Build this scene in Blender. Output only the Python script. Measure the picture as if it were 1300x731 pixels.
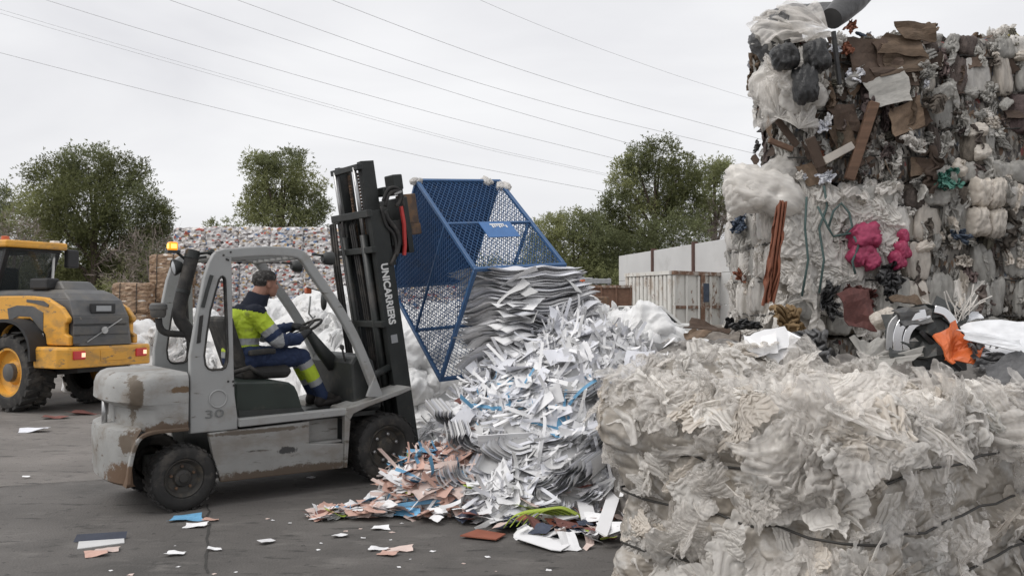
import bpy, bmesh, math, random
import numpy as np
from mathutils import Matrix, Vector, Euler

for o in list(bpy.data.objects): bpy.data.objects.remove(o)
SC = bpy.context.scene
COL = SC.collection
R = math.radians
rng = random.Random(7)
NR = np.random.RandomState(11)

# ------------------------------------------------------------------ camera
FPX, CAMH, HORY = 1050.0, 1.62, 390.0
PITCH = math.atan((HORY - 365.5) / FPX)
cam_d = bpy.data.cameras.new('camera'); cam = bpy.data.objects.new('camera', cam_d); COL.objects.link(cam)
cam_d.sensor_width = 36.0; cam_d.lens = 36.0 * FPX / 1300.0
cam_d.clip_start = 0.05; cam_d.clip_end = 3000
cam.location = (0, 0, CAMH); cam.rotation_euler = (R(90) + PITCH, 0, 0)
SC.camera = cam

# ------------------------------------------------------------------ sky and sun (overcast)
W = bpy.data.worlds.new('World'); SC.world = W; W.use_nodes = True
nt = W.node_tree; nt.nodes.clear()
def N(t, **kw):
    n = nt.nodes.new(t)
    for k, v in kw.items(): setattr(n, k, v)
    return n
SUN_EL, SUN_AZ = R(52), R(-118)
sky = N('ShaderNodeTexSky'); sky.sky_type = 'NISHITA'; sky.sun_disc = False
sky.sun_elevation = SUN_EL; sky.sun_rotation = SUN_AZ; sky.dust_density = 4.0
tc = N('ShaderNodeTexCoord')
mp = N('ShaderNodeMapping'); mp.inputs['Scale'].default_value = (1.0, 1.0, 3.2)
n1 = N('ShaderNodeTexNoise'); n1.inputs['Scale'].default_value = 2.1; n1.inputs['Detail'].default_value = 5; n1.inputs['Roughness'].default_value = .5
n1.inputs['Distortion'].default_value = .4
cr = N('ShaderNodeValToRGB')
cr.color_ramp.elements[0].position = .30; cr.color_ramp.elements[0].color = (.67, .67, .69, 1)
cr.color_ramp.elements[1].position = .66; cr.color_ramp.elements[1].color = (.83, .83, .835, 1)
sc_ = N('ShaderNodeMix', data_type='RGBA', blend_type='MULTIPLY'); sc_.inputs[0].default_value = 1.0
sc_.inputs[7].default_value = (8.3, 8.3, 8.35, 1)
mx = N('ShaderNodeMix', data_type='RGBA'); mx.inputs[0].default_value = .95
bg = N('ShaderNodeBackground'); bg.inputs['Strength'].default_value = .1
wo = N('ShaderNodeOutputWorld')
L_ = nt.links.new
L_(tc.outputs['Generated'], mp.inputs[0]); L_(mp.outputs[0], n1.inputs['Vector']); L_(n1.outputs[0], cr.inputs[0])
L_(cr.outputs[0], sc_.inputs[6]); L_(sky.outputs[0], mx.inputs[6]); L_(sc_.outputs[2], mx.inputs[7])
L_(mx.outputs[2], bg.inputs[0]); L_(bg.outputs[0], wo.inputs[0])
sd = bpy.data.lights.new('sun', 'SUN'); sun = bpy.data.objects.new('sun', sd); COL.objects.link(sun)
sd.energy = 1.1; sd.angle = R(40); sd.color = (1.0, .97, .93)
sun.rotation_euler = (R(90) - SUN_EL, 0, R(180) - SUN_AZ)
SC.view_settings.view_transform = 'Standard'; SC.view_settings.look = 'None'
SC.view_settings.exposure = 0.50; SC.view_settings.gamma = 1.0
SC.cycles.max_bounces = 6; SC.cycles.transparent_max_bounces = 10
SC.cycles.diffuse_bounces = 3; SC.cycles.glossy_bounces = 2; SC.cycles.transmission_bounces = 4
SC.cycles.use_denoising = True

# ------------------------------------------------------------------ measuring helpers (photo 1300x731 -> place)
def ray(px, py):
    x = (px - 650) / FPX; yv = -(py - 365.5) / FPX
    return np.array([x, math.cos(PITCH) - yv * math.sin(PITCH), math.sin(PITCH) + yv * math.cos(PITCH)])
EYE = np.array([0, 0, CAMH])
def at(px, py, Y):
    d = ray(px, py); return EYE + d * (Y / d[1])
def G(px, py, z=0.0):
    d = ray(px, py); return EYE + d * ((z - CAMH) / d[2])

# ------------------------------------------------------------------ noise (vectorised gradient noise)
_pr = np.random.RandomState(3)
_P = _pr.permutation(256); _GV = _pr.normal(size=(256, 3)); _GV /= np.linalg.norm(_GV, axis=1)[:, None]
def gnoise(p, seed=0):
    p = np.asarray(p, float) + seed * 17.31
    i = np.floor(p).astype(int); f = p - i; u = f * f * f * (f * (f * 6 - 15) + 10)
    def g(dx, dy, dz):
        h = _P[(_P[(_P[(i[:, 0] + dx) & 255] + i[:, 1] + dy) & 255] + i[:, 2] + dz) & 255]
        return ((f - np.array([dx, dy, dz])) * _GV[h]).sum(1)
    x00 = g(0,0,0) + u[:,0] * (g(1,0,0) - g(0,0,0)); x10 = g(0,1,0) + u[:,0] * (g(1,1,0) - g(0,1,0))
    x01 = g(0,0,1) + u[:,0] * (g(1,0,1) - g(0,0,1)); x11 = g(0,1,1) + u[:,0] * (g(1,1,1) - g(0,1,1))
    y0 = x00 + u[:,1] * (x10 - x00); y1 = x01 + u[:,1] * (x11 - x01)
    return (y0 + u[:,2] * (y1 - y0)) * 1.5
def fbm(p, o=4, seed=0):
    p = np.asarray(p, float); s = 0; a = 1.; t = 0
    for k in range(o): s = s + a * gnoise(p * 2.03 ** k, seed + k); t += a; a *= .5
    return s / t
def ridged(p, o=4, seed=0, gain=.55):
    p = np.asarray(p, float); s = 0; a = 1.; t = 0
    for k in range(o):
        n = 1 - 2 * np.abs(gnoise(p * 2.1 ** k, seed + k)); s = s + a * n; t += a; a *= gain
    return s / t
def warp(p, amt, sc, seed):
    return p + amt * np.stack([gnoise(p * sc, seed + 31), gnoise(p * sc, seed + 32), gnoise(p * sc, seed + 33)], 1)

# ------------------------------------------------------------------ materials
MAT = {}
def pm(name, col, rough=.6, metal=0., var=.12, vs=6., bump=.08, bs=40., dirt=None, dthr=.55, ds=5., dsoft=.08,
       objvar=0., trans=0., clear=0., spec=.5, stretch=(1, 1, 1), coat=0., emit=0., wear=None, hue=0., even=False, crease=0., cs=7.):
    m = bpy.data.materials.new(name); m.use_nodes = True; t = m.node_tree; t.nodes.clear(); lk = t.links.new
    def n(ty, **kw):
        q = t.nodes.new(ty)
        for k, v in kw.items(): setattr(q, k, v)
        return q
    out = n('ShaderNodeOutputMaterial'); b = n('ShaderNodeBsdfPrincipled'); c = n('ShaderNodeTexCoord')
    b.inputs['Roughness'].default_value = rough; b.inputs['Metallic'].default_value = metal
    b.inputs['Specular IOR Level'].default_value = spec; b.inputs['Coat Weight'].default_value = coat
    mpn = n('ShaderNodeMapping'); mpn.inputs['Scale'].default_value = stretch; lk(c.outputs['Object'], mpn.inputs[0])
    nz = n('ShaderNodeTexNoise'); nz.inputs['Scale'].default_value = vs; nz.inputs['Detail'].default_value = 5; lk(mpn.outputs[0], nz.inputs['Vector'])
    mr = n('ShaderNodeMapRange'); mr.inputs[1].default_value = .3; mr.inputs[2].default_value = .7
    mr.inputs[3].default_value = 1 - var; mr.inputs[4].default_value = 1 + var; lk(nz.outputs[0], mr.inputs[0])
    hs = n('ShaderNodeHueSaturation'); hs.inputs['Color'].default_value = (*col, 1); val = mr.outputs[0]
    if objvar or hue:
        oi = n('ShaderNodeObjectInfo')
        if objvar:
            m2 = n('ShaderNodeMapRange'); m2.inputs[3].default_value = 1 - objvar; m2.inputs[4].default_value = 1 + objvar * .5; lk(oi.outputs['Random'], m2.inputs[0])
            mm = n('ShaderNodeMath', operation='MULTIPLY'); lk(mr.outputs[0], mm.inputs[0]); lk(m2.outputs[0], mm.inputs[1]); val = mm.outputs[0]
        if hue:
            wn = n('ShaderNodeTexWhiteNoise', noise_dimensions='1D'); lk(oi.outputs['Random'], wn.inputs['W'])
            m3 = n('ShaderNodeMapRange'); m3.inputs[3].default_value = .5 - hue; m3.inputs[4].default_value = .5 + hue; lk(wn.outputs['Value'], m3.inputs[0]); lk(m3.outputs[0], hs.inputs['Hue'])
    lk(val, hs.inputs['Value']); colo = hs.outputs[0]
    if dirt:
        for (dc, th, dsc, soft, st) in (dirt if isinstance(dirt, list) else [(dirt, dthr, ds, dsoft, (1, 1, 1))]):
            m4 = n('ShaderNodeMapping'); m4.inputs['Scale'].default_value = st; lk(c.outputs['Object'], m4.inputs[0])
            d = n('ShaderNodeTexNoise'); d.inputs['Scale'].default_value = dsc; d.inputs['Detail'].default_value = 7; d.inputs['Roughness'].default_value = .65
            lk(m4.outputs[0], d.inputs['Vector'])
            r = n('ShaderNodeMapRange', interpolation_type='SMOOTHSTEP'); r.inputs[1].default_value = th - soft; r.inputs[2].default_value = th + soft; lk(d.outputs[0], r.inputs[0])
            x = n('ShaderNodeMix', data_type='RGBA'); lk(r.outputs[0], x.inputs[0]); lk(colo, x.inputs[6]); x.inputs[7].default_value = (*dc, 1); colo = x.outputs[2]
    if wear:   # a stain with a place of its own: (colour, centre, radii)
        for (wc, ce, ra) in wear:
            m5 = n('ShaderNodeMapping'); m5.vector_type = 'POINT'
            m5.inputs['Scale'].default_value = tuple(1 / q for q in ra); m5.inputs['Location'].default_value = tuple(-p / q for p, q in zip(ce, ra))
            lk(c.outputs['Object'], m5.inputs[0])
            ln = n('ShaderNodeVectorMath', operation='LENGTH'); lk(m5.outputs[0], ln.inputs[0])
            d = n('ShaderNodeTexNoise'); d.inputs['Scale'].default_value = 14; d.inputs['Detail'].default_value = 8; d.inputs['Roughness'].default_value = .75; lk(c.outputs['Object'], d.inputs['Vector'])
            ma = n('ShaderNodeMath', operation='MULTIPLY_ADD'); lk(d.outputs[0], ma.inputs[0]); ma.inputs[1].default_value = -2.6; ma.inputs[2].default_value = 1.3
            ad = n('ShaderNodeMath', operation='ADD'); lk(ln.outputs['Value'], ad.inputs[0]); lk(ma.outputs[0], ad.inputs[1])
            r = n('ShaderNodeMapRange', interpolation_type='SMOOTHSTEP'); r.inputs[1].default_value = 1.15; r.inputs[2].default_value = .8; lk(ad.outputs[0], r.inputs[0])
            x = n('ShaderNodeMix', data_type='RGBA'); lk(r.outputs[0], x.inputs[0]); lk(colo, x.inputs[6]); x.inputs[7].default_value = (*wc, 1); colo = x.outputs[2]
    lk(colo, b.inputs['Base Color'])
    if emit: lk(colo, b.inputs['Emission Color']); b.inputs['Emission Strength'].default_value = emit
    if bump:
        bz = n('ShaderNodeTexNoise'); bz.inputs['Scale'].default_value = bs; bz.inputs['Detail'].default_value = 6; lk(mpn.outputs[0], bz.inputs['Vector'])
        bp = n('ShaderNodeBump'); bp.inputs['Strength'].default_value = bump; bp.inputs['Distance'].default_value = .02; lk(bz.outputs[0], bp.inputs['Height']); nrm_out = bp.outputs[0]
        if crease:   # sharp creases of crumpled film
            for q_, (sc_q, st_q) in enumerate(((cs, (1, .6, .8)), (cs * 2.1, (.7, 1, 1)))):
                m6 = n('ShaderNodeMapping'); m6.inputs['Scale'].default_value = st_q; m6.inputs['Rotation'].default_value = (.3 * q_, .4, .9 * q_ + .3); lk(c.outputs['Object'], m6.inputs[0])
                rz = n('ShaderNodeTexNoise'); rz.noise_type = 'RIDGED_MULTIFRACTAL'; rz.inputs['Scale'].default_value = sc_q; rz.inputs['Detail'].default_value = 2; rz.inputs['Distortion'].default_value = .7; lk(m6.outputs[0], rz.inputs['Vector'])
                b2 = n('ShaderNodeBump'); b2.inputs['Strength'].default_value = crease * (1 - .6 * q_); b2.inputs['Distance'].default_value = .02; lk(rz.outputs[0], b2.inputs['Height']); lk(nrm_out, b2.inputs['Normal']); nrm_out = b2.outputs[0]
        lk(nrm_out, b.inputs['Normal'])
    sh = b.outputs[0]
    if trans:
        tr = n('ShaderNodeBsdfTranslucent'); lk(colo, tr.inputs[0]); x = n('ShaderNodeMixShader'); x.inputs[0].default_value = trans
        lk(sh, x.inputs[1]); lk(tr.outputs[0], x.inputs[2]); sh = x.outputs[0]
    if clear:
        tp = n('ShaderNodeBsdfTransparent'); x = n('ShaderNodeMixShader'); x.inputs[0].default_value = clear
        fz = n('ShaderNodeTexNoise'); fz.inputs['Scale'].default_value = 3.2; fz.inputs['Detail'].default_value = 2; lk(mpn.outputs[0], fz.inputs['Vector'])
        r = n('ShaderNodeMapRange'); r.inputs[1].default_value = .35; r.inputs[2].default_value = .65; r.inputs[3].default_value = clear * (1 if even else .5); r.inputs[4].default_value = clear if even else min(1, clear * 1.5)
        lk(fz.outputs[0], r.inputs[0]); lk(r.outputs[0], x.inputs[0]); lk(sh, x.inputs[1]); lk(tp.outputs[0], x.inputs[2]); sh = x.outputs[0]
    lk(sh, out.inputs[0]); MAT[name] = m; return m

RUST = (.17, .10, .055)
pm('slab_grey', (.118, .110, .103), .85, var=.22, vs=.9, bump=.35, bs=55, dirt=[((.07, .066, .062), .58, .7, .12, (1, 1, 1)), ((.16, .15, .14), .62, 2.1, .10, (1, 2.2, 1)), ((.055, .052, .049), .62, 4.2, .05, (.7, 2, 1)), ((.05, .047, .045), .64, 11, .03, (1, 1.5, 1)), ((.25, .24, .23), .735, 19, .02, (1, 1, 1))])
pm('asphalt', (.172, .158, .146), .85, var=.22, vs=.9, bump=.35, bs=55, dirt=[((.105, .098, .090), .60, .55, .10, (1, 1, 1)), ((.22, .205, .19), .62, 1.7, .10, (1, 2.2, 1)), ((.07, .066, .062), .62, 3.5, .05, (.7, 2, 1)), ((.06, .056, .053), .63, 9, .03, (1, 2, 1)), ((.27, .26, .25), .735, 19, .02, (1, 1, 1))])
pm('joint', (.05, .048, .045), .95, bump=.3)
pm('lift_grey', (.33, .335, .332), .5, var=.07, vs=3, bump=.03, dirt=[((.27, .26, .24), .62, 3.5, .12, (1, 1, 1)), ((.10, .085, .07), .66, 9, .04, (.6, .6, 3))])
pm('lift_worn', (.33, .33, .32), .6, var=.12, vs=4, bump=.12, bs=25,
   dirt=[((.24, .22, .195), .56, 3, .1, (1, 1, 1.6)), ((.13, .10, .075), .64, 8, .05, (.5, 1, 2.6)), (RUST, .70, 14, .03, (1, 1, 1)), ((.05, .045, .04), .70, 6, .03, (.5, 1, 4))],
   wear=[((.135, .108, .08), (-.37, .03, .90), (.045, .2, .24)), ((.12, .095, .07), (-.35, .0, .99), (.04, .16, .08)), ((.135, .105, .078), (-.40, .08, .57), (.07, .16, .09)), ((.11, .075, .05), (-.15, 0, .645), (.34, .1, .07)), ((.15, .095, .06), (-.44, .1, .3), (.12, .3, .12)), ((.14, .09, .05), (-.04, 0, .97), (.10, .06, .025))])
pm('lift_panel', (.29, .29, .28), .6, var=.12, vs=4, bump=.1, bs=25,
   dirt=[((.22, .205, .185), .54, 2.6, .12, (1, 1, 2)), ((.10, .085, .07), .63, 8, .05, (.5, 1, 2.6)), ((.05, .045, .04), .68, 6, .03, (.45, 1, 5))],
   wear=[((.10, .075, .055), (.8, .02, .2), (.75, .2, .06)), ((.05, .05, .05), (.85, 0, .40), (.08, .1, .03)), ((.12, .1, .08), (.6, 0, .585), (.45, .1, .018))])
pm('mast_black', (.022, .025, .024), .45, var=.25, bump=.06, dirt=(.055, .05, .045), dthr=.62, ds=4)
pm('black_rubber', (.030, .029, .028), .8, var=.25, bump=.2, bs=30, dirt=(.075, .068, .06), dthr=.56, ds=5)
pm('dark_plastic', (.035, .038, .037), .5, var=.15, bump=.06, dirt=(.075, .07, .06), dthr=.63, ds=6)
pm('cover_green', (.024, .034, .029), .4, var=.15, bump=.03, dirt=(.06, .06, .05), dthr=.63, ds=5)
pm('rim_dark', (.05, .047, .043), .65, var=.2, bump=.1, dirt=(.1, .085, .065), dthr=.55, ds=8)
pm('steel', (.42, .42, .42), .35, .8, var=.15)
pm('chrome', (.75, .75, .76), .12, 1., var=.03, bump=0)
pm('rusty_steel', (.12, .085, .065), .75, .2, var=.3, bump=.2, dirt=(.2, .12, .07), dthr=.5, ds=12)
pm('white_print', (.72, .72, .70), .6, var=.05, bump=0)
pm('grey_print', (.16, .165, .165), .6, var=.05, bump=0)
pm('red_paint', (.50, .05, .045), .5)
pm('amber_lens', (1.0, .34, .02), .3, var=.03, bump=0, emit=.55)
pm('amber_bright', (1.0, .62, .10), .3, var=.0, bump=0, emit=1.6)
pm('orange_lens', (.55, .12, .04), .3, bump=0)
pm('lamp_glass', (.5, .52, .54), .12, bump=0, var=.05)
pm('glow_lamp', (1., .62, .42), .3, bump=0, var=.0, emit=.7)
pm('blue_paint', (.036, .10, .225), .45, var=.12, bump=.05, dirt=(.06, .10, .17), dthr=.63, ds=9)
pm('blue_sheet', (.022, .075, .20), .55, var=.12, bump=.05, dirt=(.03, .05, .10), dthr=.6, ds=4)
pm('blue_plaque', (.05, .15, .36), .45, var=.08, bump=.0)
pm('loader_yellow', (.74, .37, .05), .42, var=.06, vs=3, bump=.02, dirt=[((.45, .25, .07), .56, 2.5, .12, (1, 1, 2)), ((.22, .15, .09), .62, 6, .06, (1, 1, 2.5)), ((.10, .075, .055), .70, 12, .03, (1, 1, 1))])
pm('loader_grey', (.085, .086, .088), .5, var=.15, bump=.04, dirt=[((.12, .112, .10), .55, 2.5, .12, (1, 1, 2)), ((.2, .18, .15), .68, 8, .04, (1, 1, 1))])
pm('loader_dark', (.02, .02, .021), .6, var=.2)
pm('cab_glass', (.05, .06, .062), .06, bump=0, var=.1, clear=.6, spec=.6, even=True)
pm('tail_red', (.42, .03, .03), .25, bump=0, emit=.15)
pm('hi_vis', (.47, .61, .04), .75, var=.08, dirt=(.30, .36, .06), dthr=.60, ds=9, bump=.25, bs=18)
pm('navy_cloth', (.018, .032, .080), .85, var=.2, bump=.3, bs=16)
pm('navy_dark', (.012, .016, .030), .9, var=.2, bump=.3, bs=16)
pm('silver_tape', (.33, .34, .35), .45, var=.08, bump=.15, bs=20)
pm('skin', (.42, .22, .16), .55, var=.08, bump=.05)
pm('hair', (.04, .036, .034), .7, var=.35, vs=40, bump=.4, bs=70, dirt=(.15, .145, .14), dthr=.56, ds=30)
pm('glove', (.022, .023, .025), .8, var=.2)
pm('boot', (.025, .022, .02), .7, var=.2)
# waste
pm('film_white', (.85, .82, .775), .20, var=.10, vs=7, bump=.08, bs=7, objvar=.2, trans=.30, clear=.16, stretch=(1, 2.2, 1), crease=.10, cs=2.2)
pm('film_clear', (.85, .815, .77), .13, var=.10, vs=7, bump=.08, bs=7, objvar=.2, trans=.34, clear=.46, stretch=(1, 2.6, 1), crease=.10, cs=2.2)
pm('film_cream', (.76, .70, .625), .26, var=.12, vs=6, bump=.08, bs=7, objvar=.2, trans=.30, clear=.10, stretch=(1, 2, 1), crease=.10, cs=2.2)
pm('film_grey', (.54, .525, .49), .34, var=.18, vs=6, bump=.08, bs=7, objvar=.35, trans=.25, clear=.15, stretch=(1, 2, 1), crease=.10, cs=2.2)
pm('film_core', (.40, .365, .32), .36, var=.16, vs=5, bump=.08, bs=7, trans=.15, dirt=[((.32, .28, .23), .58, 3.2, .12, (1, 1, 1)), ((.60, .585, .56), .58, 6, .1, (1, 1, 1)), ((.26, .235, .205), .66, 7, .05, (1, 1, 1))], crease=.22, cs=4.0)  # greyer inner film, darkened further to paint shade into the gaps
pm('film_bright', (.89, .89, .885), .45, var=.05, vs=5, bump=.3, bs=12, objvar=.08, trans=.2, crease=0.5)
pm('film_pale', (.85, .85, .845), .45, var=.05, vs=5, bump=.45, bs=9, trans=.15, dirt=(.60, .58, .55), dthr=.63, ds=2.5, crease=0.7)  # pale white film of the far heap, dirtied at random
pm('bag_black', (.028, .028, .029), .35, var=.2, bump=.4, bs=15)
pm('bag_grey', (.095, .095, .097), .4, var=.25, bump=.4, bs=15, objvar=.4)
pm('rag_dark', (.12, .10, .085), .9, var=.35, bump=.5, bs=18, objvar=.5, hue=.06)
pm('card_brown', (.165, .115, .078), .85, var=.25, vs=4, bump=.3, bs=12, objvar=.4)
pm('card_dark', (.085, .058, .043), .85, var=.2, bump=.2, bs=20, objvar=.4)
pm('wood', (.145, .085, .055), .8, var=.25, bump=.25, bs=14, stretch=(.3, 4, 4), objvar=.3)
pm('pink_film', (.42, .055, .13), .45, var=.12, bump=.08, bs=7, trans=.2)
pm('orange_cloth', (.20, .068, .035), .7, var=.25, bump=.3, bs=14)
pm('orange_plastic', (.58, .13, .035), .45, var=.1, bump=.1)
pm('teal_film', (.05, .16, .125), .5, var=.2, bump=.08, bs=7)
pm('blue_rag', (.055, .075, .11), .7, var=.25, bump=.4, bs=15, objvar=.3)
pm('green_cord', (.06, .10, .095), .7, bump=.1)
pm('red_rag', (.15, .055, .048), .75, var=.25, bump=.3, objvar=.3)
pm('yellow_rag', (.50, .44, .14), .6, var=.2, bump=.3)
pm('ochre_rag', (.22, .145, .07), .75, var=.25, bump=.4)
pm('strap_wire', (.035, .033, .03), .6, bump=.1)
pm('junk_core', (.22, .205, .19), .8, var=.45, vs=9, bump=.9, bs=14, dirt=[((.06, .055, .05), .58, 5, .05, (1, 1, 1)), ((.5, .49, .47), .62, 7, .04, (1, 1, 1))])
pm('paper_white', (.84, .84, .85), .75, var=.03, bump=.06, bs=30, objvar=.14)
pm('paper_bluish', (.73, .74, .785), .75, var=.03, bump=.06, objvar=.12)
pm('paper_grey', (.58, .58, .58), .8, var=.05, bump=.06, objvar=.2)
pm('paper_blue', (.17, .42, .66), .65, var=.15, bump=.04, objvar=.2)
pm('card_pink', (.62, .40, .33), .8, var=.08, bump=.06, objvar=.15)
pm('card_pale', (.66, .53, .48), .8, var=.08, bump=.06, objvar=.15)
pm('paper_lime', (.38, .48, .07), .65, var=.08, objvar=.15)
pm('card_rust', (.30, .10, .06), .75, var=.15, objvar=.3)
pm('paper_navy', (.045, .055, .085), .6, var=.2, objvar=.3)
pm('card_maroon', (.22, .09, .075), .75, var=.2, objvar=.3)
def paper_edge():
    pm('paper_edge', (.60, .60, .61), .8, var=.28, vs=1.0, bump=.3, bs=1.0, objvar=.15, stretch=(1.5, 1.5, 170))
paper_edge()
# far things
pm('bark', (.085, .065, .05), .9, var=.3, bump=.4)
pm('twig', (.25, .21, .185), .9, var=.3, bump=0)
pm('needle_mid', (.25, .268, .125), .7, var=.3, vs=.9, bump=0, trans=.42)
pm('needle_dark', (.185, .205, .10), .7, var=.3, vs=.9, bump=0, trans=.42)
pm('needle_pale', (.29, .305, .14), .7, var=.3, vs=.9, bump=0, trans=.42)  # paler needle tone, dealt to the foliage masses in turn
pm('wall_concrete', (.60, .60, .595), .85, var=.07, vs=.5, bump=.08, dirt=(.52, .52, .51), dthr=.6, ds=.4)
pm('post_brown', (.10, .055, .045), .8)
pm('container_white', (.70, .69, .65), .6, var=.06, vs=2, bump=.05, dirt=[((.45, .38, .31), .57, 1.6, .08, (1, 1, .5)), ((.20, .11, .065), .62, 2.6, .04, (1, 1, .6))])
pm('container_rust', (.20, .115, .075), .8, var=.3, dirt=(.45, .42, .38), dthr=.55, ds=3)
pm('guard_steel', (.36, .37, .38), .5, .3)
pm('machine_dark', (.03, .032, .033), .6, var=.3)
pm('skip_brown', (.16, .09, .06), .8, var=.25, bump=.1)
pm('car_white', (.62, .62, .60), .3, bump=0)
pm('car_glass', (.03, .035, .035), .15, bump=0)
pm('wire_grey', (.80, .81, .83), .6, bump=0)
pm('soil', (.16, .14, .12), .95, var=.3, vs=4, bump=.6, bs=9)
pm('sheet_metal_white', (.72, .73, .75), .35, bump=.02)
def speckle(name, cols, sc, sc2):
    m = bpy.data.materials.new(name); m.use_nodes = True; t = m.node_tree; lk = t.links.new
    b = t.nodes['Principled BSDF']; b.inputs['Roughness'].default_value = .6
    c = t.nodes.new('ShaderNodeTexCoord'); oi = t.nodes.new('ShaderNodeObjectInfo')
    ad = t.nodes.new('ShaderNodeVectorMath'); ad.operation = 'MULTIPLY_ADD'; ad.inputs[1].default_value = (50, 50, 50)
    cb = t.nodes.new('ShaderNodeCombineXYZ'); lk(oi.outputs['Random'], cb.inputs[0]); lk(oi.outputs['Random'], cb.inputs[1])
    lk(cb.outputs[0], ad.inputs[0]); lk(c.outputs['Object'], ad.inputs[2])
    mp_ = t.nodes.new('ShaderNodeMapping'); mp_.inputs['Scale'].default_value = sc2; lk(ad.outputs[0], mp_.inputs[0])
    v = t.nodes.new('ShaderNodeTexVoronoi'); v.inputs['Scale'].default_value = sc; lk(mp_.outputs[0], v.inputs['Vector'])
    s = t.nodes.new('ShaderNodeSeparateColor'); lk(v.outputs['Color'], s.inputs[0])
    r = t.nodes.new('ShaderNodeValToRGB'); r.color_ramp.interpolation = 'CONSTANT'
    tot = sum(w for w, _ in cols); acc = 0
    for k, (w, cc) in enumerate(cols):
        e = r.color_ramp.elements[k] if k < 2 else r.color_ramp.elements.new(.99)
        e.position = acc / tot; e.color = (*cc, 1); acc += w
    lk(s.outputs[0], r.inputs[0])
    mrr = t.nodes.new('ShaderNodeMapRange'); mrr.inputs[3].default_value = .7; mrr.inputs[4].default_value = 1.15; lk(s.outputs[1], mrr.inputs[0])
    mu = t.nodes.new('ShaderNodeMix'); mu.data_type = 'RGBA'; mu.blend_type = 'MULTIPLY'; mu.inputs[0].default_value = 1; lk(r.outputs[0], mu.inputs[6]); lk(mrr.outputs[0], mu.inputs[7])
    lk(mu.outputs[2], b.inputs['Base Color']); MAT[name] = m
speckle('print_speckle', [(30, (.72, .71, .71)), (16, (.50, .48, .48)), (9, (.27, .25, .25)), (5, (.09, .08, .08)), (5, (.42, .12, .09)), (4, (.5, .36, .2)), (3, (.12, .2, .36)), (8, (.6, .56, .52))], 13, (1, 1, 1.6))
speckle('card_speckle', [(30, (.33, .22, .14)), (20, (.27, .175, .11)), (14, (.40, .29, .20)), (7, (.18, .11, .07)), (4, (.58, .54, .49))], 7, (1, 1, 3.2))
speckle('waste_mix', [(20, (.20, .185, .165)), (18, (.11, .098, .085)), (10, (.32, .30, .27)), (12, (.045, .04, .037)), (7, (.15, .095, .06)), (2, (.08, .095, .12)), (1, (.18, .05, .045)), (4, (.45, .44, .42))], 34, (1.6, 1.6, .7))

# ------------------------------------------------------------------ mesh helpers
def link(o): COL.objects.link(o); return o
def tag(o, label=None, cat=None, group=None, kind=None):
    if label: o['label'] = label
    if cat: o['category'] = cat
    if group: o['group'] = group
    if kind: o['kind'] = kind
    return o
def empty(name, loc=(0, 0, 0), rz=0., rot=None):
    o = bpy.data.objects.new(name, None); link(o); o.location = loc; o.empty_display_size = .2
    o.rotation_euler = rot if rot else (0, 0, rz); return o
def mesh_np(name, V, F, smooth=False):
    me = bpy.data.meshes.new(name); V = np.asarray(V, np.float32); F = np.asarray(F, np.int32); k = F.shape[1]
    me.vertices.add(len(V)); me.vertices.foreach_set('co', V.ravel())
    me.loops.add(F.size); me.loops.foreach_set('vertex_index', F.ravel())
    me.polygons.add(len(F)); me.polygons.foreach_set('loop_start', np.arange(0, F.size, k, dtype=np.int32))
    me.polygons.foreach_set('loop_total', np.full(len(F), k, np.int32))
    me.polygons.foreach_set('use_smooth', np.full(len(F), smooth, bool))
    me.update(calc_edges=True); me.validate(); return me
def obj(name, me, m=None, parent=None, loc=None):
    o = bpy.data.objects.new(name, me); link(o)
    if m is not None and not me.materials: me.materials.append(MAT[m] if isinstance(m, str) else m)
    if parent: o.parent = parent
    if loc is not None: o.location = loc
    return o
def inst(name, me, m, parent, M):
    """an object sharing a mesh, with its own material"""
    o = bpy.data.objects.new(name, me); link(o)
    if not me.materials: me.materials.append(MAT[m])
    o.material_slots[0].link = 'OBJECT'; o.material_slots[0].material = MAT[m]
    if parent: o.parent = parent
    o.matrix_basis = M; return o
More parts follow.
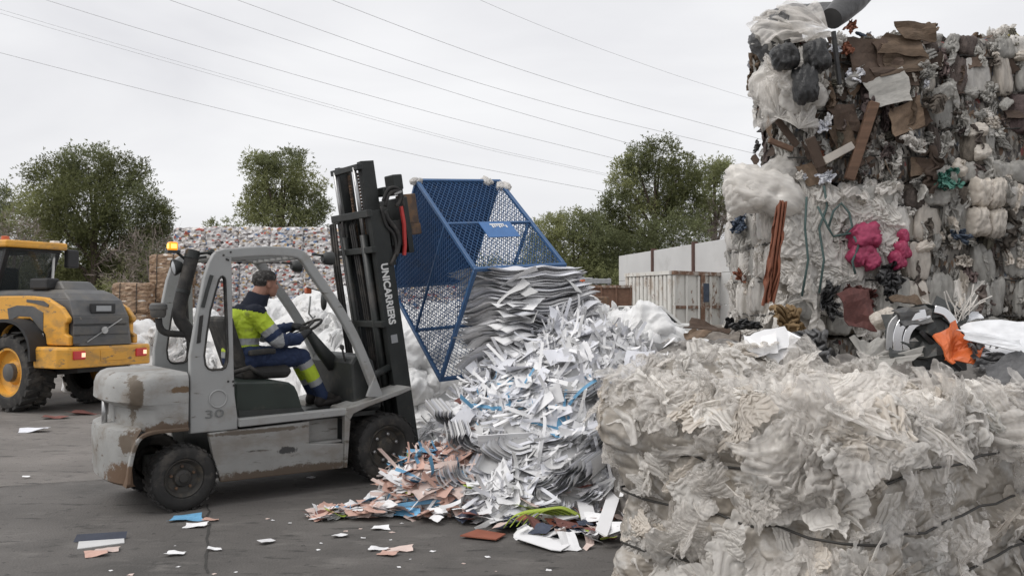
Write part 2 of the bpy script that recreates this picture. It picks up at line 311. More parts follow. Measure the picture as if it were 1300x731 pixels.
class MB:
    def __init__(s): s.v = []; s.f = []
    def add(s, V, F):
        b = len(s.v); s.v += [tuple(map(float, q)) for q in V]; s.f += [tuple(int(i) + b for i in q) for q in F]; return s
    def box(s, lo, hi, M=None):
        V = [(x, y, z) for z in (lo[2], hi[2]) for y in (lo[1], hi[1]) for x in (lo[0], hi[0])]
        if M is not None: V = [M @ Vector(q) for q in V]
        return s.add(V, [(0,2,3,1), (4,5,7,6), (0,1,5,4), (2,6,7,3), (0,4,6,2), (1,3,7,5)])
    def beam(s, p, q, w, h, up=(0, 0, 1)):
        p, q = Vector(p), Vector(q); d = (q - p).normalized(); u = Vector(up)
        if abs(d.dot(u)) > .98: u = Vector((1, 0, 0))
        a = d.cross(u).normalized(); b = a.cross(d)
        V = [c + a * (i * w / 2) + b * (j * h / 2) for c in (p, q) for i, j in ((-1,-1), (1,-1), (1,1), (-1,1))]
        return s.add(V, [(0,1,2,3), (7,6,5,4), (0,4,5,1), (1,5,6,2), (2,6,7,3), (3,7,4,0)])
    def path(s, pts, w, h, side=(0, 1, 0)):
        """rectangular section swept along a path; w measured across the path, h along SIDE"""
        pts = [Vector(p) for p in pts]; sd_ = Vector(side); V = []
        for i, p in enumerate(pts):
            d = (pts[min(i + 1, len(pts) - 1)] - pts[max(i - 1, 0)]).normalized(); a = d.cross(sd_).normalized()
            V += [p + a * (k * w / 2) + sd_ * (j * h / 2) for k, j in ((-1,-1), (1,-1), (1,1), (-1,1))]
        F = [(3,2,1,0), tuple(4 * (len(pts) - 1) + k for k in range(4))]
        for i in range(len(pts) - 1):
            for k in range(4): F.append((4*i+k, 4*i+(k+1)%4, 4*i+4+(k+1)%4, 4*i+4+k))
        return s.add(V, F)
    def tube(s, pts, r, n=8, cap=True):
        pts = [Vector(p) for p in pts]; rr = r if isinstance(r, (list, tuple)) else [r] * len(pts); V = []
        d0 = (pts[1] - pts[0]).normalized(); a = d0.orthogonal().normalized()
        for i, p in enumerate(pts):
            d = (pts[min(i + 1, len(pts) - 1)] - pts[max(i - 1, 0)]).normalized()
            a = (a - d * a.dot(d)); a = a.normalized() if a.length > 1e-6 else d.orthogonal().normalized(); b = d.cross(a)
            V += [p + (a * math.cos(2*math.pi*k/n) + b * math.sin(2*math.pi*k/n)) * rr[i] for k in range(n)]
        F = [(i*n+k, i*n+(k+1)%n, (i+1)*n+(k+1)%n, (i+1)*n+k) for i in range(len(pts) - 1) for k in range(n)]
        if cap: F += [tuple(range(n))[::-1], tuple((len(pts)-1)*n + k for k in range(n))]
        return s.add(V, F)
    def prism(s, poly, y0, y1):
        """polygon in (x,z) extruded along y"""
        n = len(poly); V = [(x, y0, z) for x, z in poly] + [(x, y1, z) for x, z in poly]
        return s.add(V, [tuple(range(n)), tuple(range(2*n-1, n-1, -1))] + [(i, n+i, n+(i+1)%n, (i+1)%n) for i in range(n)])
    def loft(s, rings):
        n = len(rings[0]); V = [p for r_ in rings for p in r_]
        F = [(i*n+k, i*n+(k+1)%n, (i+1)*n+(k+1)%n, (i+1)*n+k) for i in range(len(rings)-1) for k in range(n)]
        return s.add(V, F + [tuple(range(n))[::-1], tuple((len(rings)-1)*n + k for k in range(n))])
    def lathe(s, prof, c, axis='y', n=28):
        """profile of (radius, offset along axis)"""
        V = []
        for r_, t in prof:
            for k in range(n):
                a = 2*math.pi*k/n; u, w = r_*math.cos(a), r_*math.sin(a)
                V.append((c[0]+u, c[1]+t, c[2]+w) if axis == 'y' else (c[0]+u, c[1]+w, c[2]+t) if axis == 'z' else (c[0]+t, c[1]+u, c[2]+w))
        F = [(i*n+k, i*n+(k+1)%n, (i+1)*n+(k+1)%n, (i+1)*n+k) for i in range(len(prof)-1) for k in range(n)]
        return s.add(V, F)
    def mesh(s, name, smooth=False):
        me = bpy.data.meshes.new(name); me.from_pydata(s.v, [], s.f); me.update()
        bm = bmesh.new(); bm.from_mesh(me); bmesh.ops.recalc_face_normals(bm, faces=bm.faces); bm.to_mesh(me); bm.free()
        if smooth:
            me.polygons.foreach_set('use_smooth', [True] * len(me.polygons))
            if smooth != True: me.set_sharp_from_angle(angle=R(smooth))
        return me
    def build(s, name, m, parent=None, smooth=False, bevel=0, seg=2):
        o = obj(name, s.mesh(name, smooth), m, parent)
        if bevel:
            b = o.modifiers.new('bevel', 'BEVEL'); b.width = bevel; b.segments = seg; b.limit_method = 'ANGLE'; b.angle_limit = R(40); b.harden_normals = False
        return o
def plate(name, outer, holes, th, bev, m, parent, y, smooth_h=True):
    """flat plate with holes in the xz plane, thickness along y"""
    cu = bpy.data.curves.new(name, 'CURVE'); cu.dimensions = '2D'; cu.fill_mode = 'BOTH'; cu.extrude = th / 2 - bev; cu.bevel_depth = bev; cu.bevel_resolution = 1; cu.offset = -bev
    for poly in [outer] + holes:
        sp = cu.splines.new('POLY'); sp.points.add(len(poly) - 1); sp.use_cyclic_u = True
        for k, (a, b) in enumerate(poly): sp.points[k].co = (a, b, 0, 1)
    t = bpy.data.objects.new('tmp', cu); link(t); bpy.context.view_layer.update()
    me = bpy.data.meshes.new_from_object(t.evaluated_get(bpy.context.evaluated_depsgraph_get())); bpy.data.objects.remove(t); bpy.data.curves.remove(cu)
    me.transform(Matrix.Translation((0, y, 0)) @ Matrix.Rotation(R(90), 4, 'X')); me.materials.clear(); me.update()
    return obj(name, me, m, parent)
def text_mesh(s, size, depth=.002, bold=0.):
    cu = bpy.data.curves.new('lettering', 'FONT'); cu.body = s; cu.size = size; cu.extrude = depth; cu.offset = bold; cu.align_x = 'CENTER'; cu.align_y = 'CENTER'
    t = bpy.data.objects.new('tmp', cu); link(t); bpy.context.view_layer.update()
    me = bpy.data.meshes.new_from_object(t.evaluated_get(bpy.context.evaluated_depsgraph_get())); bpy.data.objects.remove(t); bpy.data.curves.remove(cu)
    me.materials.clear(); return me
def smoothpts(pts, k=4):
    """Catmull-Rom through points"""
    P = [np.asarray(p, float) for p in pts]; P = [2*P[0]-P[1]] + P + [2*P[-1]-P[-2]]; out = []
    for i in range(1, len(P) - 2):
        for j in range(k):
            t = j / k; a, b, c, d = P[i-1:i+3]
            out.append(.5 * ((2*b) + (-a + c)*t + (2*a - 5*b + 4*c - d)*t*t + (-a + 3*b - 3*c + d)*t**3))
    return out + [P[-2]]
def basis(n, up=(0, 0, 1), ang=0.):
    n = Vector(n).normalized(); u = Vector(up)
    if abs(n.dot(u)) > .95: u = Vector((0, 1, 0))
    x = u.cross(n).normalized(); y = n.cross(x)
    M = Matrix((x, y, n)).transposed().to_4x4()
    return M @ Matrix.Rotation(ang, 4, 'Z')
def place(p, n, s, ang=0., up=(0, 0, 1)):
    if not hasattr(s, '__len__'): s = (s, s, s)
    return Matrix.Translation(Vector(p)) @ basis(n, up, ang) @ Matrix.Diagonal((*s, 1))

# ------------------------------------------------------------------ prototype pieces
def rbox_np(sx, sy, sz, n, r, disp=None, bottom=True):
    """rounded box, grid on every face, merged; DISP(P, Nrm) -> displacement vectors"""
    h = np.array([sx, sy, sz]) / 2; Vs = []; Fs = []; base = 0; L = max(sx, sy, sz)
    for ax in range(3):
        for sg in (-1, 1):
            if ax == 2 and sg < 0 and not bottom: continue
            a, b = [k for k in range(3) if k != ax]
            na = max(3, int(round(n * 2 * h[a] / L))); nb = max(3, int(round(n * 2 * h[b] / L)))
            ga, gb = np.meshgrid(np.linspace(-h[a], h[a], na + 1), np.linspace(-h[b], h[b], nb + 1), indexing='ij')
            P = np.zeros((ga.size, 3)); P[:, a] = ga.ravel(); P[:, b] = gb.ravel(); P[:, ax] = sg * h[ax]
            i, j = np.meshgrid(np.arange(na), np.arange(nb), indexing='ij'); k = (i * (nb + 1) + j).ravel() + base
            q = np.stack([k, k + nb + 1, k + nb + 2, k + 1], 1)
            if (sg < 0) ^ (ax == 1): q = q[:, ::-1]
            Vs.append(P); Fs.append(q); base += len(P)
    V = np.concatenate(Vs); F = np.concatenate(Fs)
    _, idx, inv = np.unique(np.round(V, 5), axis=0, return_index=True, return_inverse=True)
    V = V[idx]; F = inv.ravel()[F]
    c = np.clip(V, -(h - r), h - r); d = V - c; l = np.linalg.norm(d, axis=1, keepdims=True); l[l < 1e-9] = 1
    nr_ = d / l; V = c + nr_ * r
    if disp is not None: V = V + disp(V, nr_)
    return V, F
def crumple(seed, n=20, amp=.15, fr=1.6, rag=.25, stretch=(1, .4, 1), curl=.1):
    u = np.linspace(-.5, .5, n + 1); X, Y = np.meshgrid(u, u, indexing='ij'); P = np.stack([X.ravel(), Y.ravel(), np.zeros(X.size)], 1)
    o = np.array([seed * 3.7, seed * 1.3, seed * .7])
    q = warp(P * fr + o, .5, 1.1, seed)
    z = amp * (ridged(q * np.array(stretch) * 1.6, 3, seed) * .8 + .9 * gnoise(P * 1.7 + o, seed + 5))
    rr = np.maximum(np.abs(P[:, 0]), np.abs(P[:, 1])) * 2
    a = np.arctan2(P[:, 1], P[:, 0]); cs = np.stack([np.cos(a) * 1.7, np.sin(a) * 1.7, a * 0], 1)
    k = 1 - rag * rr ** 2 * (.6 + 1.6 * gnoise(cs * 1.6 + o, seed + 8) + .5 * gnoise(cs * 5 + o, seed + 9))
    V = P * k[:, None]
    V[:, 0] += .10 * gnoise(q * 2.2, seed + 11); V[:, 1] += .10 * gnoise(q * 2.2, seed + 12)
    V[:, 2] = z - curl * rr ** 2.5 * (.6 + gnoise(cs + o, seed + 4))
    i, j = np.meshgrid(np.arange(n), np.arange(n), indexing='ij'); k = (i * (n + 1) + j).ravel()
    return V, np.stack([k, k + n + 1, k + n + 2, k + 1], 1)
def drape(seed, n=32, k=12, amp=.075, low=.13, rag=.30):
    """a limp sheet of thin film: long soft-sided folds with sharp crests, gathered along one direction"""
    rs = np.random.RandomState(seed * 7 + 1); u = np.linspace(-.5, .5, n + 1); X, Y = np.meshgrid(u, u, indexing='ij'); X, Y = X.ravel(), Y.ravel(); P = np.stack([X, Y, X * 0], 1); o = seed * 3.1
    f0 = rs.rand() * 3.14; z = low * gnoise(P * 1.5 + o, seed) + .04 * gnoise(P * 4 + o, seed + 1)
    for i in range(k):
        f = f0 + rs.normal() * .38; px, py = rs.uniform(-.5, .5, 2); t = (X - px) * math.cos(f) + (Y - py) * math.sin(f)
        d = -(X - px) * math.sin(f) + (Y - py) * math.cos(f) + .07 * np.sin(3.2 * t + rs.rand() * 6) + .02 * np.sin(9 * t + rs.rand() * 6)
        w = rs.uniform(.025, .085) * (1 + .8 * t * rs.normal()).clip(.4, 2); z += amp * rs.uniform(.4, 1.2) * np.exp(-np.abs(d) / w) * (.5 + .5 * np.tanh(3 * (t + rs.uniform(-.1, .5)))) * (1 if rs.rand() < .75 else -1)
    rr = np.maximum(np.abs(X), np.abs(Y)) * 2; a = np.arctan2(Y, X); cs = np.stack([np.cos(a), np.sin(a), a * 0], 1)
    kk = 1 - rag * rr ** 2 * (.5 + 1.5 * gnoise(cs * 1.3 + o, seed + 8) + .35 * gnoise(cs * 4 + o, seed + 9))
    V = np.stack([X * kk + .05 * gnoise(P * 3 + o, seed + 11), Y * kk + .05 * gnoise(P * 3 + o, seed + 12), z - .10 * rr ** 3 * (.7 + gnoise(cs * 1.2 + o, seed + 4))], 1)
    i, j = np.meshgrid(np.arange(n), np.arange(n), indexing='ij'); q = (i * (n + 1) + j).ravel(); return V, np.stack([q, q + n + 1, q + n + 2, q + 1], 1)
def film(seed, n=56, steps=50, comp=(.5, .6), bend=.6, seedz=.06, rag=.22, low=.10, it=6):
    """a torn sheet of film pushed together from its edges until it buckles (position based cloth)"""
    rs = np.random.RandomState(seed); m = n + 1; u = np.linspace(-.5, .5, m); X, Y = np.meshgrid(u, u, indexing='ij'); o = seed * 3.7
    fl = np.stack([X.ravel(), Y.ravel(), X.ravel() * 0], 1); nz = lambda f, s_: gnoise(fl * f + o, s_).reshape(m, m)
    rr = np.maximum(np.abs(X), np.abs(Y)) * 2; a = np.arctan2(Y, X).ravel(); cs = np.stack([np.cos(a), np.sin(a), a * 0], 1)
    kk = 1 - rag * rr ** 2 * (.6 + 1.2 * gnoise(cs * 1.4 + o, seed + 8) + .45 * gnoise(cs * 4.5 + o, seed + 9)).reshape(m, m)
    P = np.stack([X * kk, Y * kk, X * 0], 2); R0 = P.copy()
    P[:, :, 2] = seedz * nz(2.4, 1) + seedz * .45 * nz(5.5, 2) + .002 * rs.normal(size=(m, m))
    # squeeze: strong along one direction, different from place to place
    f0 = rs.rand() * 3.14; sx = np.clip(comp[0] + .45 * nz(1.5, 7), .30, 1.); sy = np.clip(comp[1] + .45 * nz(1.5, 8), .35, 1.)
    L = 1. / n; tx = np.cumsum(sx, 0) * L; ty = np.cumsum(sy, 1) * L; T = np.stack([(tx - tx.mean()) * kk, (ty - ty.mean()) * kk], 2)
    E = []; A_ = slice(None)
    for k in (0, 1):
        E += [((slice(k, n, 2), A_), (slice(k + 1, m, 2), A_), 1.), ((A_, slice(k, n, 2)), (A_, slice(k + 1, m, 2)), 1.), ((slice(k, n, 2), slice(0, n)), (slice(k + 1, m, 2), slice(1, m)), .5), ((slice(k, n, 2), slice(1, m)), (slice(k + 1, m, 2), slice(0, n)), .5)]
    for k in range(4): E += [((slice(k, m - 2, 4), A_), (slice(k + 2, m, 4), A_), bend), ((A_, slice(k, m - 2, 4)), (A_, slice(k + 2, m, 4)), bend)]
    for k in range(8): E += [((slice(k, m - 4, 8), A_), (slice(k + 4, m, 8), A_), bend * .35), ((A_, slice(k, m - 4, 8)), (A_, slice(k + 4, m, 8)), bend * .35)]
    EL = []
    for p, q, kf in E:
        a_, b_ = R0[p], R0[q]; w_, h_ = min(a_.shape[0], b_.shape[0]), min(a_.shape[1], b_.shape[1]); EL.append((p, q, kf, w_, h_, np.linalg.norm(b_[:w_, :h_] - a_[:w_, :h_], axis=2)[..., None]))
    for st in range(steps):
        f = min(1., (st + 1) / (steps * .75)); tgt = R0[:, :, :2] * (1 - f) + T * f; P[:, :, :2] += (tgt - P[:, :, :2]) * .22
        for _ in range(it):
            for p, q, kf, w_, h_, l in EL:
                pa = P[p][:w_, :h_]; pb = P[q][:w_, :h_]; d = pb - pa; ln = np.sqrt((d * d).sum(2, keepdims=True)) + 1e-9; c_ = d * (.5 * kf * (ln - l) / ln); pa += c_; pb -= c_
    P[:, :, 2] += low * nz(1.3, 5); V = P.reshape(-1, 3); V = V - V.mean(0); V /= max(np.ptp(V[:, 0]), np.ptp(V[:, 1]))
    V[:, 2] -= .06 * np.clip(np.hypot(V[:, 0], V[:, 1]) * 2, 0, 1.3) ** 3
    i, j = np.meshgrid(np.arange(n), np.arange(n), indexing='ij'); q = (i * m + j).ravel(); return V, np.stack([q, q + m, q + m + 1, q + 1], 1)
def gather(seed, nr_=9, na=46, pleats=11, amp=.10):
    """film drawn together at one end, pleats running out of the knot"""
    V = []; rs = np.random.RandomState(seed); ph = rs.rand(6) * 6.28; span = 2.3 + 1.6 * rs.rand()
    for i in range(nr_ + 1):
        t = i / nr_
        for k in range(na + 1):
            a = (k / na - .5) * span; rad = t * (1 + .16 * math.sin(3 * a + ph[0]) + .10 * math.sin(7 * a + ph[1]))
            z = amp * t ** .7 * (math.sin(pleats * a + ph[2] + .8 * math.sin(2.3 * a + ph[3]) + .7 * t) + .5 * math.sin(pleats * 2.3 * a + ph[4])) + .12 * math.sin(t * 3 + ph[5])
            V.append((math.cos(a) * rad * .8 - .35, math.sin(a) * rad * .62, z))
    F = [(i*(na+1)+k, (i+1)*(na+1)+k, (i+1)*(na+1)+k+1, i*(na+1)+k+1) for i in range(nr_) for k in range(na)]
    return np.array(V), np.array(F)
def twist(seed, nl=26, na=18):
    rs = np.random.RandomState(seed); p = rs.rand(8) * 6.28; V = []
    for i in range(nl + 1):
        t = i / nl; c = np.array([t - .5, .12 * math.sin(2.6 * t + p[0]) + .03 * math.sin(9 * t + p[1]), .10 * math.sin(3.1 * t + p[2])])
        rad = (.035 + .085 * math.sin(math.pi * t) ** .7 * (1 + .35 * math.sin(7 * t + p[3])))
        for k in range(na):
            a = 2 * math.pi * k / na; r_ = rad * (1 + .28 * math.cos(4 * a + 5 * t + p[4]) + .2 * math.cos(7 * a - 4 * t + p[5]))
            V.append(c + np.array([0, r_ * math.cos(a), r_ * .75 * math.sin(a)]))
    F = [(i*na+k, (i+1)*na+k, (i+1)*na+(k+1)%na, i*na+(k+1)%na) for i in range(nl) for k in range(na)]
    return np.array(V), np.array(F)
def wad(seed, n=16, amp=.26, s=(1, 1, .7), fr=1.3):
    def d(P, Nn):
        q = warp(P * fr + seed * 5.1, .45, 1.3, seed)
        return Nn * (amp * (ridged(q * 1.3, 4, seed) - .25) + amp * .8 * gnoise(P * 1.5 + seed, seed + 3))[:, None]
    return rbox_np(s[0], s[1], s[2], n, .34 * min(s), d)
def billow(seed, n=30):
    """a bunched wad of thin film: deep creases running one way, sharp small crumples over them"""
    def d(P, Nn):
        o = seed * 4.3; th = 1.3 * gnoise(P * .9 + o, seed) + seed; a = P[:, 0] * np.cos(th) + P[:, 1] * np.sin(th); b = -P[:, 0] * np.sin(th) + P[:, 1] * np.cos(th)
        q = warp(np.stack([a * 6.0, b * 1.1, P[:, 2] * 2], 1) + o, .45, .9, seed); q2 = warp(P * 4.6 + o, .5, .8, seed + 3)
        return Nn * (.14 * (ridged(q, 2, seed, .45) - .1) + .045 * ridged(q2, 2, seed + 5, .5) + .13 * gnoise(P * 1.6 + o, seed + 7))[:, None]
    return rbox_np(1, .72, .30, n, .14, d)
def pillow(seed, n=14):
    """a squeezed roll of film or cloth between two straps: vertical pleats, bulging middle"""
    def d(P, Nn):
        q = P * np.array([4.5, 4.5, .9]) + seed * 3.3
        return Nn * (.16 * ridged(warp(q, .4, 1, seed), 3, seed) + .12 * np.cos(P[:, 2] * 2.6) - .10 + .12 * gnoise(P * 1.8 + seed, seed))[:, None]
    return rbox_np(1, .8, 1, n, .22, d)
def card(seed, n=6, th=.02, bend=.12):
    rs = np.random.RandomState(seed); u = np.linspace(-.5, .5, n + 1); X, Y = np.meshgrid(u, u, indexing='ij'); P = np.stack([X.ravel(), Y.ravel(), np.zeros(X.size)], 1)
    z = bend * (gnoise(P * 1.5 + seed * 2.7, seed) + .5 * np.abs(P[:, 0] * math.cos(seed) + P[:, 1] * math.sin(seed)))
    P[:, 0] += .10 * gnoise(P * 3 + seed, seed + 1); P[:, 1] += .10 * gnoise(P * 3 + seed, seed + 2)
    sk = rs.rand(4) * .28 - .14; P[:, 0] += sk[0] * P[:, 1] + sk[1] * P[:, 0] * P[:, 1] * 2; P[:, 1] += sk[2] * P[:, 0] + sk[3] * P[:, 0] * P[:, 1] * 2
    T = P.copy(); T[:, 2] = z + th / 2; B = P.copy(); B[:, 2] = z - th / 2; m = len(P)
    i, j = np.meshgrid(np.arange(n), np.arange(n), indexing='ij'); k = (i * (n + 1) + j).ravel(); q = np.stack([k, k + n + 1, k + n + 2, k + 1], 1)
    ed = []
    for t in range(n):
        for a, b in ((t, t + 1), (n*(n+1)+t+1, n*(n+1)+t), ((t+1)*(n+1), t*(n+1)), (t*(n+1)+n, (t+1)*(n+1)+n)): ed.append((a, b, b + m, a + m))
    return np.concatenate([T, B]), np.concatenate([q, q[:, ::-1] + m, np.array(ed)])
def psheet(seed, nx=7, ny=4, asp=.7, curve=.5, notch=0.):
    """thin sheet of paper, bent along its length"""
    rs = np.random.RandomState(seed); V = []; k1 = (rs.rand() - .35) * curve * 3; k2 = (rs.rand() - .5) * curve * 1.2; tw = (rs.rand() - .5) * .5 * curve
    for i in range(nx + 1):
        t = i / nx - .5; a = k1 * t + k2 * t * t * 2
        x = t if abs(k1) < .05 else math.sin(k1 * t) / k1; zz = 0 if abs(k1) < .05 else (1 - math.cos(k1 * t)) / k1
        for j in range(ny + 1):
            w = (j / ny - .5) * asp; jj = notch * (rs.rand() - .5) if (j in (0, ny)) else 0
            V.append((x, w + jj, zz + k2 * t ** 3 + tw * t * w * 4))
    F = [(i*(ny+1)+j, (i+1)*(ny+1)+j, (i+1)*(ny+1)+j+1, i*(ny+1)+j+1) for i in range(nx) for j in range(ny)]
    return np.array(V), np.array(F)
def mk(fn, tag_, seeds, smooth, **kw): return [mesh_np(f'{tag_}', *fn(s, **kw), smooth=smooth) for s in seeds]
CFG = [dict(comp=(.5, .6)), dict(comp=(.4, .8)), dict(comp=(.55, .65), seedz=.08, bend=.6), dict(comp=(.38, .5), seedz=.10, bend=.8), dict(comp=(.45, .5), bend=.5, seedz=.08), dict(comp=(.4, .4), seedz=.13, bend=.4), dict(comp=(.6, .65), bend=.9, seedz=.12), dict(comp=(.55, .8), bend=.5, seedz=.05), dict(comp=(.62, .7), bend=.2, seedz=.05), dict(comp=(.45, .75), bend=.7, seedz=.08), dict(comp=(.55, .55), bend=.5, seedz=.05), dict(comp=(.55, .75), bend=.7, seedz=.07)]
FOLD = [mesh_np('film_fold', *film(k + 1, **c), smooth=True) for k, c in enumerate(CFG)]
BIGF = [mesh_np('film_fold', *film(k + 41, n=84, steps=40, **c), smooth=True) for k, c in enumerate([dict(comp=(.55, .75), bend=.4, seedz=.05), dict(comp=(.5, .65), bend=.7, seedz=.07), dict(comp=(.62, .62), bend=.2, seedz=.05), dict(comp=(.45, .8), bend=.5, seedz=.06)])]
BUNC = [mesh_np('film_bunch', *film(k + 61, n=48, **c), smooth=True) for k, c in enumerate([dict(comp=(.3, .5), seedz=.16, bend=.4, low=.2), dict(comp=(.35, .4), seedz=.2, bend=.6, low=.2), dict(comp=(.3, .35), seedz=.16, bend=.2, low=.25), dict(comp=(.4, .45), seedz=.2, bend=.8, low=.2)])]
ROPE = [mesh_np('film_rope', *film(k + 81, n=44, low=.05, **c), smooth=True) for k, c in enumerate([dict(comp=(.22, .9), seedz=.05, bend=.5, rag=.1), dict(comp=(.28, .8), seedz=.06, bend=.3, rag=.1), dict(comp=(.2, .7), seedz=.05, bend=.7, rag=.15)])]
FOLDL = mk(crumple, 'film_fold', range(11, 15), True, n=20, amp=.24, fr=2.3, rag=.4, stretch=(1, 1, 1), curl=.2)
GATH = mk(gather, 'film_pleat', range(1, 6), True)
TWIST = mk(twist, 'film_twist', range(1, 5), True)
WAD = mk(wad, 'wad', range(1, 7), True, n=22, amp=.30, s=(1, 1, .55), fr=1.9)
WADS = mk(wad, 'wad', range(21, 26), True, n=26, amp=.20, s=(1, .9, .75), fr=1.25)
BILL = mk(billow, 'film_billow', range(1, 10), True)
PILL = mk(pillow, 'pillow', range(1, 7), True)
CARD = mk(card, 'card', range(1, 8), False)
STRIP = mk(psheet, 'strip', range(1, 13), True, nx=12, ny=1, asp=.06, curve=2.0)
SHEET = mk(psheet, 'sheet', range(11, 19), True, nx=8, ny=5, asp=.62, curve=1.0, notch=.05)
SHEETC = mk(psheet, 'sheet', range(31, 37), True, nx=9, ny=2, asp=.30, curve=1.5, notch=.03)
SCRAP = mk(card, 'scrap', range(51, 60), False, n=4, th=.012, bend=.30)
def mound(name, blobs, res, m, amp=.12, fr=2.2, kind='stuff', label=None, smooth=True, pad=.2, power=.75):
    b = np.array(blobs, float); x0, x1 = (b[:, 0] - b[:, 3]).min() - pad, (b[:, 0] + b[:, 3]).max() + pad; y0, y1 = (b[:, 1] - b[:, 3]).min() - pad, (b[:, 1] + b[:, 3]).max() + pad
    nx, ny = int((x1 - x0) / res), int((y1 - y0) / res); X, Y = np.meshgrid(np.linspace(x0, x1, nx + 1), np.linspace(y0, y1, ny + 1), indexing='ij')
    h = mound_h(X.ravel(), Y.ravel(), blobs, power); P = np.stack([X.ravel(), Y.ravel(), h], 1)
    k = np.clip(h / .15, 0, 1); P2 = warp(P * fr, .4, 1., 5)
    P = P + k[:, None] * amp * np.stack([gnoise(P * fr, 1), gnoise(P * fr, 2), .9 * ridged(P2, 4, 3)], 1); P[:, 2] = np.where(h <= 0, -.05, np.maximum(P[:, 2], .0))
    i, j = np.meshgrid(np.arange(nx), np.arange(ny), indexing='ij'); q = (i * (ny + 1) + j).ravel(); F = np.stack([q, q + ny + 1, q + ny + 2, q + 1], 1)
    F = F[(h[F] > 0).any(1)]
    used, inv = np.unique(F, return_inverse=True); o = obj(name, mesh_np(name, P[used], inv.reshape(F.shape), smooth), m)
    return tag(o, label, kind=kind)
def mound_h(x, y, blobs, power=.75):
    h = np.zeros(np.shape(x))
    for bx, by, bh, br in blobs:
        t = np.clip(1 - ((x - bx) ** 2 + (y - by) ** 2) / br ** 2, 0, 1) ** power * bh; h = np.maximum(h, t) + .15 * np.minimum(h, t)
    return h

# ------------------------------------------------------------------ ground
g = 900; me = mesh_np('ground', [(-g, -40, 0), (g, -40, 0), (g, g, 0), (-g, g, 0)], [(0, 1, 2, 3)])
tag(obj('ground', me, 'asphalt'), kind='structure')
a_, b_ = G(0, 618), G(265, 601); d_ = (b_ - a_) / np.linalg.norm(b_ - a_); p_, q_ = a_ - d_ * 60, a_ + d_ * 70
tag(obj('pavement', mesh_np('pavement', [p_ + (0, 0, .003), (p_[0], -30, .003), (q_[0], -30, .003), q_ + (0, 0, .003)], [(0, 1, 2, 3)]), 'slab_grey'), kind='structure')
for a, b, w in (((265, 640), (263, 728), .022), ((0, 618), (262, 600), .02)):
    p, q = G(*a), G(*b); mb = MB(); n = 14; rs = np.random.RandomState(int(w * 1e4))
    d = (q - p); s = np.array([-d[1], d[0], 0]); s /= np.linalg.norm(s); V = []
    for i in range(n + 1):
        c = p + d * i / n + s * rs.normal() * .008; ww = w * (.5 + rs.rand() * .5); V += [c - s * ww / 2 + (0, 0, .006), c + s * ww / 2 + (0, 0, .006)]
    mb.add(V, [(2*i, 2*i+1, 2*i+3, 2*i+2) for i in range(n)]); tag(mb.build('pavement_joint', 'joint'), kind='structure')

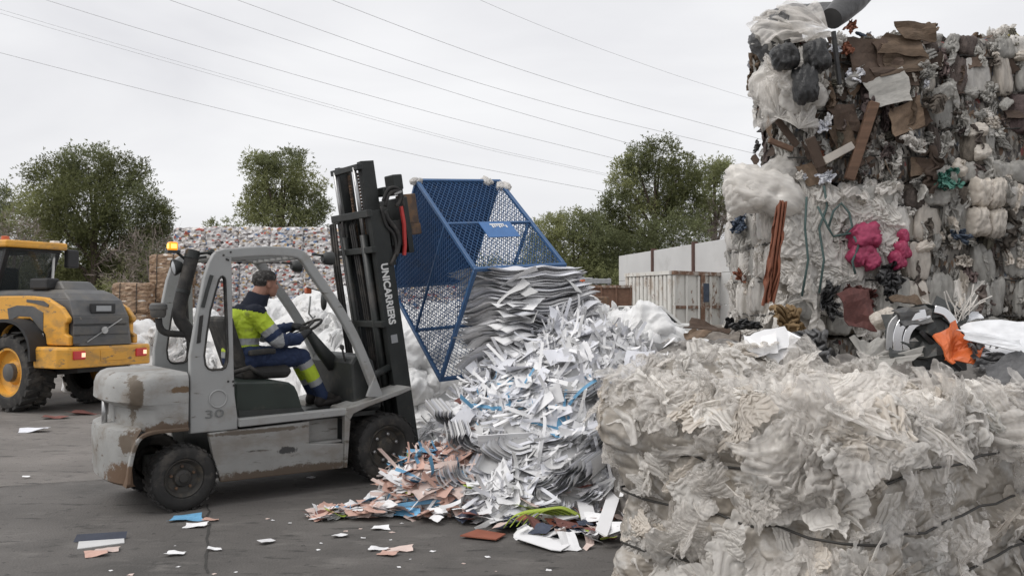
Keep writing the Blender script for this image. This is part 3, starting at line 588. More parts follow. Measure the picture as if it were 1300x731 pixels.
# ------------------------------------------------------------------ trees and shrubs
def tufts(C, dirs, ln, wd, k, seed):
    """K thin tapering blades on every centre, leaning along DIRS"""
    rs = np.random.RandomState(seed); n = len(C); D = np.repeat(dirs, k, 0) * .75 + rs.normal(size=(n * k, 3)) * .62; D /= np.linalg.norm(D, axis=1, keepdims=True)
    S = np.cross(D, rs.normal(size=(n * k, 3))); S /= np.linalg.norm(S, axis=1, keepdims=True); B = np.repeat(C, k, 0) + rs.normal(size=(n * k, 3)) * ln * .18
    l = ln * (.55 + .8 * rs.rand(n * k, 1)); w = wd * (.6 + .8 * rs.rand(n * k, 1))
    V = np.stack([B - S * w * .35, B + D * l * .5 - S * w, B + D * l, B + D * l * .5 + S * w, ], 1).reshape(-1, 3)
    F = np.arange(n * k * 4).reshape(-1, 4); return V, F
def tree(name, label, cat, D, blobs, dens, ln, mats, group=None, trunk_px=None, wd=.16, k=5, depth=1.0, twigs=False, seed=1, base_z=0):
    """BLOBS: (px, py, rx px, ry px) of foliage masses measured at distance D"""
    s = D / FPX; px0 = trunk_px if trunk_px is not None else np.mean([b[0] for b in blobs]); base = at(px0, 390, D); base[2] = base_z
    root = tag(empty(name, base), label, cat, group); rs = np.random.RandomState(seed); per = {m: [] for m in mats}; cs = []
    for bi, (px, py, rx, ry) in enumerate(blobs):
        dd = D + (rs.rand() - .5) * depth * rx * s * 1.2; c = at(px, py, dd) - base; r = np.array([rx, rx * .9 * depth, ry]) * s; cs.append((c, r))
        n = int(dens * (rx * ry) / 100 * (1 if twigs else 4.6)); q = rs.normal(size=(n, 3)); q /= np.linalg.norm(q, axis=1, keepdims=True)
        lump = 1 + .35 * gnoise(q * 2.2 + seed, seed + bi); rad = (rs.rand(n, 1) ** .38) * lump[:, None]
        n = len(q); rad = np.maximum(rad, .5 * lump[:, None]); C = c + q * r * rad; ns = 9 + int(rx * ry / 90); sq = rs.normal(size=(ns, 3)); sq /= np.linalg.norm(sq, axis=1, keepdims=True); sub_ = c + sq * r * (.62 + .40 * rs.rand(ns, 1)); w2 = rs.rand(n) < (0 if twigs else .72); pick_ = rs.randint(0, ns, n); g_ = rs.normal(size=(n, 3)); C = np.where(w2[:, None], sub_[pick_] + g_ * r * .19, C); q = np.where(w2[:, None], q * .35 + sq[pick_] * .5 + g_ * .35, q) ; d = q * np.array([1, 1, .8]) + np.array([0, 0, .45])
        per[mats[bi % len(mats)]].append(tufts(C, d, ln * s * (6.5 if twigs else 3.5), wd * s * (5.2 if twigs else 3.2) * ln, k, seed * 50 + bi))
    for m in mats:
        V = []; F = []; b = 0
        for v, f in per[m]: V.append(v); F.append(f + b); b += len(v)
        if V: tag(obj('twigs' if twigs else 'crown', mesh_np('crown', np.concatenate(V), np.concatenate(F)), m, root), kind='stuff')
    top = max(c[2] for c, r in cs); t = MB(); h = max(.6, top * .9); w = max(.05, h * .022)
    lean = np.array([(rs.rand() - .5) * .3, 0, 0]); t.tube([(0, 0, 0), tuple(lean * .5 + (0, 0, h * .35)), tuple(lean + (0, 0, h * .7)), tuple(lean + (0, 0, h))], [w * 1.4, w, w * .7, w * .25]); t.build('trunk', 'bark' if not twigs else 'twig', root)
    for c, r in cs:
        z0 = max(.15 * h, min(c[2] * .62, h * .9)); mb = MB(); mb.tube([(lean[0] * z0 / h, 0, z0), tuple(c * .55 + np.array([0, 0, z0 * .45])), tuple(c)], [w * .5, w * .35, w * .12], 6); mb.build('limb', 'bark' if not twigs else 'twig', root)
    return root
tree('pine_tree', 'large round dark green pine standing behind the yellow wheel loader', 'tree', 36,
     [(72,228,34,34),(112,212,36,28),(150,222,32,28),(60,268,36,36),(110,262,46,42),(160,266,42,38),(196,280,26,30),(84,318,46,38),(140,322,52,40),(190,322,34,36),(110,365,60,38),(175,365,46,34),(52,300,24,30)], 36, 1.0, ['needle_mid', 'needle_dark', 'needle_mid', 'needle_pale'], 'pines behind the yard', 118, seed=3)
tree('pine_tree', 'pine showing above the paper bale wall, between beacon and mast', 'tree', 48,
     [(332,216,24,22),(362,206,30,18),(388,232,24,26),(350,240,36,32),(392,266,26,24),(328,262,26,26),(362,278,44,28),(360,320,44,34)], 36, 1.0, ['needle_mid', 'needle_dark', 'needle_pale'], 'pines behind the yard', 360, seed=5)
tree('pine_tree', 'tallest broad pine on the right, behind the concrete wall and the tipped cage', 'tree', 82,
     [(838,202,28,24),(808,206,20,20),(862,222,30,28),(792,226,22,24),(832,236,42,34),(782,256,20,20),(868,262,28,30),(822,282,50,38),(776,290,30,26),(856,310,48,38),(800,326,50,38),(842,352,60,34)], 36, .95, ['needle_mid', 'needle_dark', 'needle_mid', 'needle_pale'], 'pines behind the yard', 832, seed=8)
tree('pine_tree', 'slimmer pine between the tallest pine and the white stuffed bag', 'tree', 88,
     [(906,214,22,18),(922,226,18,22),(890,230,16,18),(908,246,28,24),(900,276,24,24),(925,262,16,22)], 34, .9, ['needle_mid', 'needle_pale', 'needle_dark'], 'pines behind the yard', 908, seed=9)
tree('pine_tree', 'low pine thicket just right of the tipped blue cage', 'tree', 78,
     [(698,292,24,22),(728,286,26,22),(752,292,26,26),(690,326,30,32),(730,326,42,36),(768,330,36,36),(710,358,46,26),(755,362,46,26)], 36, .95, ['needle_pale', 'needle_mid', 'needle_dark'], 'pines behind the yard', 728, seed=12)
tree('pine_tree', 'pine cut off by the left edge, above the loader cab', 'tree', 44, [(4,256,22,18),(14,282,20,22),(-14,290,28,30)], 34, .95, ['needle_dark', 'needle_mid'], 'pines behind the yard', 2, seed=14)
for k, (px, py, rx, ry) in enumerate([(268, 288, 9, 10), (294, 286, 14, 10)]):
    tree('small_tree', ['thin sprig of a treetop over the bale wall, nearest the beacon', 'low rounded treetop over the bale wall, left of the middle pine'][k], 'tree', 50, [(px, py, rx, ry), (px + 3, py + 18, rx * 1.2, ry * 1.4)], 40, .8, ['needle_mid'], seed=20 + k)
tree('bare_shrub', 'leafless brown shrub between the big left pine and the cardboard bales', 'shrub', 31, [(185,318,26,30),(208,330,22,34),(150,345,26,30),(205,372,30,30),(172,380,30,26),(228,320,12,22)], 9, 2.1, ['twig'], None, 190, wd=.028, k=5, twigs=True, seed=31)
tree('bare_shrub', 'leafless brown shrub at the left edge behind the loader cab', 'shrub', 33, [(22,292,24,22),(40,300,18,18),(5,318,26,26)], 9, 2.1, ['twig'], None, 18, wd=.028, k=5, twigs=True, seed=33)
tree('bare_tree', 'leafless grey brown tree behind the concrete wall, below the slim pine', 'tree', 84, [(905,278,34,26),(888,296,34,28),(930,290,24,34),(900,318,50,26)], 10, 2.0, ['twig'], None, 905, wd=.026, k=5, twigs=True, seed=35)
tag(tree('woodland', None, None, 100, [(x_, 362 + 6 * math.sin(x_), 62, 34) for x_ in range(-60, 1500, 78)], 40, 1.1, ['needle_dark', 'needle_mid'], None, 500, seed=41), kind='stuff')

# ------------------------------------------------------------------ power lines
wires = [((0, 67), (468, 183), (780, 246), 'lowest power line, running down to the trees from the left edge'),
         ((0, 12), (535, 165), (780, 223), 'second lowest power line across the grey sky, its upper strand'),
         ((0, 17), (535, 168), (775, 224), 'second lowest power line across the grey sky, its lower strand'),
         ((58, 0), (471, 122), (800, 206), 'third power line from below across the grey sky'),
         ((215, 0), (535, 105), (830, 191), 'fourth power line from below, passing over the tallest pine'),
         ((301, 0), (650, 118), (1000, 205), 'fifth power line from below, ending behind the white stuffed bag'),
         ((421, 0), (700, 101), (1000, 186), 'sixth power line from below, ending behind the tall bale stack'),
         ((609, 0), (790, 72), (1000, 140), 'faint topmost power line in the upper middle of the sky')]
for k, (a, b, c, lb) in enumerate(wires):
    Ys = (70, 84, 98); P = [at(*a, Ys[0]), at(*b, Ys[1]), at(*c, Ys[2])]; P = [P[0] * 1 - (P[1] - P[0]) * .5 + (0, 0, 1)] + P + [P[2] + (P[2] - P[1]) * 3.5 + (0, 0, 1.5)]
    mb = MB(); mb.tube(smoothpts(P, 8),   .018 if k in (1, 2, 7) else .026, 6); o = mb.build('power_line', 'wire_grey', smooth=True); tag(o, lb, 'power line', 'power lines overhead')

# ------------------------------------------------------------------ far wall, container, machines
A, B = at(785, 325, 60.), at(962, 299.5, 41.5); A[2] = B[2] = 0; dv = B - A; ln = np.linalg.norm(dv); u = dv / ln; zt = 5.32
root = tag(empty('concrete_wall', A, math.atan2(dv[1], dv[0])), 'long pale grey concrete panel wall with brown steel posts behind the container', 'wall')
js = [0.]
for px in (829, 881, 941): # posts where the photo shows them
    d = ray(px, 330); t = np.cross(A[:2] - EYE[:2], u[:2]) / np.cross(d[:2], u[:2]); js.append(float(np.dot(EYE[:2] + d[:2] * t - A[:2], u[:2])))
js += [js[-1] + 4.4, js[-1] + 8.8, js[-1] + 13.2]
for k in range(len(js) - 1):
    for lo, hi in ((0.02, 1.75), (1.77, 3.5), (3.52, zt)):
        mb = MB(); mb.box((js[k] + .1, 0, lo), (js[k + 1] - .1, .14, hi)); mb.build('panel', 'wall_concrete', root, bevel=.015, seg=1)
for j in js[1:]:
    mb = MB(); mb.box((j - .13, -.10, 0), (j + .13, .2, zt + .12)); mb.build('post', 'post_brown', root)
# roll-off container
cA = at(853, 418, 43.); cA[2] = 0; cl = at(797, 418, 46.5); cl[2] = 0; cr_ = at(916, 418, 45.5); cr_[2] = 0; ct = 3.32
root = tag(empty('scrap_container', cA), 'rusty white ribbed scrap container in front of the concrete wall', 'container')
for (P2, nr_, nm, rib) in ((cl, 11, 'side_wall', True), (cr_, 4, 'end_wall', False)):
    d = P2 - cA; L = np.linalg.norm(d[:2]); a = math.atan2(d[1], d[0]); M = Matrix.Rotation(a, 4, 'Z'); sg = -1 if P2 is cr_ else 1
    mb = MB(); mb.box((.0, -.04, .15), (L, .04, ct), M); mb.build(nm, 'container_white', root)
    for q in range(nr_ + 1):
        x = .08 + (L - .16) * q / nr_
        mb = MB(); w = .13 if rib else .09
        mb.box((x - w, -.16 if sg < 0 else .045, .15), (x + w, -.045 if sg < 0 else .16, ct), M); mb.build('rib', 'container_white', root, bevel=.05, seg=1)
    mb = MB(); mb.box((-.05, -.2, ct + .003), (L + .05, .2, ct + .2), M); mb.build('top_rail', 'container_rust' if not rib else 'container_white', root)
    if not rib:
        for z in (1.55, .35): mb = MB(); mb.box((0, -.13, z), (L, -.046, z + .16), M); mb.build('door_bar', 'container_rust', root)
        mb = MB(); mb.box((L * .52, -.20, .4), (L * .60, -.165, ct), M); mb.build('lock_rod', 'container_rust', root)
        mb = MB(); mb.box((L * .565, -.215, 1.9), (L * .68, -.17, 2.9), M); mb.build('blue_label', 'blue_rag', root)
mb = MB(); e = cl - cA + cr_ - cA; mb.add([(0, 0, .2), tuple((cl - cA) + (0, 0, .2)), tuple(e + (0, 0, .2)), tuple((cr_ - cA) + (0, 0, .2))], [(0, 1, 2, 3)]); mb.build('floor', 'container_rust', root)
for P2, Q2 in ((cl - cA, e), (cr_ - cA, e)):
    mb = MB(); mb.beam(tuple(P2 + (0, 0, 1.75)), tuple(Q2 + (0, 0, 1.75)), .08, ct - .3, (0, 0, 1)); mb.build('back_wall', 'container_rust', root)
# bank of soil and rubble before the container
mound('soil_bank', [(4.5, 38, .55, 2.6), (7.5, 38.5, .65, 3.2), (10.5, 38, .7, 3.2), (13.5, 37, .8, 3.5), (2, 38, .45, 2.5)], .16, 'soil', .18, 1.8, label=None)
# guard rail
p0, p1 = at(722, 357, 52), at(776, 357, 52); root = tag(empty('guard_rail', p0), 'galvanised guard rail beneath the pine thicket', 'guard rail'); d = p1 - p0
for z in (-.42, 0): mb = MB(); mb.beam((0, 0, z), tuple(d + (0, 0, z)), .08, .32); mb.build('rail', 'guard_steel', root, bevel=.03)
for t in (.05, .35, .65, .95): mb = MB(); b = d * t; mb.box((b[0] - .07, b[1] + .06, -p0[2]), (b[0] + .07, b[1] + .2, .2)); mb.build('post', 'guard_steel', root)
# brown skip
p0 = at(746, 420, 46); p0[2] = 0; root = tag(empty('rubbish_skip', p0), 'low rusty brown skip between guard rail and white container', 'skip')
mb = MB(); mb.loft([[(0.2, 0, 0), (2.9, 0, 0), (2.9, 1.9, 0), (.2, 1.9, 0)], [(-.1, 0, 2.75), (3.2, 0, 2.75), (3.2, 2, 2.75), (-.1, 2, 2.75)]]); mb.build('body', 'skip_brown', root)
for x in (.0, .8, 1.6, 2.4, 3.1): mb = MB(); mb.beam((.2 + x * .87, -.04, .1), (-.1 + x * 1.06, -.04, 2.7), .1, .08, (0, 1, 0)); mb.build('rib', 'skip_brown', root)
mb = MB(); mb.box((-.15, -.1, 2.7), (3.25, .02, 2.85)); mb.build('rim', 'container_rust', root)
# parked car behind
p0 = at(775, 418, 33); p0[2] = 0; root = tag(empty('parked_car', p0, R(8)), 'pale car shell with dark windows beside the white container', 'car')
mb = MB(); mb.loft([[(0, 0, .35), (3.6, 0, .35), (3.6, 1.6, .35), (0, 1.6, .35)], [(-.05, 0, 1.0), (3.7, 0, .95), (3.7, 1.6, .95), (-.05, 1.6, 1.0)]]); mb.build('body', 'car_white', root, bevel=.08)
mb = MB(); mb.loft([[(.1, .06, 1.0), (2.9, .06, 1.0), (2.9, 1.54, 1.0), (.1, 1.54, 1.0)], [(.75, .2, 1.62), (2.2, .2, 1.62), (2.2, 1.4, 1.62), (.75, 1.4, 1.62)]]); mb.build('window', 'car_glass', root, bevel=.04)
mb = MB(); mb.box((.7, .18, 1.6), (2.25, 1.42, 1.68)); mb.build('roof', 'car_white', root, bevel=.03)
for x, y in ((.1, .05), (.1, 1.55), (2.9, .05), (2.9, 1.55)): mb = MB(); mb.beam((x, y, .98), (.75 if x < 1 else 2.2, .2 if y < 1 else 1.4, 1.64), .1, .1); mb.build('window_pillar', 'car_white', root)
for x in (.7, 2.9):
    for y in (-.02, 1.45): mb = MB(); mb.lathe([(.0, 0), (.2, 0), (.32, .02), (.32, .16), (.0, .17)], (x, y, .32)); mb.build('wheel', 'black_rubber', root)
# dark excavator far behind
p0 = at(722, 420, 36); p0[2] = 0; root = tag(empty('excavator', p0), 'dark tracked machine half hidden behind the spilling paper', 'excavator')
mb = MB(); mb.box((-1.0, 0, 0), (2.2, .5, .75)); mb.box((-1.0, 1.6, 0), (2.2, 2.1, .75)); mb.build('tracks', 'machine_dark', root, bevel=.2)
mb = MB(); mb.box((-.9, .0, .85), (1.9, 2.1, 1.55)); mb.build('house', 'machine_dark', root, bevel=.1)
mb = MB(); mb.box((-1.0, .1, 1.55), (.2, 1.1, 2.65)); mb.build('cab', 'machine_dark', root, bevel=.08)
mb = MB(); mb.box((-.85, .06, 1.75), (.05, .1, 2.45)); mb.build('cab_window', 'lamp_glass', root)
mb = MB(); mb.tube([(.45, .4, 1.5), (.45, .4, 2.9)], [.07, .05]); mb.build('exhaust_pipe', 'machine_dark', root)
mb = MB(); mb.lathe([(0, .16), (.1, .14), (.12, 0), (0, 0)], (.62, .2, 2.75), 'z', 10); mb.tube([(.62, .2, 1.5), (.62, .2, 2.76)], .03); mb.build('beacon', 'orange_lens', root)
mb = MB(); mb.box((1.1, .3, 1.56), (1.8, 1.5, 2.1)); mb.build('engine_cover', 'rusty_steel', root, bevel=.08)
o = obj('lettering', text_mesh('VOLVO', .30, .01, .012), 'white_print', root); o.matrix_basis = Matrix.Translation((.1, -.03, 1.22)) @ Matrix.Rotation(R(90), 4, 'X')

# ------------------------------------------------------------------ wall of printed paper bales
def bale_disp(amp, fr, seed, sz, st=(1, 1, 1.6)):
    def d(P, Nn): return Nn * (amp * ridged(warp(P * fr * np.array(st) + seed * 7, .4, 1, seed), 3, seed) + amp * .8 * gnoise(P * fr * 2.7 + seed, seed))[:, None]
    return d
BW = [mesh_np('paper_bale', *rbox_np(.84, 1.1, .91, 22, .06, bale_disp(.035, 5, s, 0)), smooth=False) for s in range(5)]
BC = [mesh_np('card_bale', *rbox_np(.80, 1.0, .72, 22, .06, bale_disp(.03, 4, s, 0, (.7, .7, 4))), smooth=False) for s in range(4)]
rows = ['bottom', 'second lowest', 'second highest', 'top']; cols = ['first', 'second', 'third', 'fourth', 'fifth', 'sixth', 'seventh', 'eighth', 'ninth']
for r_ in range(4):
    for c_ in range(9):
        x = -8.55 + c_ * .86 + (NR.rand() - .5) * .03; y = 22.4 + (NR.rand() - .5) * .14 - .05 * c_ * 0; z = .465 + r_ * .925 + (NR.rand() * .05 if r_ == 3 else 0)
        nm = rows[r_] + ' row'
        o = inst('paper_bale', BW[(r_ * 2 + c_ * 3) % 5], 'print_speckle', None, Matrix.Translation((x, y, z)) @ Matrix.Rotation((NR.rand() - .5) * .05 + math.pi * (c_ % 2), 4, 'Z'))
        tag(o, f'speckled printed paper bale, {nm} of the far wall, {cols[c_]} from its left', 'paper bale', 'printed paper bales in the far wall')
for k, (x, n) in enumerate(((-9.35, 3), (-8.72, 4))):
    for r_ in range(n):
        o = inst('cardboard_bale', BC[(k * 2 + r_) % 4], 'card_speckle', None, Matrix.Translation((x + (NR.rand() - .5) * .05, 20.6 + k * .6, .37 + r_ * .735)) @ Matrix.Rotation((NR.rand() - .5) * .08, 4, 'Z'))
        tag(o, f"brown cardboard bale, {['lowest', 'second from the ground', 'third from the ground', 'fourth up and topmost'][r_]} in the {['shorter left', 'taller right'][k]} stack by the shrub", 'cardboard bale', 'cardboard bales by the shrub')
        for s in (-.2, .2):
            mb = MB(); mb.path([(s, -.52, -.36), (s, -.535, 0), (s, -.52, .36), (s, 0, .395), (s, .5, .37)], .012, .016, (1, 0, 0)); mb.build('strap', 'strap_wire', o)

# ------------------------------------------------------------------ loose white film behind the forklift
HB = [(-7.4, 17.0, 1.0, 1.6), (-6.2, 16.6, 1.15, 1.6), (-5.0, 16, 1.2, 1.7), (-3.9, 15.2, 1.35, 1.8), (-2.9, 14.2, 1.5, 1.8), (-2.1, 13.2, 1.4, 1.6), (-1.2, 12.2, 1.25, 1.25), (-.4, 12.2, 1.0, 1.2), (.6, 12.4, 1.1, 1.2), (1.3, 12.0, 1.25, 1.0), (2.0, 12, 1.1, 1.0), (2.6, 12.6, .9, 1.2)]
mound('film_heap', HB, .04, 'film_pale', .26, 2.4)
nb = 0
for k in range(120):
    b = HB[k % len(HB)]; a = R(180 + NR.rand() * 180); rr = b[3] * (.25 + .62 * NR.rand()); x, y = b[0] + rr * math.cos(a), b[1] + rr * math.sin(a)
    s = .32 + NR.rand() * .36; z = float(mound_h(np.array([x]), np.array([y]), HB)[0])
    o = inst('film_bundle', (WADS[k % 5] if k % 3 == 0 else BILL[k % 9] if k % 3 == 1 else BUNC[k % 4]), 'film_bright', None, Matrix.Translation((x, y, max(z, s * .25))) @ Euler((NR.rand() * .8, NR.rand() * .8, NR.rand() * 6)).to_matrix().to_4x4() @ Matrix.Diagonal((s * 1.35, s * 1.2, s * 1.25, 1)))
    wh = 'left of the forklift' if x / y < -.41 else 'seen through the cab' if x / y < -.2 else 'beyond the mast and front wheel' if x / y < -.03 else 'right of the spilling paper'
    tag(o, ('large' if s > .52 else 'small' if s < .42 else 'middling') + ' crumpled white film, far heap, ' + wh + (', near the ground' if z < .55 else ', on top' if z > 1.0 else ', halfway up'), 'film bundle', 'white film bundles in the far heap')
for (px, py, Y, s, lb) in ((738, 408, 10.6, .50, 'big smooth white ball of film right of the spilling paper'), (545, 532, 11.0, .42, 'rounded white film bag on the ground just beyond the front wheel'), (772, 424, 10.4, .36, 'small cream white film lump beside the big white ball'), (806, 434, 10.2, .34, 'white film lump nearest the clear plastic bale'), (548, 492, 11.3, .40, 'white film bag behind the cage corner, above the rounded one')):
    p = at(px, py, Y)
    o = inst('film_bag', WADS[(px * 3) % 5], 'film_cream' if 'cream' in lb else 'film_bright', None, Matrix.Translation(p) @ Euler((.2, .3, px)).to_matrix().to_4x4() @ Matrix.Diagonal((s, s * .9, s * .85, 1))); tag(o, lb, 'film bag', 'loose white film bags')

# ------------------------------------------------------------------ forklift (local frame: x forward, y to its far side, z up)
FO = G(235, 650); _f2 = G(494, 611); FTH = math.atan2(_f2[1] - FO[1], _f2[0] - FO[0])
FF = np.array([math.cos(FTH), math.sin(FTH), 0]); FLT = np.array([-math.sin(FTH), math.cos(FTH), 0])
def FL(px, py, c):
    d = ray(px, py); o = EYE - FO; t = (c - o @ FLT) / (d @ FLT); p = o + d * t
    return (float(p @ FF), c, float(p[2]))
def FX(pts, c): return [(FL(px, py, c)[0], FL(px, py, c)[2]) for px, py in pts]
WID = 1.12
fork = tag(empty('forklift', FO, FTH), 'worn grey forklift with rusty counterweight tipping the blue cage, 30 on its side', 'forklift')
def fb(mb, name, m, **k): return mb.build(name, m, fork, **k)
# chassis and panels
mb = MB(); mb.box((.26, .22, .26), (1.40, WID - .22, .60)); fb(mb, 'chassis', 'mast_black', bevel=.02)
mb = MB(); mb.box((.34, .07, .22), (1.04, WID - .07, .60)); fb(mb, 'tank_box', 'dark_plastic', bevel=.02)
pp = [(.18,.604), (1.05,.625), (1.05,.43), (1.385,.40), (1.385,.18), (.285,.198), (.268,.27), (.225,.40)]
for y0, y1 in ((0, .06), (WID - .06, WID)):
    mb = MB(); mb.prism(pp, y0, y1); fb(mb, 'side_panel', 'lift_panel', bevel=.008)
mb = MB(); mb.box((1.05, .045, .41), (1.385, .3, .43)); mb.box((1.05, .13, .43), (1.385, .15, .62)); fb(mb, 'step', 'lift_panel', bevel=.004)
for y0, y1 in ((-.012, .10), (WID - .10, WID + .012)):
    mb = MB(); mb.prism([(.43, .632), (1.385, .652), (1.45, .66), (1.45, .715), (1.385, .712), (.43, .700)], y0, y1); fb(mb, 'sill', 'lift_grey', bevel=.008)
mb = MB(); mb.box((.43, .1, .62), (1.75, WID - .1, .66)); fb(mb, 'floor', 'dark_plastic')
# counterweight
def plan(xf, dx=0., rec=False, inset=0.):
    p = [(xf, inset), (min(xf, -.28 + dx) - .002, inset), (min(xf - .004, -.335 + dx), .010 + inset), (-.385 + dx, .040 + inset), (-.435 + dx, .095 + inset * .6), (-.47 + dx, .17), (-.495 + dx, .27), (-.51 + dx, .38), (-.515 + dx, .48)]
    return p + [(x, WID - y) for x, y in p[::-1]]
def sec(pl, z, zf=None): return [(x, y, z) for x, y in pl]
mb = MB(); mb.loft([sec(plan(.02, .03), .862), sec(plan(.02, 0), .885), sec(plan(.02, .004), 1.00), sec(plan(.02, .02, inset=.004), 1.05), sec(plan(.02, .05, inset=.02), 1.083), sec(plan(.02, .10, inset=.055), 1.102)]); fb(mb, 'counterweight', 'lift_worn', smooth=35)
mb = MB(); mb.loft([sec(plan(.02, .12, inset=.002), .655), sec(plan(.02, .12, inset=.002), .70), sec(plan(.02, .12, inset=.002), .82), sec(plan(.02, .045, inset=.002), .864)]); fb(mb, 'tow_recess', 'lift_worn', smooth=35)
mb = MB(); mb.loft([sec(plan(-.33, .05), .69), sec(plan(-.335, .0), .672), sec(plan(-.365, -.012), .62), sec(plan(-.395, -.008, inset=.002), .50), sec(plan(-.415, .0, inset=.004), .36), sec(plan(-.43, .01, inset=.006), .262), sec(plan(-.43, .03, inset=.02), .243)][::-1]); fb(mb, 'counterweight_tail', 'lift_worn', smooth=35)
mb = MB(); mb.tube([(-.47, WID / 2, .64), (-.47, WID / 2, .90)], .022, 12); fb(mb, 'tow_pin', 'steel', smooth=True)
# flared lip of the rear wheel arch
lip = [(-.425, .27), (-.415, .40), (-.388, .53), (-.345, .615), (-.26, .650), (-.12, .656), (.02, .656)]
for y in (.0, WID):
    mb = MB(); mb.path([(x, y, z) for x, z in smoothpts(lip, 3)], .030, .05); fb(mb, 'wheel_arch', 'lift_worn', bevel=.008)
# pillar panels with tall window slots
OUT = [(.041,.611), (.036,1.235), (.085,1.55), (.142,1.863), (.180,1.985), (.216,2.055), (.25,2.085), (.30,2.10), (.36,2.10), (.366,2.018), (.378,1.55), (.393,1.085), (.40,.90), (.428,.70), (.428,.611)]
WIN = [(.278,1.868), (.292,1.874), (.308,1.862), (.314,1.84), (.328,1.55), (.339,1.256), (.336,1.17), (.322,1.128), (.296,1.112), (.215,1.110), (.180,1.122), (.158,1.155), (.148,1.231), (.168,1.41), (.195,1.594), (.235,1.75), (.262,1.845)]
for y, lab in ((.055, None), (WID - .055, None)):
    plate('pillar_panel', OUT, [WIN], .06, .010, 'lift_grey', fork, y)
    mb = MB(); W3 = [(x, y, z) for x, z in WIN + WIN[:2]]; mb.tube(W3, .011, 6); mb.tube([(x, y - .032, z) for x, y_, z in W3], .007, 6); fb(mb, 'window_seal', 'black_rubber', smooth=True)
yo = .0225
mb = MB(); mb.prism([(.085, 1.33), (.115, 1.335), (.137, 1.56), (.107, 1.55)], yo - .006, yo + .01); fb(mb, 'side_vent', 'black_rubber', bevel=.003)
mb = MB(); mb.path([(.13, yo - .003, 1.62), (.165, yo - .003, 1.76), (.20, yo - .003, 1.88)], .028, .012); fb(mb, 'handle_strip', 'dark_plastic')
mb = MB(); cx_, cz_ = FL(277, 506, .02)[0], FL(277, 506, .02)[2]; prof = [(.062, 0), (.066, -.006), (.073, -.006), (.077, 0)]; mb.lathe(prof, (cx_, yo, cz_), n=36); fb(mb, 'round_emblem', 'lift_grey', smooth=True)
tx = FL(272, 525.5, .02)
o = obj('number', text_mesh('30', .115, .0015, .0), 'grey_print', fork); o.matrix_basis = Matrix.Translation((tx[0], yo - .003, tx[2])) @ Matrix.Rotation(R(90), 4, 'X') @ Matrix.Diagonal((1.45, .8, 1, 1))
o = obj('number', text_mesh('30', .095, .0022, -.004), 'lift_grey', fork); o.matrix_basis = Matrix.Translation((tx[0], yo - .0035, tx[2])) @ Matrix.Rotation(R(90), 4, 'X') @ Matrix.Diagonal((1.50, .8, 1, 1))
for px, py in ((284, 324), (288, 329), (293, 320), (290, 484), (296, 484), (297, 489), (290, 330)):
    q = FL(px, py, .02); mb = MB(); mb.lathe([(0, -.006), (.008, -.005), (.009, .004)], (q[0], yo, q[2]), n=8); fb(mb, 'bolt', 'black_rubber')
# overhead guard
G1 = smoothpts([(.30, 2.062), (.36, 2.066), (.50, 2.083), (.69, 2.098), (.88, 2.098), (.97, 2.082), (1.03, 2.03), (1.10, 1.93), (1.34, 1.612), (1.53, 1.30), (1.74, .83)], 4)
for y in (.055, WID - .055):
    mb = MB(); mb.path([(x, y, z) for x, z in G1], .085, .065); fb(mb, 'guard_frame', 'lift_grey', bevel=.014)
mb = MB(); mb.box((1.20, .02, 1.72), (1.23, .03, 1.86)); 
for x, z in ((.34, 2.06), (.97, 2.065)): mb = MB(); mb.beam((x, .08, z), (x, WID - .08, z), .07, .05); fb(mb, 'cross_bar', 'lift_grey', bevel=.01)
for k in range(6): y = .2 + k * .144; mb = MB(); mb.beam((.36, y, 2.085), (.96, y, 2.09), .022, .05); fb(mb, 'roof_bar', 'lift_grey', bevel=.004)
# front fenders
for y0, y1, yi in ((-.02, .30, 1), (WID - .30, WID + .02, -1)):
    mb = MB(); mb.prism([(1.385, .655), (1.40, .715), (1.46, .722), (2.06, .872), (2.085, .858), (2.075, .838), (1.95, .80), (1.62, .715), (1.47, .662), (1.43, .60)], y0, y1); fb(mb, 'front_fender', 'lift_panel', bevel=.008)
    mb = MB(); ya, yb = (y0, y0 + .07) if yi > 0 else (y1 - .07, y1); mb.prism([(1.385, .655), (1.44, .60), (1.425, .40), (1.41, .185), (1.385, .185)], ya + .003, yb - .003); fb(mb, 'fender_flange', 'lift_panel', bevel=.006)
    mb = MB(); mb.prism([(1.62, .80), (1.70, 1.0), (1.80, .78)], ya + .03, yb - .003); fb(mb, 'pillar_foot', 'lift_grey', bevel=.006)
# engine cover, cowl
mb = MB(); mb.prism([(.435, .705), (.435, 1.0), (.80, .985), (.90, .968), (.955, .93), (.985, .87), (1.035, .705)], .085, WID - .085); fb(mb, 'engine_cover', 'cover_green', bevel=.02)
mb = MB(); mb.prism([(.45, .69), (.45, .76), (1.01, .74), (1.05, .69)], .07, .09); fb(mb, 'cover_trim', 'dark_plastic')
mb = MB(); mb.prism([(1.56, .66), (1.52, 1.10), (1.56, 1.165), (1.66, 1.19), (1.76, 1.12), (1.85, .80), (1.85, .66)], .14, WID - .14); fb(mb, 'cowl', 'dark_plastic', bevel=.03)
mb = MB(); mb.tube([(1.56, WID / 2, 1.06), (1.42, WID / 2, 1.22), (1.285, WID / 2, 1.40)], [.075, .06, .035], 12); fb(mb, 'steering_column', 'dark_plastic', smooth=True)
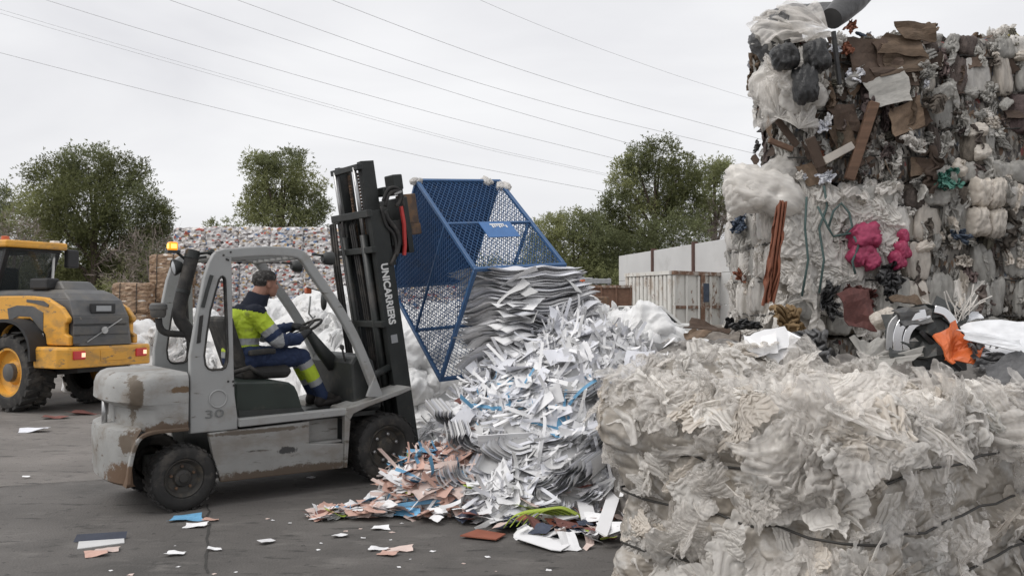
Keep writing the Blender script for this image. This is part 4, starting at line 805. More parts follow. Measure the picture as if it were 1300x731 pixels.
# seat
yc = WID / 2
mb = MB(); mb.loft([[(.60, yc - .22, .985), (1.0, yc - .22, .985), (1.0, yc + .22, .985), (.60, yc + .22, .985)], [(.57, yc - .25, 1.04), (1.04, yc - .25, 1.05), (1.04, yc + .25, 1.05), (.57, yc + .25, 1.04)], [(.60, yc - .22, 1.09), (1.0, yc - .20, 1.105), (1.0, yc + .20, 1.105), (.60, yc + .22, 1.09)]]); fb(mb, 'seat_cushion', 'black_rubber', bevel=.025)
mb = MB(); mb.path([(.60, yc, 1.08), (.53, yc, 1.28), (.47, yc, 1.46), (.455, yc, 1.54)], .10, .44); fb(mb, 'seat_backrest', 'black_rubber', bevel=.035)
mb = MB(); mb.path([(.62, yc - .26, 1.22), (.80, yc - .26, 1.235), (.86, yc - .26, 1.23)], .05, .06); fb(mb, 'armrest', 'black_rubber', bevel=.015)
mb = MB(); mb.tube([(.50, yc - .2, 1.05), (.62, yc - .29, 1.10), (.74, yc - .27, 1.02)], .022, 8); fb(mb, 'seat_belt_buckle', 'black_rubber', smooth=True)
# steering wheel, levers
SWC = Vector((1.262, yc, 1.425)); SWM = Matrix.Translation(SWC) @ Matrix.Rotation(R(-28), 4, 'Y')
mb = MB(); ring = [SWM @ Vector((.165 * math.cos(a), .165 * math.sin(a), 0)) for a in [2*math.pi*k/28 for k in range(29)]]; mb.tube(ring, .0135, 8, cap=False); fb(mb, 'steering_wheel', 'black_rubber', smooth=True)
mb = MB(); [mb.beam(SWM @ Vector((0, 0, -.01)), SWM @ Vector((.165 * math.cos(a), .165 * math.sin(a), 0)), .03, .012) for a in (.5, 2.6, 4.7)]; mb.lathe([(0, .02), (.04, .015), (.05, -.02), (0, -.03)], SWC, 'z', 12); fb(mb, 'wheel_spokes', 'black_rubber')
for k, (x, y, h) in enumerate(((1.50, .22, .12), (1.53, .27, .10), (1.55, .32, .11))):
    mb = MB(); mb.tube([(x, y, 1.12), (x - .03, y, 1.2 + h * .4)], .008, 6); mb.lathe([(0, .03), (.018, .02), (.02, -.01), (0, -.02)], (x - .03, y, 1.2 + h * .4), 'z', 8); fb(mb, 'lever', 'black_rubber')
# wheels
def wheel(x, y, r, w, side, rimr, nb, parent, tread=26):
    s = side  # -1: outer face towards the near side
    t = MB(); h = w / 2
    t.lathe([(rimr, -h * .80), (rimr * 1.08, -h * .97), (r * .78, -h * 1.06), (r * .90, -h * 1.0), (r * .965, -h * .86), (r * .99, -h * .5), (r, 0), (r * .99, h * .5), (r * .965, h * .86), (r * .90, h), (r * .78, h * 1.06), (rimr * 1.08, h * .97), (rimr, h * .80)], (x, y, r), n=44)
    wo = t.build('wheel', 'black_rubber', parent, smooth=35)
    lug = MB()
    for k in range(tread):
        for sg in (-1, 1):
            a0 = 2 * math.pi * (k + .25 * sg) / tread; c = Matrix.Translation((x, y, r)) @ Matrix.Rotation(-a0, 4, 'Y')
            lug.box((r * .955, sg * h * .12 if sg > 0 else -h * .98, -r * .055), (r * 1.008, h * .98 if sg > 0 else -h * .12, r * .055), c)
    tag(lug.build('tread', 'black_rubber', wo), kind='stuff')
    m = MB(); o_ = s * h
    m.lathe([(rimr * 1.04, o_ * .84), (rimr * .98, o_ * .93), (rimr * .90, o_ * .80), (rimr * .78, o_ * .45), (rimr * .50, o_ * .40), (rimr * .42, o_ * .62), (rimr * .26, o_ * .70), (rimr * .22, o_ * .82), (0, o_ * .84)], (x, y, r), n=36)
    m.build('rim', 'rim_dark', wo, smooth=35)
    for k in range(nb):
        a = 2 * math.pi * (k + .3) / nb; b = MB(); b.lathe([(rimr * .085, o_ * .40), (rimr * .085, o_ * .60), (rimr * .04, o_ * .64), (0, o_ * .64)], (x + rimr * .62 * math.cos(a), y, r + rimr * .62 * math.sin(a)), n=6); b.build('wheel_nut', 'rusty_steel' if r < .29 else 'steel', wo)
    return wo
wheel(0.0, .12, .262, .21, -1, .15, 5, fork); wheel(0.0, WID - .12, .262, .21, 1, .15, 5, fork)
wheel(1.845, .13, .315, .25, -1, .195, 6, fork); wheel(1.845, WID - .13, .315, .25, 1, .195, 6, fork)
mb = MB(); mb.tube([(0, .15, .27), (0, WID - .15, .27)], .06, 10); mb.box((-.12, .35, .2), (.12, WID - .35, .36)); fb(mb, 'rear_axle', 'mast_black')
mb = MB(); mb.tube([(1.845, .2, .315), (1.845, WID - .2, .315)], .09, 10); mb.box((1.4, .32, .2), (1.8, WID - .32, .6)); fb(mb, 'front_axle', 'mast_black')
# intake stack, precleaner, lamps
c = .34
mb = MB(); mb.tube(smoothpts([FL(246, 318, c), FL(239, 345, c), FL(229, 385, c), FL(228, 403, c), FL(236, 416, c), FL(246, 430, c)], 4), [.056] * 9 + [.054] * 12, 14); fb(mb, 'intake_stack', 'black_rubber', smooth=50)
mb = MB(); mb.tube([FL(245, 319, c), FL(243, 328, c)], .061, 14); mb.tube([FL(233, 368, c), FL(232, 372, c)], .060, 14); fb(mb, 'stack_clamp', 'mast_black', smooth=50)
mb = MB(); mb.tube(smoothpts([FL(246, 424, c), FL(228, 424, c), FL(210, 422, c), FL(203, 415, c), FL(201, 404, c)], 4), .028, 10); fb(mb, 'intake_elbow', 'black_rubber', smooth=True)
q = FL(201, 400, c); mb = MB(); mb.lathe([(0, .10), (.05, .10), (.068, .085), (.070, .05), (.062, .045), (.060, .0), (.045, -.02), (0, -.02)], q, 'z', 20); fb(mb, 'air_precleaner', 'loader_grey', smooth=40)
c = .40; q = FL(219, 318, c)
mb = MB(); mb.box((q[0] - .05, c - .05, q[2] - .02), (q[0] + .05, c + .05, q[2] + .0)); mb.tube([(q[0] + .02, c, q[2]), FL(236, 330, c)], .012, 6); mb.tube([FL(236, 330, c), FL(262, 326, .4)], .012, 6); fb(mb, 'beacon_bracket', 'mast_black')
mb = MB(); mb.box((q[0] - .036, c - .036, q[2]), (q[0] + .036, c + .036, q[2] + .07)); fb(mb, 'beacon', 'amber_lens', bevel=.012)
mb = MB(); mb.box((q[0] - .022, c - .0385, q[2] + .018), (q[0] + .022, c - .025, q[2] + .052)); mb.box((q[0] - .0385, c - .025, q[2] + .018), (q[0] - .025, c + .025, q[2] + .052)); fb(mb, 'beacon_flash', 'amber_bright')
q = Vector(FL(224, 339, c)); LM = Matrix.Translation(q) @ Matrix.Rotation(R(-100), 4, 'Y')
mb = MB(); V = MB().lathe([(0, -.045), (.04, -.045), (.066, .0), (.07, .025), (.062, .03), (.056, .024)], (0, 0, 0), 'z', 20); mb.add([LM @ Vector(v) for v in V.v], V.f); fb(mb, 'rear_lamp', 'dark_plastic', smooth=40)
mb = MB(); V = MB().lathe([(.058, .022), (.03, .034), (0, .037)], (0, 0, 0), 'z', 20); mb.add([LM @ Vector(v) for v in V.v], V.f); fb(mb, 'rear_lamp_lens', 'lamp_glass', smooth=True)
mb = MB(); q2 = FL(268, 320, .3); mb.tube([FL(252, 322, .3), q2, FL(278, 322, .2)], .014, 6); mb.lathe([(0, .03), (.03, .02), (.03, -.02), (0, -.03)], q2, 'z', 10); fb(mb, 'rear_horn', 'mast_black', smooth=True)
for (px, py, c, s) in ((417, 328, .10, 1), (377, 338, WID - .1, 1)):
    q = Vector(FL(px, py, c)); mb = MB(); V = MB().lathe([(0, -.06), (.035, -.06), (.06, -.02), (.062, .035), (.055, .04), (0, .045)], (0, 0, 0), 'x', 18); mb.add([q + Vector(v) for v in V.v], V.f); mb.beam(q + Vector((-.02, 0, .02)), q + Vector((-.16, 0, .03)), .02, .02); fb(mb, 'headlight', 'dark_plastic', smooth=40)
mb = MB(); q = FL(411, 382, .7); V = MB().lathe([(0, -.015), (.05, -.012), (.056, 0), (.05, .012), (0, .015)], (0, 0, 0), 'x', 16); mb.add([(q[0] + v[0], q[1] + v[1] * .9, q[2] + v[2] * 1.7) for v in V.v], V.f); mb.tube([(q[0], q[1], q[2] + .09), (q[0] - .02, WID - .08, q[2] + .14)], .008, 6); fb(mb, 'mirror', 'mast_black', smooth=True)
q = FL(391, 369, WID - .02); mb = MB(); mb.box((q[0] - .03, q[1] - .03, q[2] - .03), (q[0] + .03, q[1] + .03, q[2] + .03)); fb(mb, 'turn_signal', 'orange_lens', bevel=.01)
mb = MB(); a = [FL(396, 376, WID - .05), FL(394, 398, WID - .05), FL(399, 404, WID - .05), FL(402, 401, WID - .05)]; mb.tube([(p[0] - .03, p[1] - .03, p[2]) for p in a], .01, 6); fb(mb, 'grab_handle', 'lift_grey', smooth=True)

# mast (leans back 9.4 degrees about its foot)
MT = R(9.4); MO = Vector((2.145, 0, .15)); MM = Matrix.Translation(MO) @ Matrix.Rotation(-MT, 4, 'Y')
def mbox(mb, x0, x1, y0, y1, z0, z1): mb.box((x0, y0, z0), (x1, y1, z1), MM)
def channel(y, z0, z1, out, x0, x1, name):
    mb = MB(); t = .022; ya, yb = (y, y + t) if out < 0 else (y - t, y); mbox(mb, x0, x1, ya, yb, z0, z1)
    fl = .055; yc0, yc1 = (ya + t, ya + t + fl) if out < 0 else (yb - t - fl, yb - t)
    mbox(mb, x0, x0 + t, yc0, yc1, z0, z1 - .002); mbox(mb, x1 - t, x1, yc0, yc1, z0, z1 - .002); fb(mb, name, 'mast_black', bevel=.003, seg=1)
channel(.215, -.02, 2.42, -1, .0, .185, 'outer_rail'); channel(WID - .215, -.02, 2.42, 1, .0, .185, 'outer_rail')
channel(.29, .05, 2.90, -1, .02, .165, 'inner_rail'); channel(WID - .29, .05, 2.90, 1, .02, .165, 'inner_rail')
for z, x0, x1, y0, y1, h in ((2.36, -.055, .0, .17, WID - .20, .07), (2.02, -.05, .0, .19, WID - .22, .06), (1.30, -.05, .0, .2, WID - .2, .06), (.30, -.06, 0, .2, WID - .2, .12)):
    mb = MB(); mbox(mb, x0, x1, y0, y1, z, z + h); fb(mb, 'mast_tie', 'mast_black', bevel=.006)
mb = MB(); mbox(mb, -.035, .03, .27, WID - .29, 2.82, 2.875); fb(mb, 'mast_crown', 'mast_black', bevel=.006)
for y in (.36, WID - .36):
    mb = MB(); mb.tube([MM @ Vector((-.02, y, .05)), MM @ Vector((-.02, y, 2.2))], .038, 10); fb(mb, 'lift_cylinder', 'mast_black', smooth=True)
    mb = MB(); mb.tube([MM @ Vector((-.02, y, 2.2)), MM @ Vector((-.02, y, 2.85))], .02, 8); fb(mb, 'cylinder_rod', 'steel', smooth=True)
for y in (.47, WID - .47):
    mb = MB()
    for k in range(66): z = .7 + k * .032; mb.box((.06, y - .016 + .004 * (k % 2), z), (.075, y + .016 - .004 * (k % 2), z + .026), MM)
    tag(fb(mb, 'lift_chain', 'rusty_steel'), kind='stuff')
for dy in (.52, .56, .60): mb = MB(); mb.tube([MM @ Vector((.0, dy, .5)), MM @ Vector((.0, dy, 1.5)), MM @ Vector((-.02, dy, 2.3)), MM @ Vector((.05, dy, 2.42)), MM @ Vector((.10, dy, 2.3)), MM @ Vector((.10, dy, 1.7))], .013, 6); fb(mb, 'hose', 'black_rubber', smooth=True)
for k in range(3): mb = MB(); y = .26 + .05 * k; mb.tube([MM @ Vector((-.12, WID - y, .6)), MM @ Vector((-.12, WID - y, 1.9)), MM @ Vector((-.10, WID - y, 2.34)), MM @ Vector((-.02, WID - y, 2.36))], .014, 6); fb(mb, 'hose', 'black_rubber', smooth=True)
mb = MB(); mb.tube([Vector((1.72, .26, .93)), Vector((2.0, .26, 1.04))], .035, 12); fb(mb, 'tilt_cylinder', 'mast_black', smooth=True)
mb = MB(); mb.tube([Vector((2.0, .26, 1.04)), Vector((2.06, .26, 1.065))], .022, 10); mb.lathe([(0, -.03), (.045, -.03), (.045, .03), (0, .03)], (2.09, .26, 1.08), n=14); fb(mb, 'tilt_rod_eye', 'steel', smooth=40)
o = obj('lettering', text_mesh('UNICARRIERS', .104, .0012, .0035), 'white_print', fork)
tp = MM.inverted() @ Vector(FL(492.5, 373, .215))
o.matrix_basis = MM @ Matrix.Translation((tp.x, .2125, tp.z)) @ Matrix.Rotation(R(90), 4, 'X') @ Matrix.Rotation(R(-90), 4, 'Z') @ Matrix.Diagonal((.93, 1, 1, 1))
tp = MM.inverted() @ Vector(FL(500, 430, .215)); mb = MB(); mbox(mb, tp.x - .03, tp.x + .04, .2115, .2145, tp.z - .04, tp.z + .04); fb(mb, 'data_plate', 'silver_tape')
# carriage with rotator
CZ = 2.02
mb = MB(); mbox(mb, .19, .25, .27, WID - .27, CZ - .15, CZ + .40); fb(mb, 'carriage', 'mast_black', bevel=.01)
mb = MB(); Vv = MB().lathe([(0, .0), (.20, .0), (.20, .10), (.17, .12), (0, .12)], (.25, WID / 2, CZ + .05), 'x', 28); mb.add([MM @ Vector(v) for v in Vv.v], Vv.f); fb(mb, 'rotator', 'mast_black', smooth=40)
mb = MB(); mbox(mb, .37, .43, .20, WID - .10, CZ - .05, CZ + .50); fb(mb, 'fork_carriage', 'mast_black', bevel=.01)
c = .30
for (px, py, sx, sz, m_) in ((501, 232, .055, .12, 'mast_black'), (518, 266, .07, .24, 'rusty_steel'), (524, 291, .06, .09, 'rusty_steel'), (495, 243, .11, .07, 'mast_black'), (502, 296, .09, .20, 'mast_black')):
    q = MM.inverted() @ Vector(FL(px, py, c)); mb = MB(); mbox(mb, q.x - sx, q.x + sx, c - .07, c + .10, q.z - sz / 1.6, q.z + sz / 1.6); fb(mb, 'clamp_block', m_, bevel=.012)
q = [FL(509, 262, .2), FL(513, 285, .2), FL(514, 312, .2), FL(513, 324, .2)]; mb = MB(); mb.path(q, .028, .03); fb(mb, 'red_guard', 'red_paint')
for pts, rr in (([(489, 262), (494, 246), (505, 243), (508, 252), (503, 262)], .02), ([(488, 268), (494, 280), (503, 292), (507, 306), (503, 325)], .022), ([(486, 255), (492, 241), (502, 238), (510, 246), (512, 262)], .015), ([(484, 262), (490, 285), (500, 298), (503, 318), (496, 336)], .015)):
    mb = MB(); mb.tube(smoothpts([FL(x, y, .2) for x, y in pts], 4), rr, 8); fb(mb, 'hose', 'black_rubber', smooth=True)
q = FL(508, 245, .19); mb = MB(); mb.beam(FL(500, 247, .19), FL(509, 243, .19), .03, .02); fb(mb, 'hose_fitting', 'steel')

# ------------------------------------------------------------------ tipped cage held by the forks
cyaw, ctau, cphi = .53, .0697, .6886; BL1, BL2, BL3 = .985, 1.525, 1.40
Cc = at(603.5, 342, 7.6); bf = Vector((math.cos(cyaw) * math.cos(ctau), math.sin(cyaw) * math.cos(ctau), math.sin(ctau))); bl = Vector((-math.sin(cyaw), math.cos(cyaw), 0)); bu = bf.cross(bl)
eu = bl * math.cos(cphi) + bu * math.sin(cphi); ev = bl * math.sin(cphi) - bu * math.cos(cphi)
cage = tag(empty('mesh_cage', Vector(Cc)), 'blue steel mesh cage tipped over on the forks, pouring out paper', 'cage')
CM = Matrix((bf, ev, eu)).transposed().to_4x4(); cage.rotation_euler = CM.to_euler()     # cage frame: x along the forks, y from C to E, z from C to A (written below as x, A, E and swapped at the end)
C0, C1, C2 = BL1, BL2, BL3; tb = .038
def bar(p, q, w=tb, m_='blue_paint', nm='frame_bar'): mb = MB(); d = (Vector(q) - Vector(p)).normalized() * (w * .0); mb.beam(Vector(p) - d, Vector(q) + d, w, w); return mb.build(nm, m_, cage, bevel=.004, seg=1)
e_ = tb / 2
for y in (0, C1):
    for z in (0, C2): bar((-e_, y, z), (C0 + e_, y, z))
for x in (0, C0):
    for z in (0, C2): bar((x, e_, z), (x, C1 - e_, z))
    for y in (0, C1): bar((x, y, e_), (x, y, C2 - e_))
bar((e_, C1 * .48, 0), (C0 - e_, C1 * .48, 0), .03); bar((0, C1 * .48, e_), (0, C1 * .48, C2 - e_), .026); bar((C0, C1 * .5, e_), (C0, C1 * .5, C2 - e_), .03)
bar((e_, C1 * .5, C2), (C0 - e_, C1 * .5, C2), .03)
def wires_(org, ua, va, la, lb, sp, nm='mesh_panel'):
    org, ua, va = Vector(org), Vector(ua), Vector(va); nrm = ua.cross(va); mb = MB(); r_ = .0024
    for sg in (1, -1):
        k = -lb if sg > 0 else 0.
        a0 = -lb * 1.2; 
        n = int((la + lb * 1.2 * 2) / sp)
        for i in range(n):
            s0 = a0 + i * sp; # line: u = s0 + sg*v*0.62
            pts = []
            for v in (0, lb):
                pts.append((s0 + sg * .62 * v, v))
            (u0, v0), (u1, v1) = pts
            def clipu(u0, v0, u1, v1):
                if u0 > u1: u0, v0, u1, v1 = u1, v1, u0, v0
                if u1 <= 0 or u0 >= la: return None
                if u0 < 0: v0 += (v1 - v0) * (0 - u0) / (u1 - u0); u0 = 0
                if u1 > la: v1 += (v0 - v1) * (u1 - la) / (u1 - u0); u1 = la
                return u0, v0, u1, v1
            r2 = clipu(u0, v0, u1, v1)
            if r2 is None: continue
            p, q = org + ua * r2[0] + va * r2[1] + nrm * r_ * sg, org + ua * r2[2] + va * r2[3] + nrm * r_ * sg
            if (p - q).length < .02: continue
            mb.beam(p, q, r_ * 2, r_ * 2, nrm)
    return tag(mb.build(nm, 'blue_paint', cage), kind='stuff')
wires_((0, 0, 0), (1, 0, 0), (0, 1, 0), C0, C1, .054)          # long side with the plaque
wires_((0, 0, 0), (0, 1, 0), (0, 0, 1), C1, C2, .054)          # side towards the mast
wires_((C0, 0, 0), (0, 1, 0), (0, 0, 1), C1, C2, .054)         # far end
wires_((0, 0, C2), (1, 0, 0), (0, 1, 0), C0, C1, .054)         # other long side
mb = MB(); mb.box((.02, C1 - .004, .02), (C0 - .02, C1 + .004, C2 - .02)); mb.build('floor_sheet', 'blue_sheet', cage)
for z in (.3, .7, 1.1): mb = MB(); mb.box((-.0, C1 + .02, z - .06), (C0, C1 + .09, z + .06)); mb.build('fork_pocket', 'blue_sheet', cage)
mb = MB(); mb.box((.355, C1 * .305, -.022), (.715, C1 * .475, -.014)); mb.build('plaque', 'blue_plaque', cage)
# small white mark on the plaque: a capped row of strokes, unreadable at this size
yA = C1 * .445
mb = MB(); mb.box((.46, yA - .012, -.0265), (.62, yA + .008, -.0225)); mb.build('plaque_mark', 'white_print', cage)
for k in range(7): mb = MB(); x = .475 + k * .026; mb.box((x, yA - .06 + .012 * (k % 3), -.0262), (x + .014, yA - .018, -.0225)); mb.build('plaque_mark', 'white_print', cage)
SW = Matrix(((1, 0, 0, 0), (0, 0, 1, 0), (0, 1, 0, 0), (0, 0, 0, 1)))
for ch in [o for o in bpy.data.objects if o.parent == cage]: ch.data.transform(SW); ch.data.flip_normals()
cgrow = lambda x, y, z: Vector(Cc) + bf * x + eu * y + ev * z
for (x, y, z, s, lb) in ((0.0, C1, 0, .075, 'scrap of clear film knotted round the cage corner nearest the mast'), (.82, C1, 0, .085, 'scrap of clear film tied on the top bar of the cage, right end'), (C0, C1 * .93, 0, .09, 'scrap of clear film hanging off the upper right cage corner')):
    o = inst('film_rag', WAD[int(x * 10) % 6], 'film_white', None, place(cgrow(x, y, z), (0, -.6, .8), (s * 1.3, s, s), x * 3)); tag(o, lb, 'film rag', 'film rags on the cage')

# ------------------------------------------------------------------ driver
def person():
    Sg = []   # (p, q, r0, r1, zone)
    P = lambda px, py, c: np.array(FL(px, py, c))
    hipN, hipF = np.array([.66, yc - .10, 1.165]), np.array([.66, yc + .10, 1.165]); pel = np.array([.64, yc, 1.19]); wst = np.array([.645, yc, 1.33]); chest = np.array([.69, yc, 1.50]); neck = np.array([.765, yc, 1.665]); skull = np.array([.835, yc, 1.79])
    shN, shF = np.array([.715, yc - .175, 1.565]), np.array([.745, yc + .175, 1.565])
    elN, elF = np.array([.895, yc - .235, 1.315]), np.array([.955, yc + .22, 1.36])
    haN, haF = np.array([1.135, yc - .17, 1.335]), np.array([1.19, yc + .15, 1.44])
    knN, knF = np.array([1.17, yc - .13, 1.165]), np.array([1.22, yc + .12, 1.16])
    anN, anF = np.array([1.37, yc - .14, .80]), np.array([1.40, yc + .12, .80])
    toN, toF = anN + (.19, 0, -.055), anF + (.19, 0, -.055)
    Sg += [(pel, wst, .155, .15, 'jac'), (wst, chest, .15, .165, 'jac'), (chest, neck, .15, .07, 'jac'), (shN, shF, .085, .085, 'jac'), (chest, shN, .12, .085, 'jac'), (chest, shF, .12, .085, 'jac'), (neck, skull, .07, .065, 'neck'),
           (pel, hipN, .13, .12, 'tro'), (pel, hipF, .13, .12, 'tro'), (hipN, knN, .105, .078, 'tro'), (hipF, knF, .105, .078, 'tro'), (knN, anN, .076, .058, 'shin'), (knF, anF, .076, .058, 'shin'),
           (shN, elN, .078, .062, 'arm'), (shF, elF, .078, .062, 'arm'), (elN, haN, .06, .042, 'fore'), (elF, haF, .06, .042, 'fore')]
    for an, to in ((anN, toN), (anF, toF)): Sg += [(an, an + (-.03, 0, -.06), .055, .045, 'boot'), (an + (-.03, 0, -.07), to, .042, .036, 'boot'), (an, (an + to) / 2, .05, .038, 'boot')]
    for ha, tgt, sd_ in ((haN, None, 1), (haF, None, -1)):
        el = elN if sd_ > 0 else elF; d = ha - el; d /= np.linalg.norm(d); rim = np.array(SWC) + np.array([-.02, -.155 if sd_ > 0 else .10, -.005 if sd_ > 0 else .01])
        pd = rim - ha; pd /= np.linalg.norm(pd); lat = np.cross(pd, [0, 0, 1]); lat /= np.linalg.norm(lat); up_ = np.cross(lat, pd)
        pa = ha + pd * .075; Sg.append((ha, pa, .038, .036, 'hand')); Sg.append((ha + lat * .018, pa + lat * .026, .022, .02, 'hand')); Sg.append((ha - lat * .018, pa - lat * .026, .022, .02, 'hand'))
        for k, (off, l) in enumerate(((-.032, .9), (-.011, 1.), (.011, .95), (.032, .78))):
            b = pa + lat * off; k1 = b + (pd * .036 + up_ * .006) * l; k2 = k1 + (pd * .014 - up_ * .024) * l; k3 = k2 + (-pd * .012 - up_ * .016) * l
            Sg += [(b, k1, .0115, .0105, 'hand'), (k1, k2, .0105, .0095, 'hand'), (k2, k3, .0095, .008, 'hand')]
        tb_ = ha + pd * .03 + lat * .03 * -sd_; t1 = tb_ + (pd * .035 - lat * .02 * sd_ - up_ * .012); t2 = t1 + pd * .022 - up_ * .014 + lat * .006 * sd_
        Sg += [(tb_, t1, .014, .012, 'hand'), (t1, t2, .0115, .009, 'hand')]
    mb = MB()
    for p, q, a, b, z in Sg:
        V = []; F = []; d = q - p; L = np.linalg.norm(d); d /= L; M = basis(d); n = 12; pr = []
        for k in range(5): t = math.pi / 2 * (1 - k / 4); pr.append((a * math.cos(t), -a * math.sin(t)))
        for k in range(5): t = math.pi / 2 * k / 4; pr.append((b * math.cos(t), L + b * math.sin(t)))
        t = MB().lathe(pr, (0, 0, 0), 'z', n); mb.add([np.array(M @ Vector(v)) + p for v in t.v], [f[::-1] for f in t.f])
    # head: skull, jaw, nose, brow, ears laid into the same surface
    hc = np.array([.885, yc, 1.832])
    def ell(c, r, n=18, tilt=0):
        V = []; F = []
        for i in range(n + 1):
            th_ = math.pi * i / n
            for k in range(n): f = 2 * math.pi * k / n; v = Matrix.Rotation(tilt, 3, 'Y') @ Vector((r[0] * math.sin(th_) * math.cos(f), r[1] * math.sin(th_) * math.sin(f), r[2] * math.cos(th_))); V.append(np.array(v) + c)
        for i in range(n):
            for k in range(n): F.append((i*n+k, i*n+(k+1)%n, (i+1)*n+(k+1)%n, (i+1)*n+k)[::-1])
        mb.add(V, F)
    ell(hc + (-.012, 0, .022), (.098, .077, .095)); ell(hc + (.035, 0, -.045), (.062, .058, .075), tilt=.1); ell(hc + (.052, 0, -.092), (.034, .036, .026))
    ell(hc + (.094, 0, -.018), (.017, .013, .028), 12, -.35); ell(hc + (.103, 0, -.034), (.014, .015, .011), 12); ell(hc + (.076, 0, .028), (.018, .05, .012), 12)
    ell(hc + (.086, 0, -.066), (.012, .024, .006), 12); ell(hc + (.084, 0, -.077), (.011, .021, .006), 12)
    for s in (-1, 1): ell(hc + (-.012, s * .080, -.008), (.022, .011, .034), 12, -.2); ell(hc + (.045, s * .045, -.022), (.03, .02, .024), 12)
    me = mb.mesh('person'); o = bpy.data.objects.new('tmp', me); link(o)
    r_ = o.modifiers.new('r', 'REMESH'); r_.mode = 'VOXEL'; r_.voxel_size = .0075; r_.use_smooth_shade = True
    s_ = o.modifiers.new('s', 'SMOOTH'); s_.factor = .5; s_.iterations = 3
    bpy.context.view_layer.update(); m2 = bpy.data.meshes.new_from_object(o.evaluated_get(bpy.context.evaluated_depsgraph_get())); bpy.data.objects.remove(o)
    n = len(m2.vertices); V = np.zeros(n * 3, np.float32); m2.vertices.foreach_get('co', V); V = V.reshape(-1, 3).astype(float)
    # cloth folds on sleeves, legs and jacket
    Nn = np.zeros(n * 3, np.float32); m2.vertices.foreach_get('normal', Nn); Nn = Nn.reshape(-1, 3)
    fold = .018 * ridged(warp(V * 9, .5, 1, 4), 3, 2) * (V[:, 2] < 1.62) * (V[:, 2] > .84) * (V[:, 0] < 1.13) ; V2 = V + Nn * fold[:, None]
    m2.vertices.foreach_set('co', V2.astype(np.float32).ravel()); m2.update()
    names = ['hi_vis', 'navy_cloth', 'navy_dark', 'silver_tape', 'skin', 'glove', 'boot']; m2.materials.clear()
    for q in names: m2.materials.append(MAT[q])
    fc = np.zeros(len(m2.polygons) * 3, np.float32); m2.polygons.foreach_get('center', fc); fc = fc.reshape(-1, 3)
    best = np.full(len(fc), 9.); zi = np.zeros(len(fc), int); tt = np.zeros(len(fc)); zones = []
    for k, (p, q, a, b, z) in enumerate(Sg):
        d = q - p; t = np.clip(((fc - p) @ d) / (d @ d), 0, 1); ds = np.linalg.norm(fc - p - t[:, None] * d, axis=1) - (a + (b - a) * t); u = ds < best; best[u] = ds[u]; zi[u] = k; tt[u] = t[u]; zones.append(z)
    zn = np.array(zones)[zi]; mi = np.zeros(len(fc), int)
    z = fc[:, 2]; J = zn == 'jac'
    mi[J] = 0; mi[J & (z > 1.575 - (fc[:, 0] - .7) * .25)] = 2; mi[J & (z < 1.345) & (z > 1.29)] = 3; mi[J & (z <= 1.225)] = 3; mi[J & (z <= 1.175)] = 1
    A = zn == 'arm'; mi[A & (tt < .52)] = 0; mi[A & (tt >= .52) & (tt < .70)] = 3; mi[A & (tt >= .70) & (tt < .88)] = 1; mi[A & (tt >= .88)] = 3
    Fz = zn == 'fore'; mi[Fz] = 1; mi[Fz & (tt < .04)] = 3; mi[zn == 'hand'] = 5; mi[zn == 'tro'] = 1; mi[(zn == 'tro') & (fc[:, 0] > 1.10) & (tt > .86)] = 1
    S = zn == 'shin'; mi[S & (tt < .12)] = 1; mi[S & (tt >= .12) & (tt < .26)] = 3; mi[S & (tt >= .26) & (tt < .58)] = 0; mi[S & (tt >= .58) & (tt < .72)] = 3; mi[S & (tt >= .72)] = 1; mi[zn == 'boot'] = 6
    mi[zn == 'neck'] = 4; hd = np.linalg.norm(fc - hc, axis=1) < .135; mi[hd & (z > 1.715)] = 4
    cl = (z > 1.62) & (z <= 1.735 - (fc[:, 0] - .80) * .18) & (np.linalg.norm((fc - neck)[:, :2], axis=1) < .16); mi[cl] = 2
    m2.polygons.foreach_set('material_index', mi.astype(np.int32)); m2.polygons.foreach_set('use_smooth', [True] * len(m2.polygons)); m2.update()
    root = tag(empty('person', FO, FTH), 'forklift driver in yellow and navy work jacket holding the steering wheel', 'person')
    obj('body', m2, None, root)
    # standing collar and short grey hair
    mb2 = MB(); rg = []
    for z_, r_0, xx in ((1.635, .105, .765), (1.685, .092, .79), (1.735, .088, .812), (1.745, .080, .815), (1.70, .078, .80)):
        rg.append([(xx + r_0 * 1.12 * math.cos(a), yc + r_0 * math.sin(a), z_ + .012 * math.cos(2 * a) - .012 * math.cos(a)) for a in [2 * math.pi * k / 24 for k in range(24)]])
    mb2.loft(rg); mb2.f = mb2.f[:-2]; mb2.build('collar', 'navy_dark', root, smooth=True)
    V, F = rbox_np(.215, .172, .165, 26, .079, lambda P, N_: N_ * (.006 * ridged(P * 60, 2, 3))[:, None]); c0 = hc + np.array([-.020, 0, .042]); Vw = V + c0
    keep = lambda c: (c[2] > hc[2] - .062 + max(0, (c[0] - hc[0]) + .055) * .95) and (c[0] < hc[0] + .066) and not (abs(c[1] - yc) > .06 and c[2] < hc[2] + .03 and c[0] > hc[0] - .04)
    F = np.array([f for f in F if keep(Vw[f].mean(0))]); obj('hair', mesh_np('hair', Vw, F, True), 'hair', root)
    for s in (-1, 1): e = MB(); e.lathe([(0, -.003), (.006, -.002), (.007, .002), (0, .004)], (hc[0] + .076, yc + s * .030, hc[2] + .006), 'x', 10); e.build('eye', 'bag_black', root)
person()

# ------------------------------------------------------------------ wheel loader (rear half in view)
LO = G(15, 524); LA = R(62); LF = np.array([-math.sin(LA), math.cos(LA), 0]); LV = np.array([math.cos(LA), math.sin(LA), 0])
ld = tag(empty('wheel_loader', LO, LA + R(90)), 'yellow wheel loader with dark grey engine cover and lit rear lamps, seen from behind', 'wheel loader')
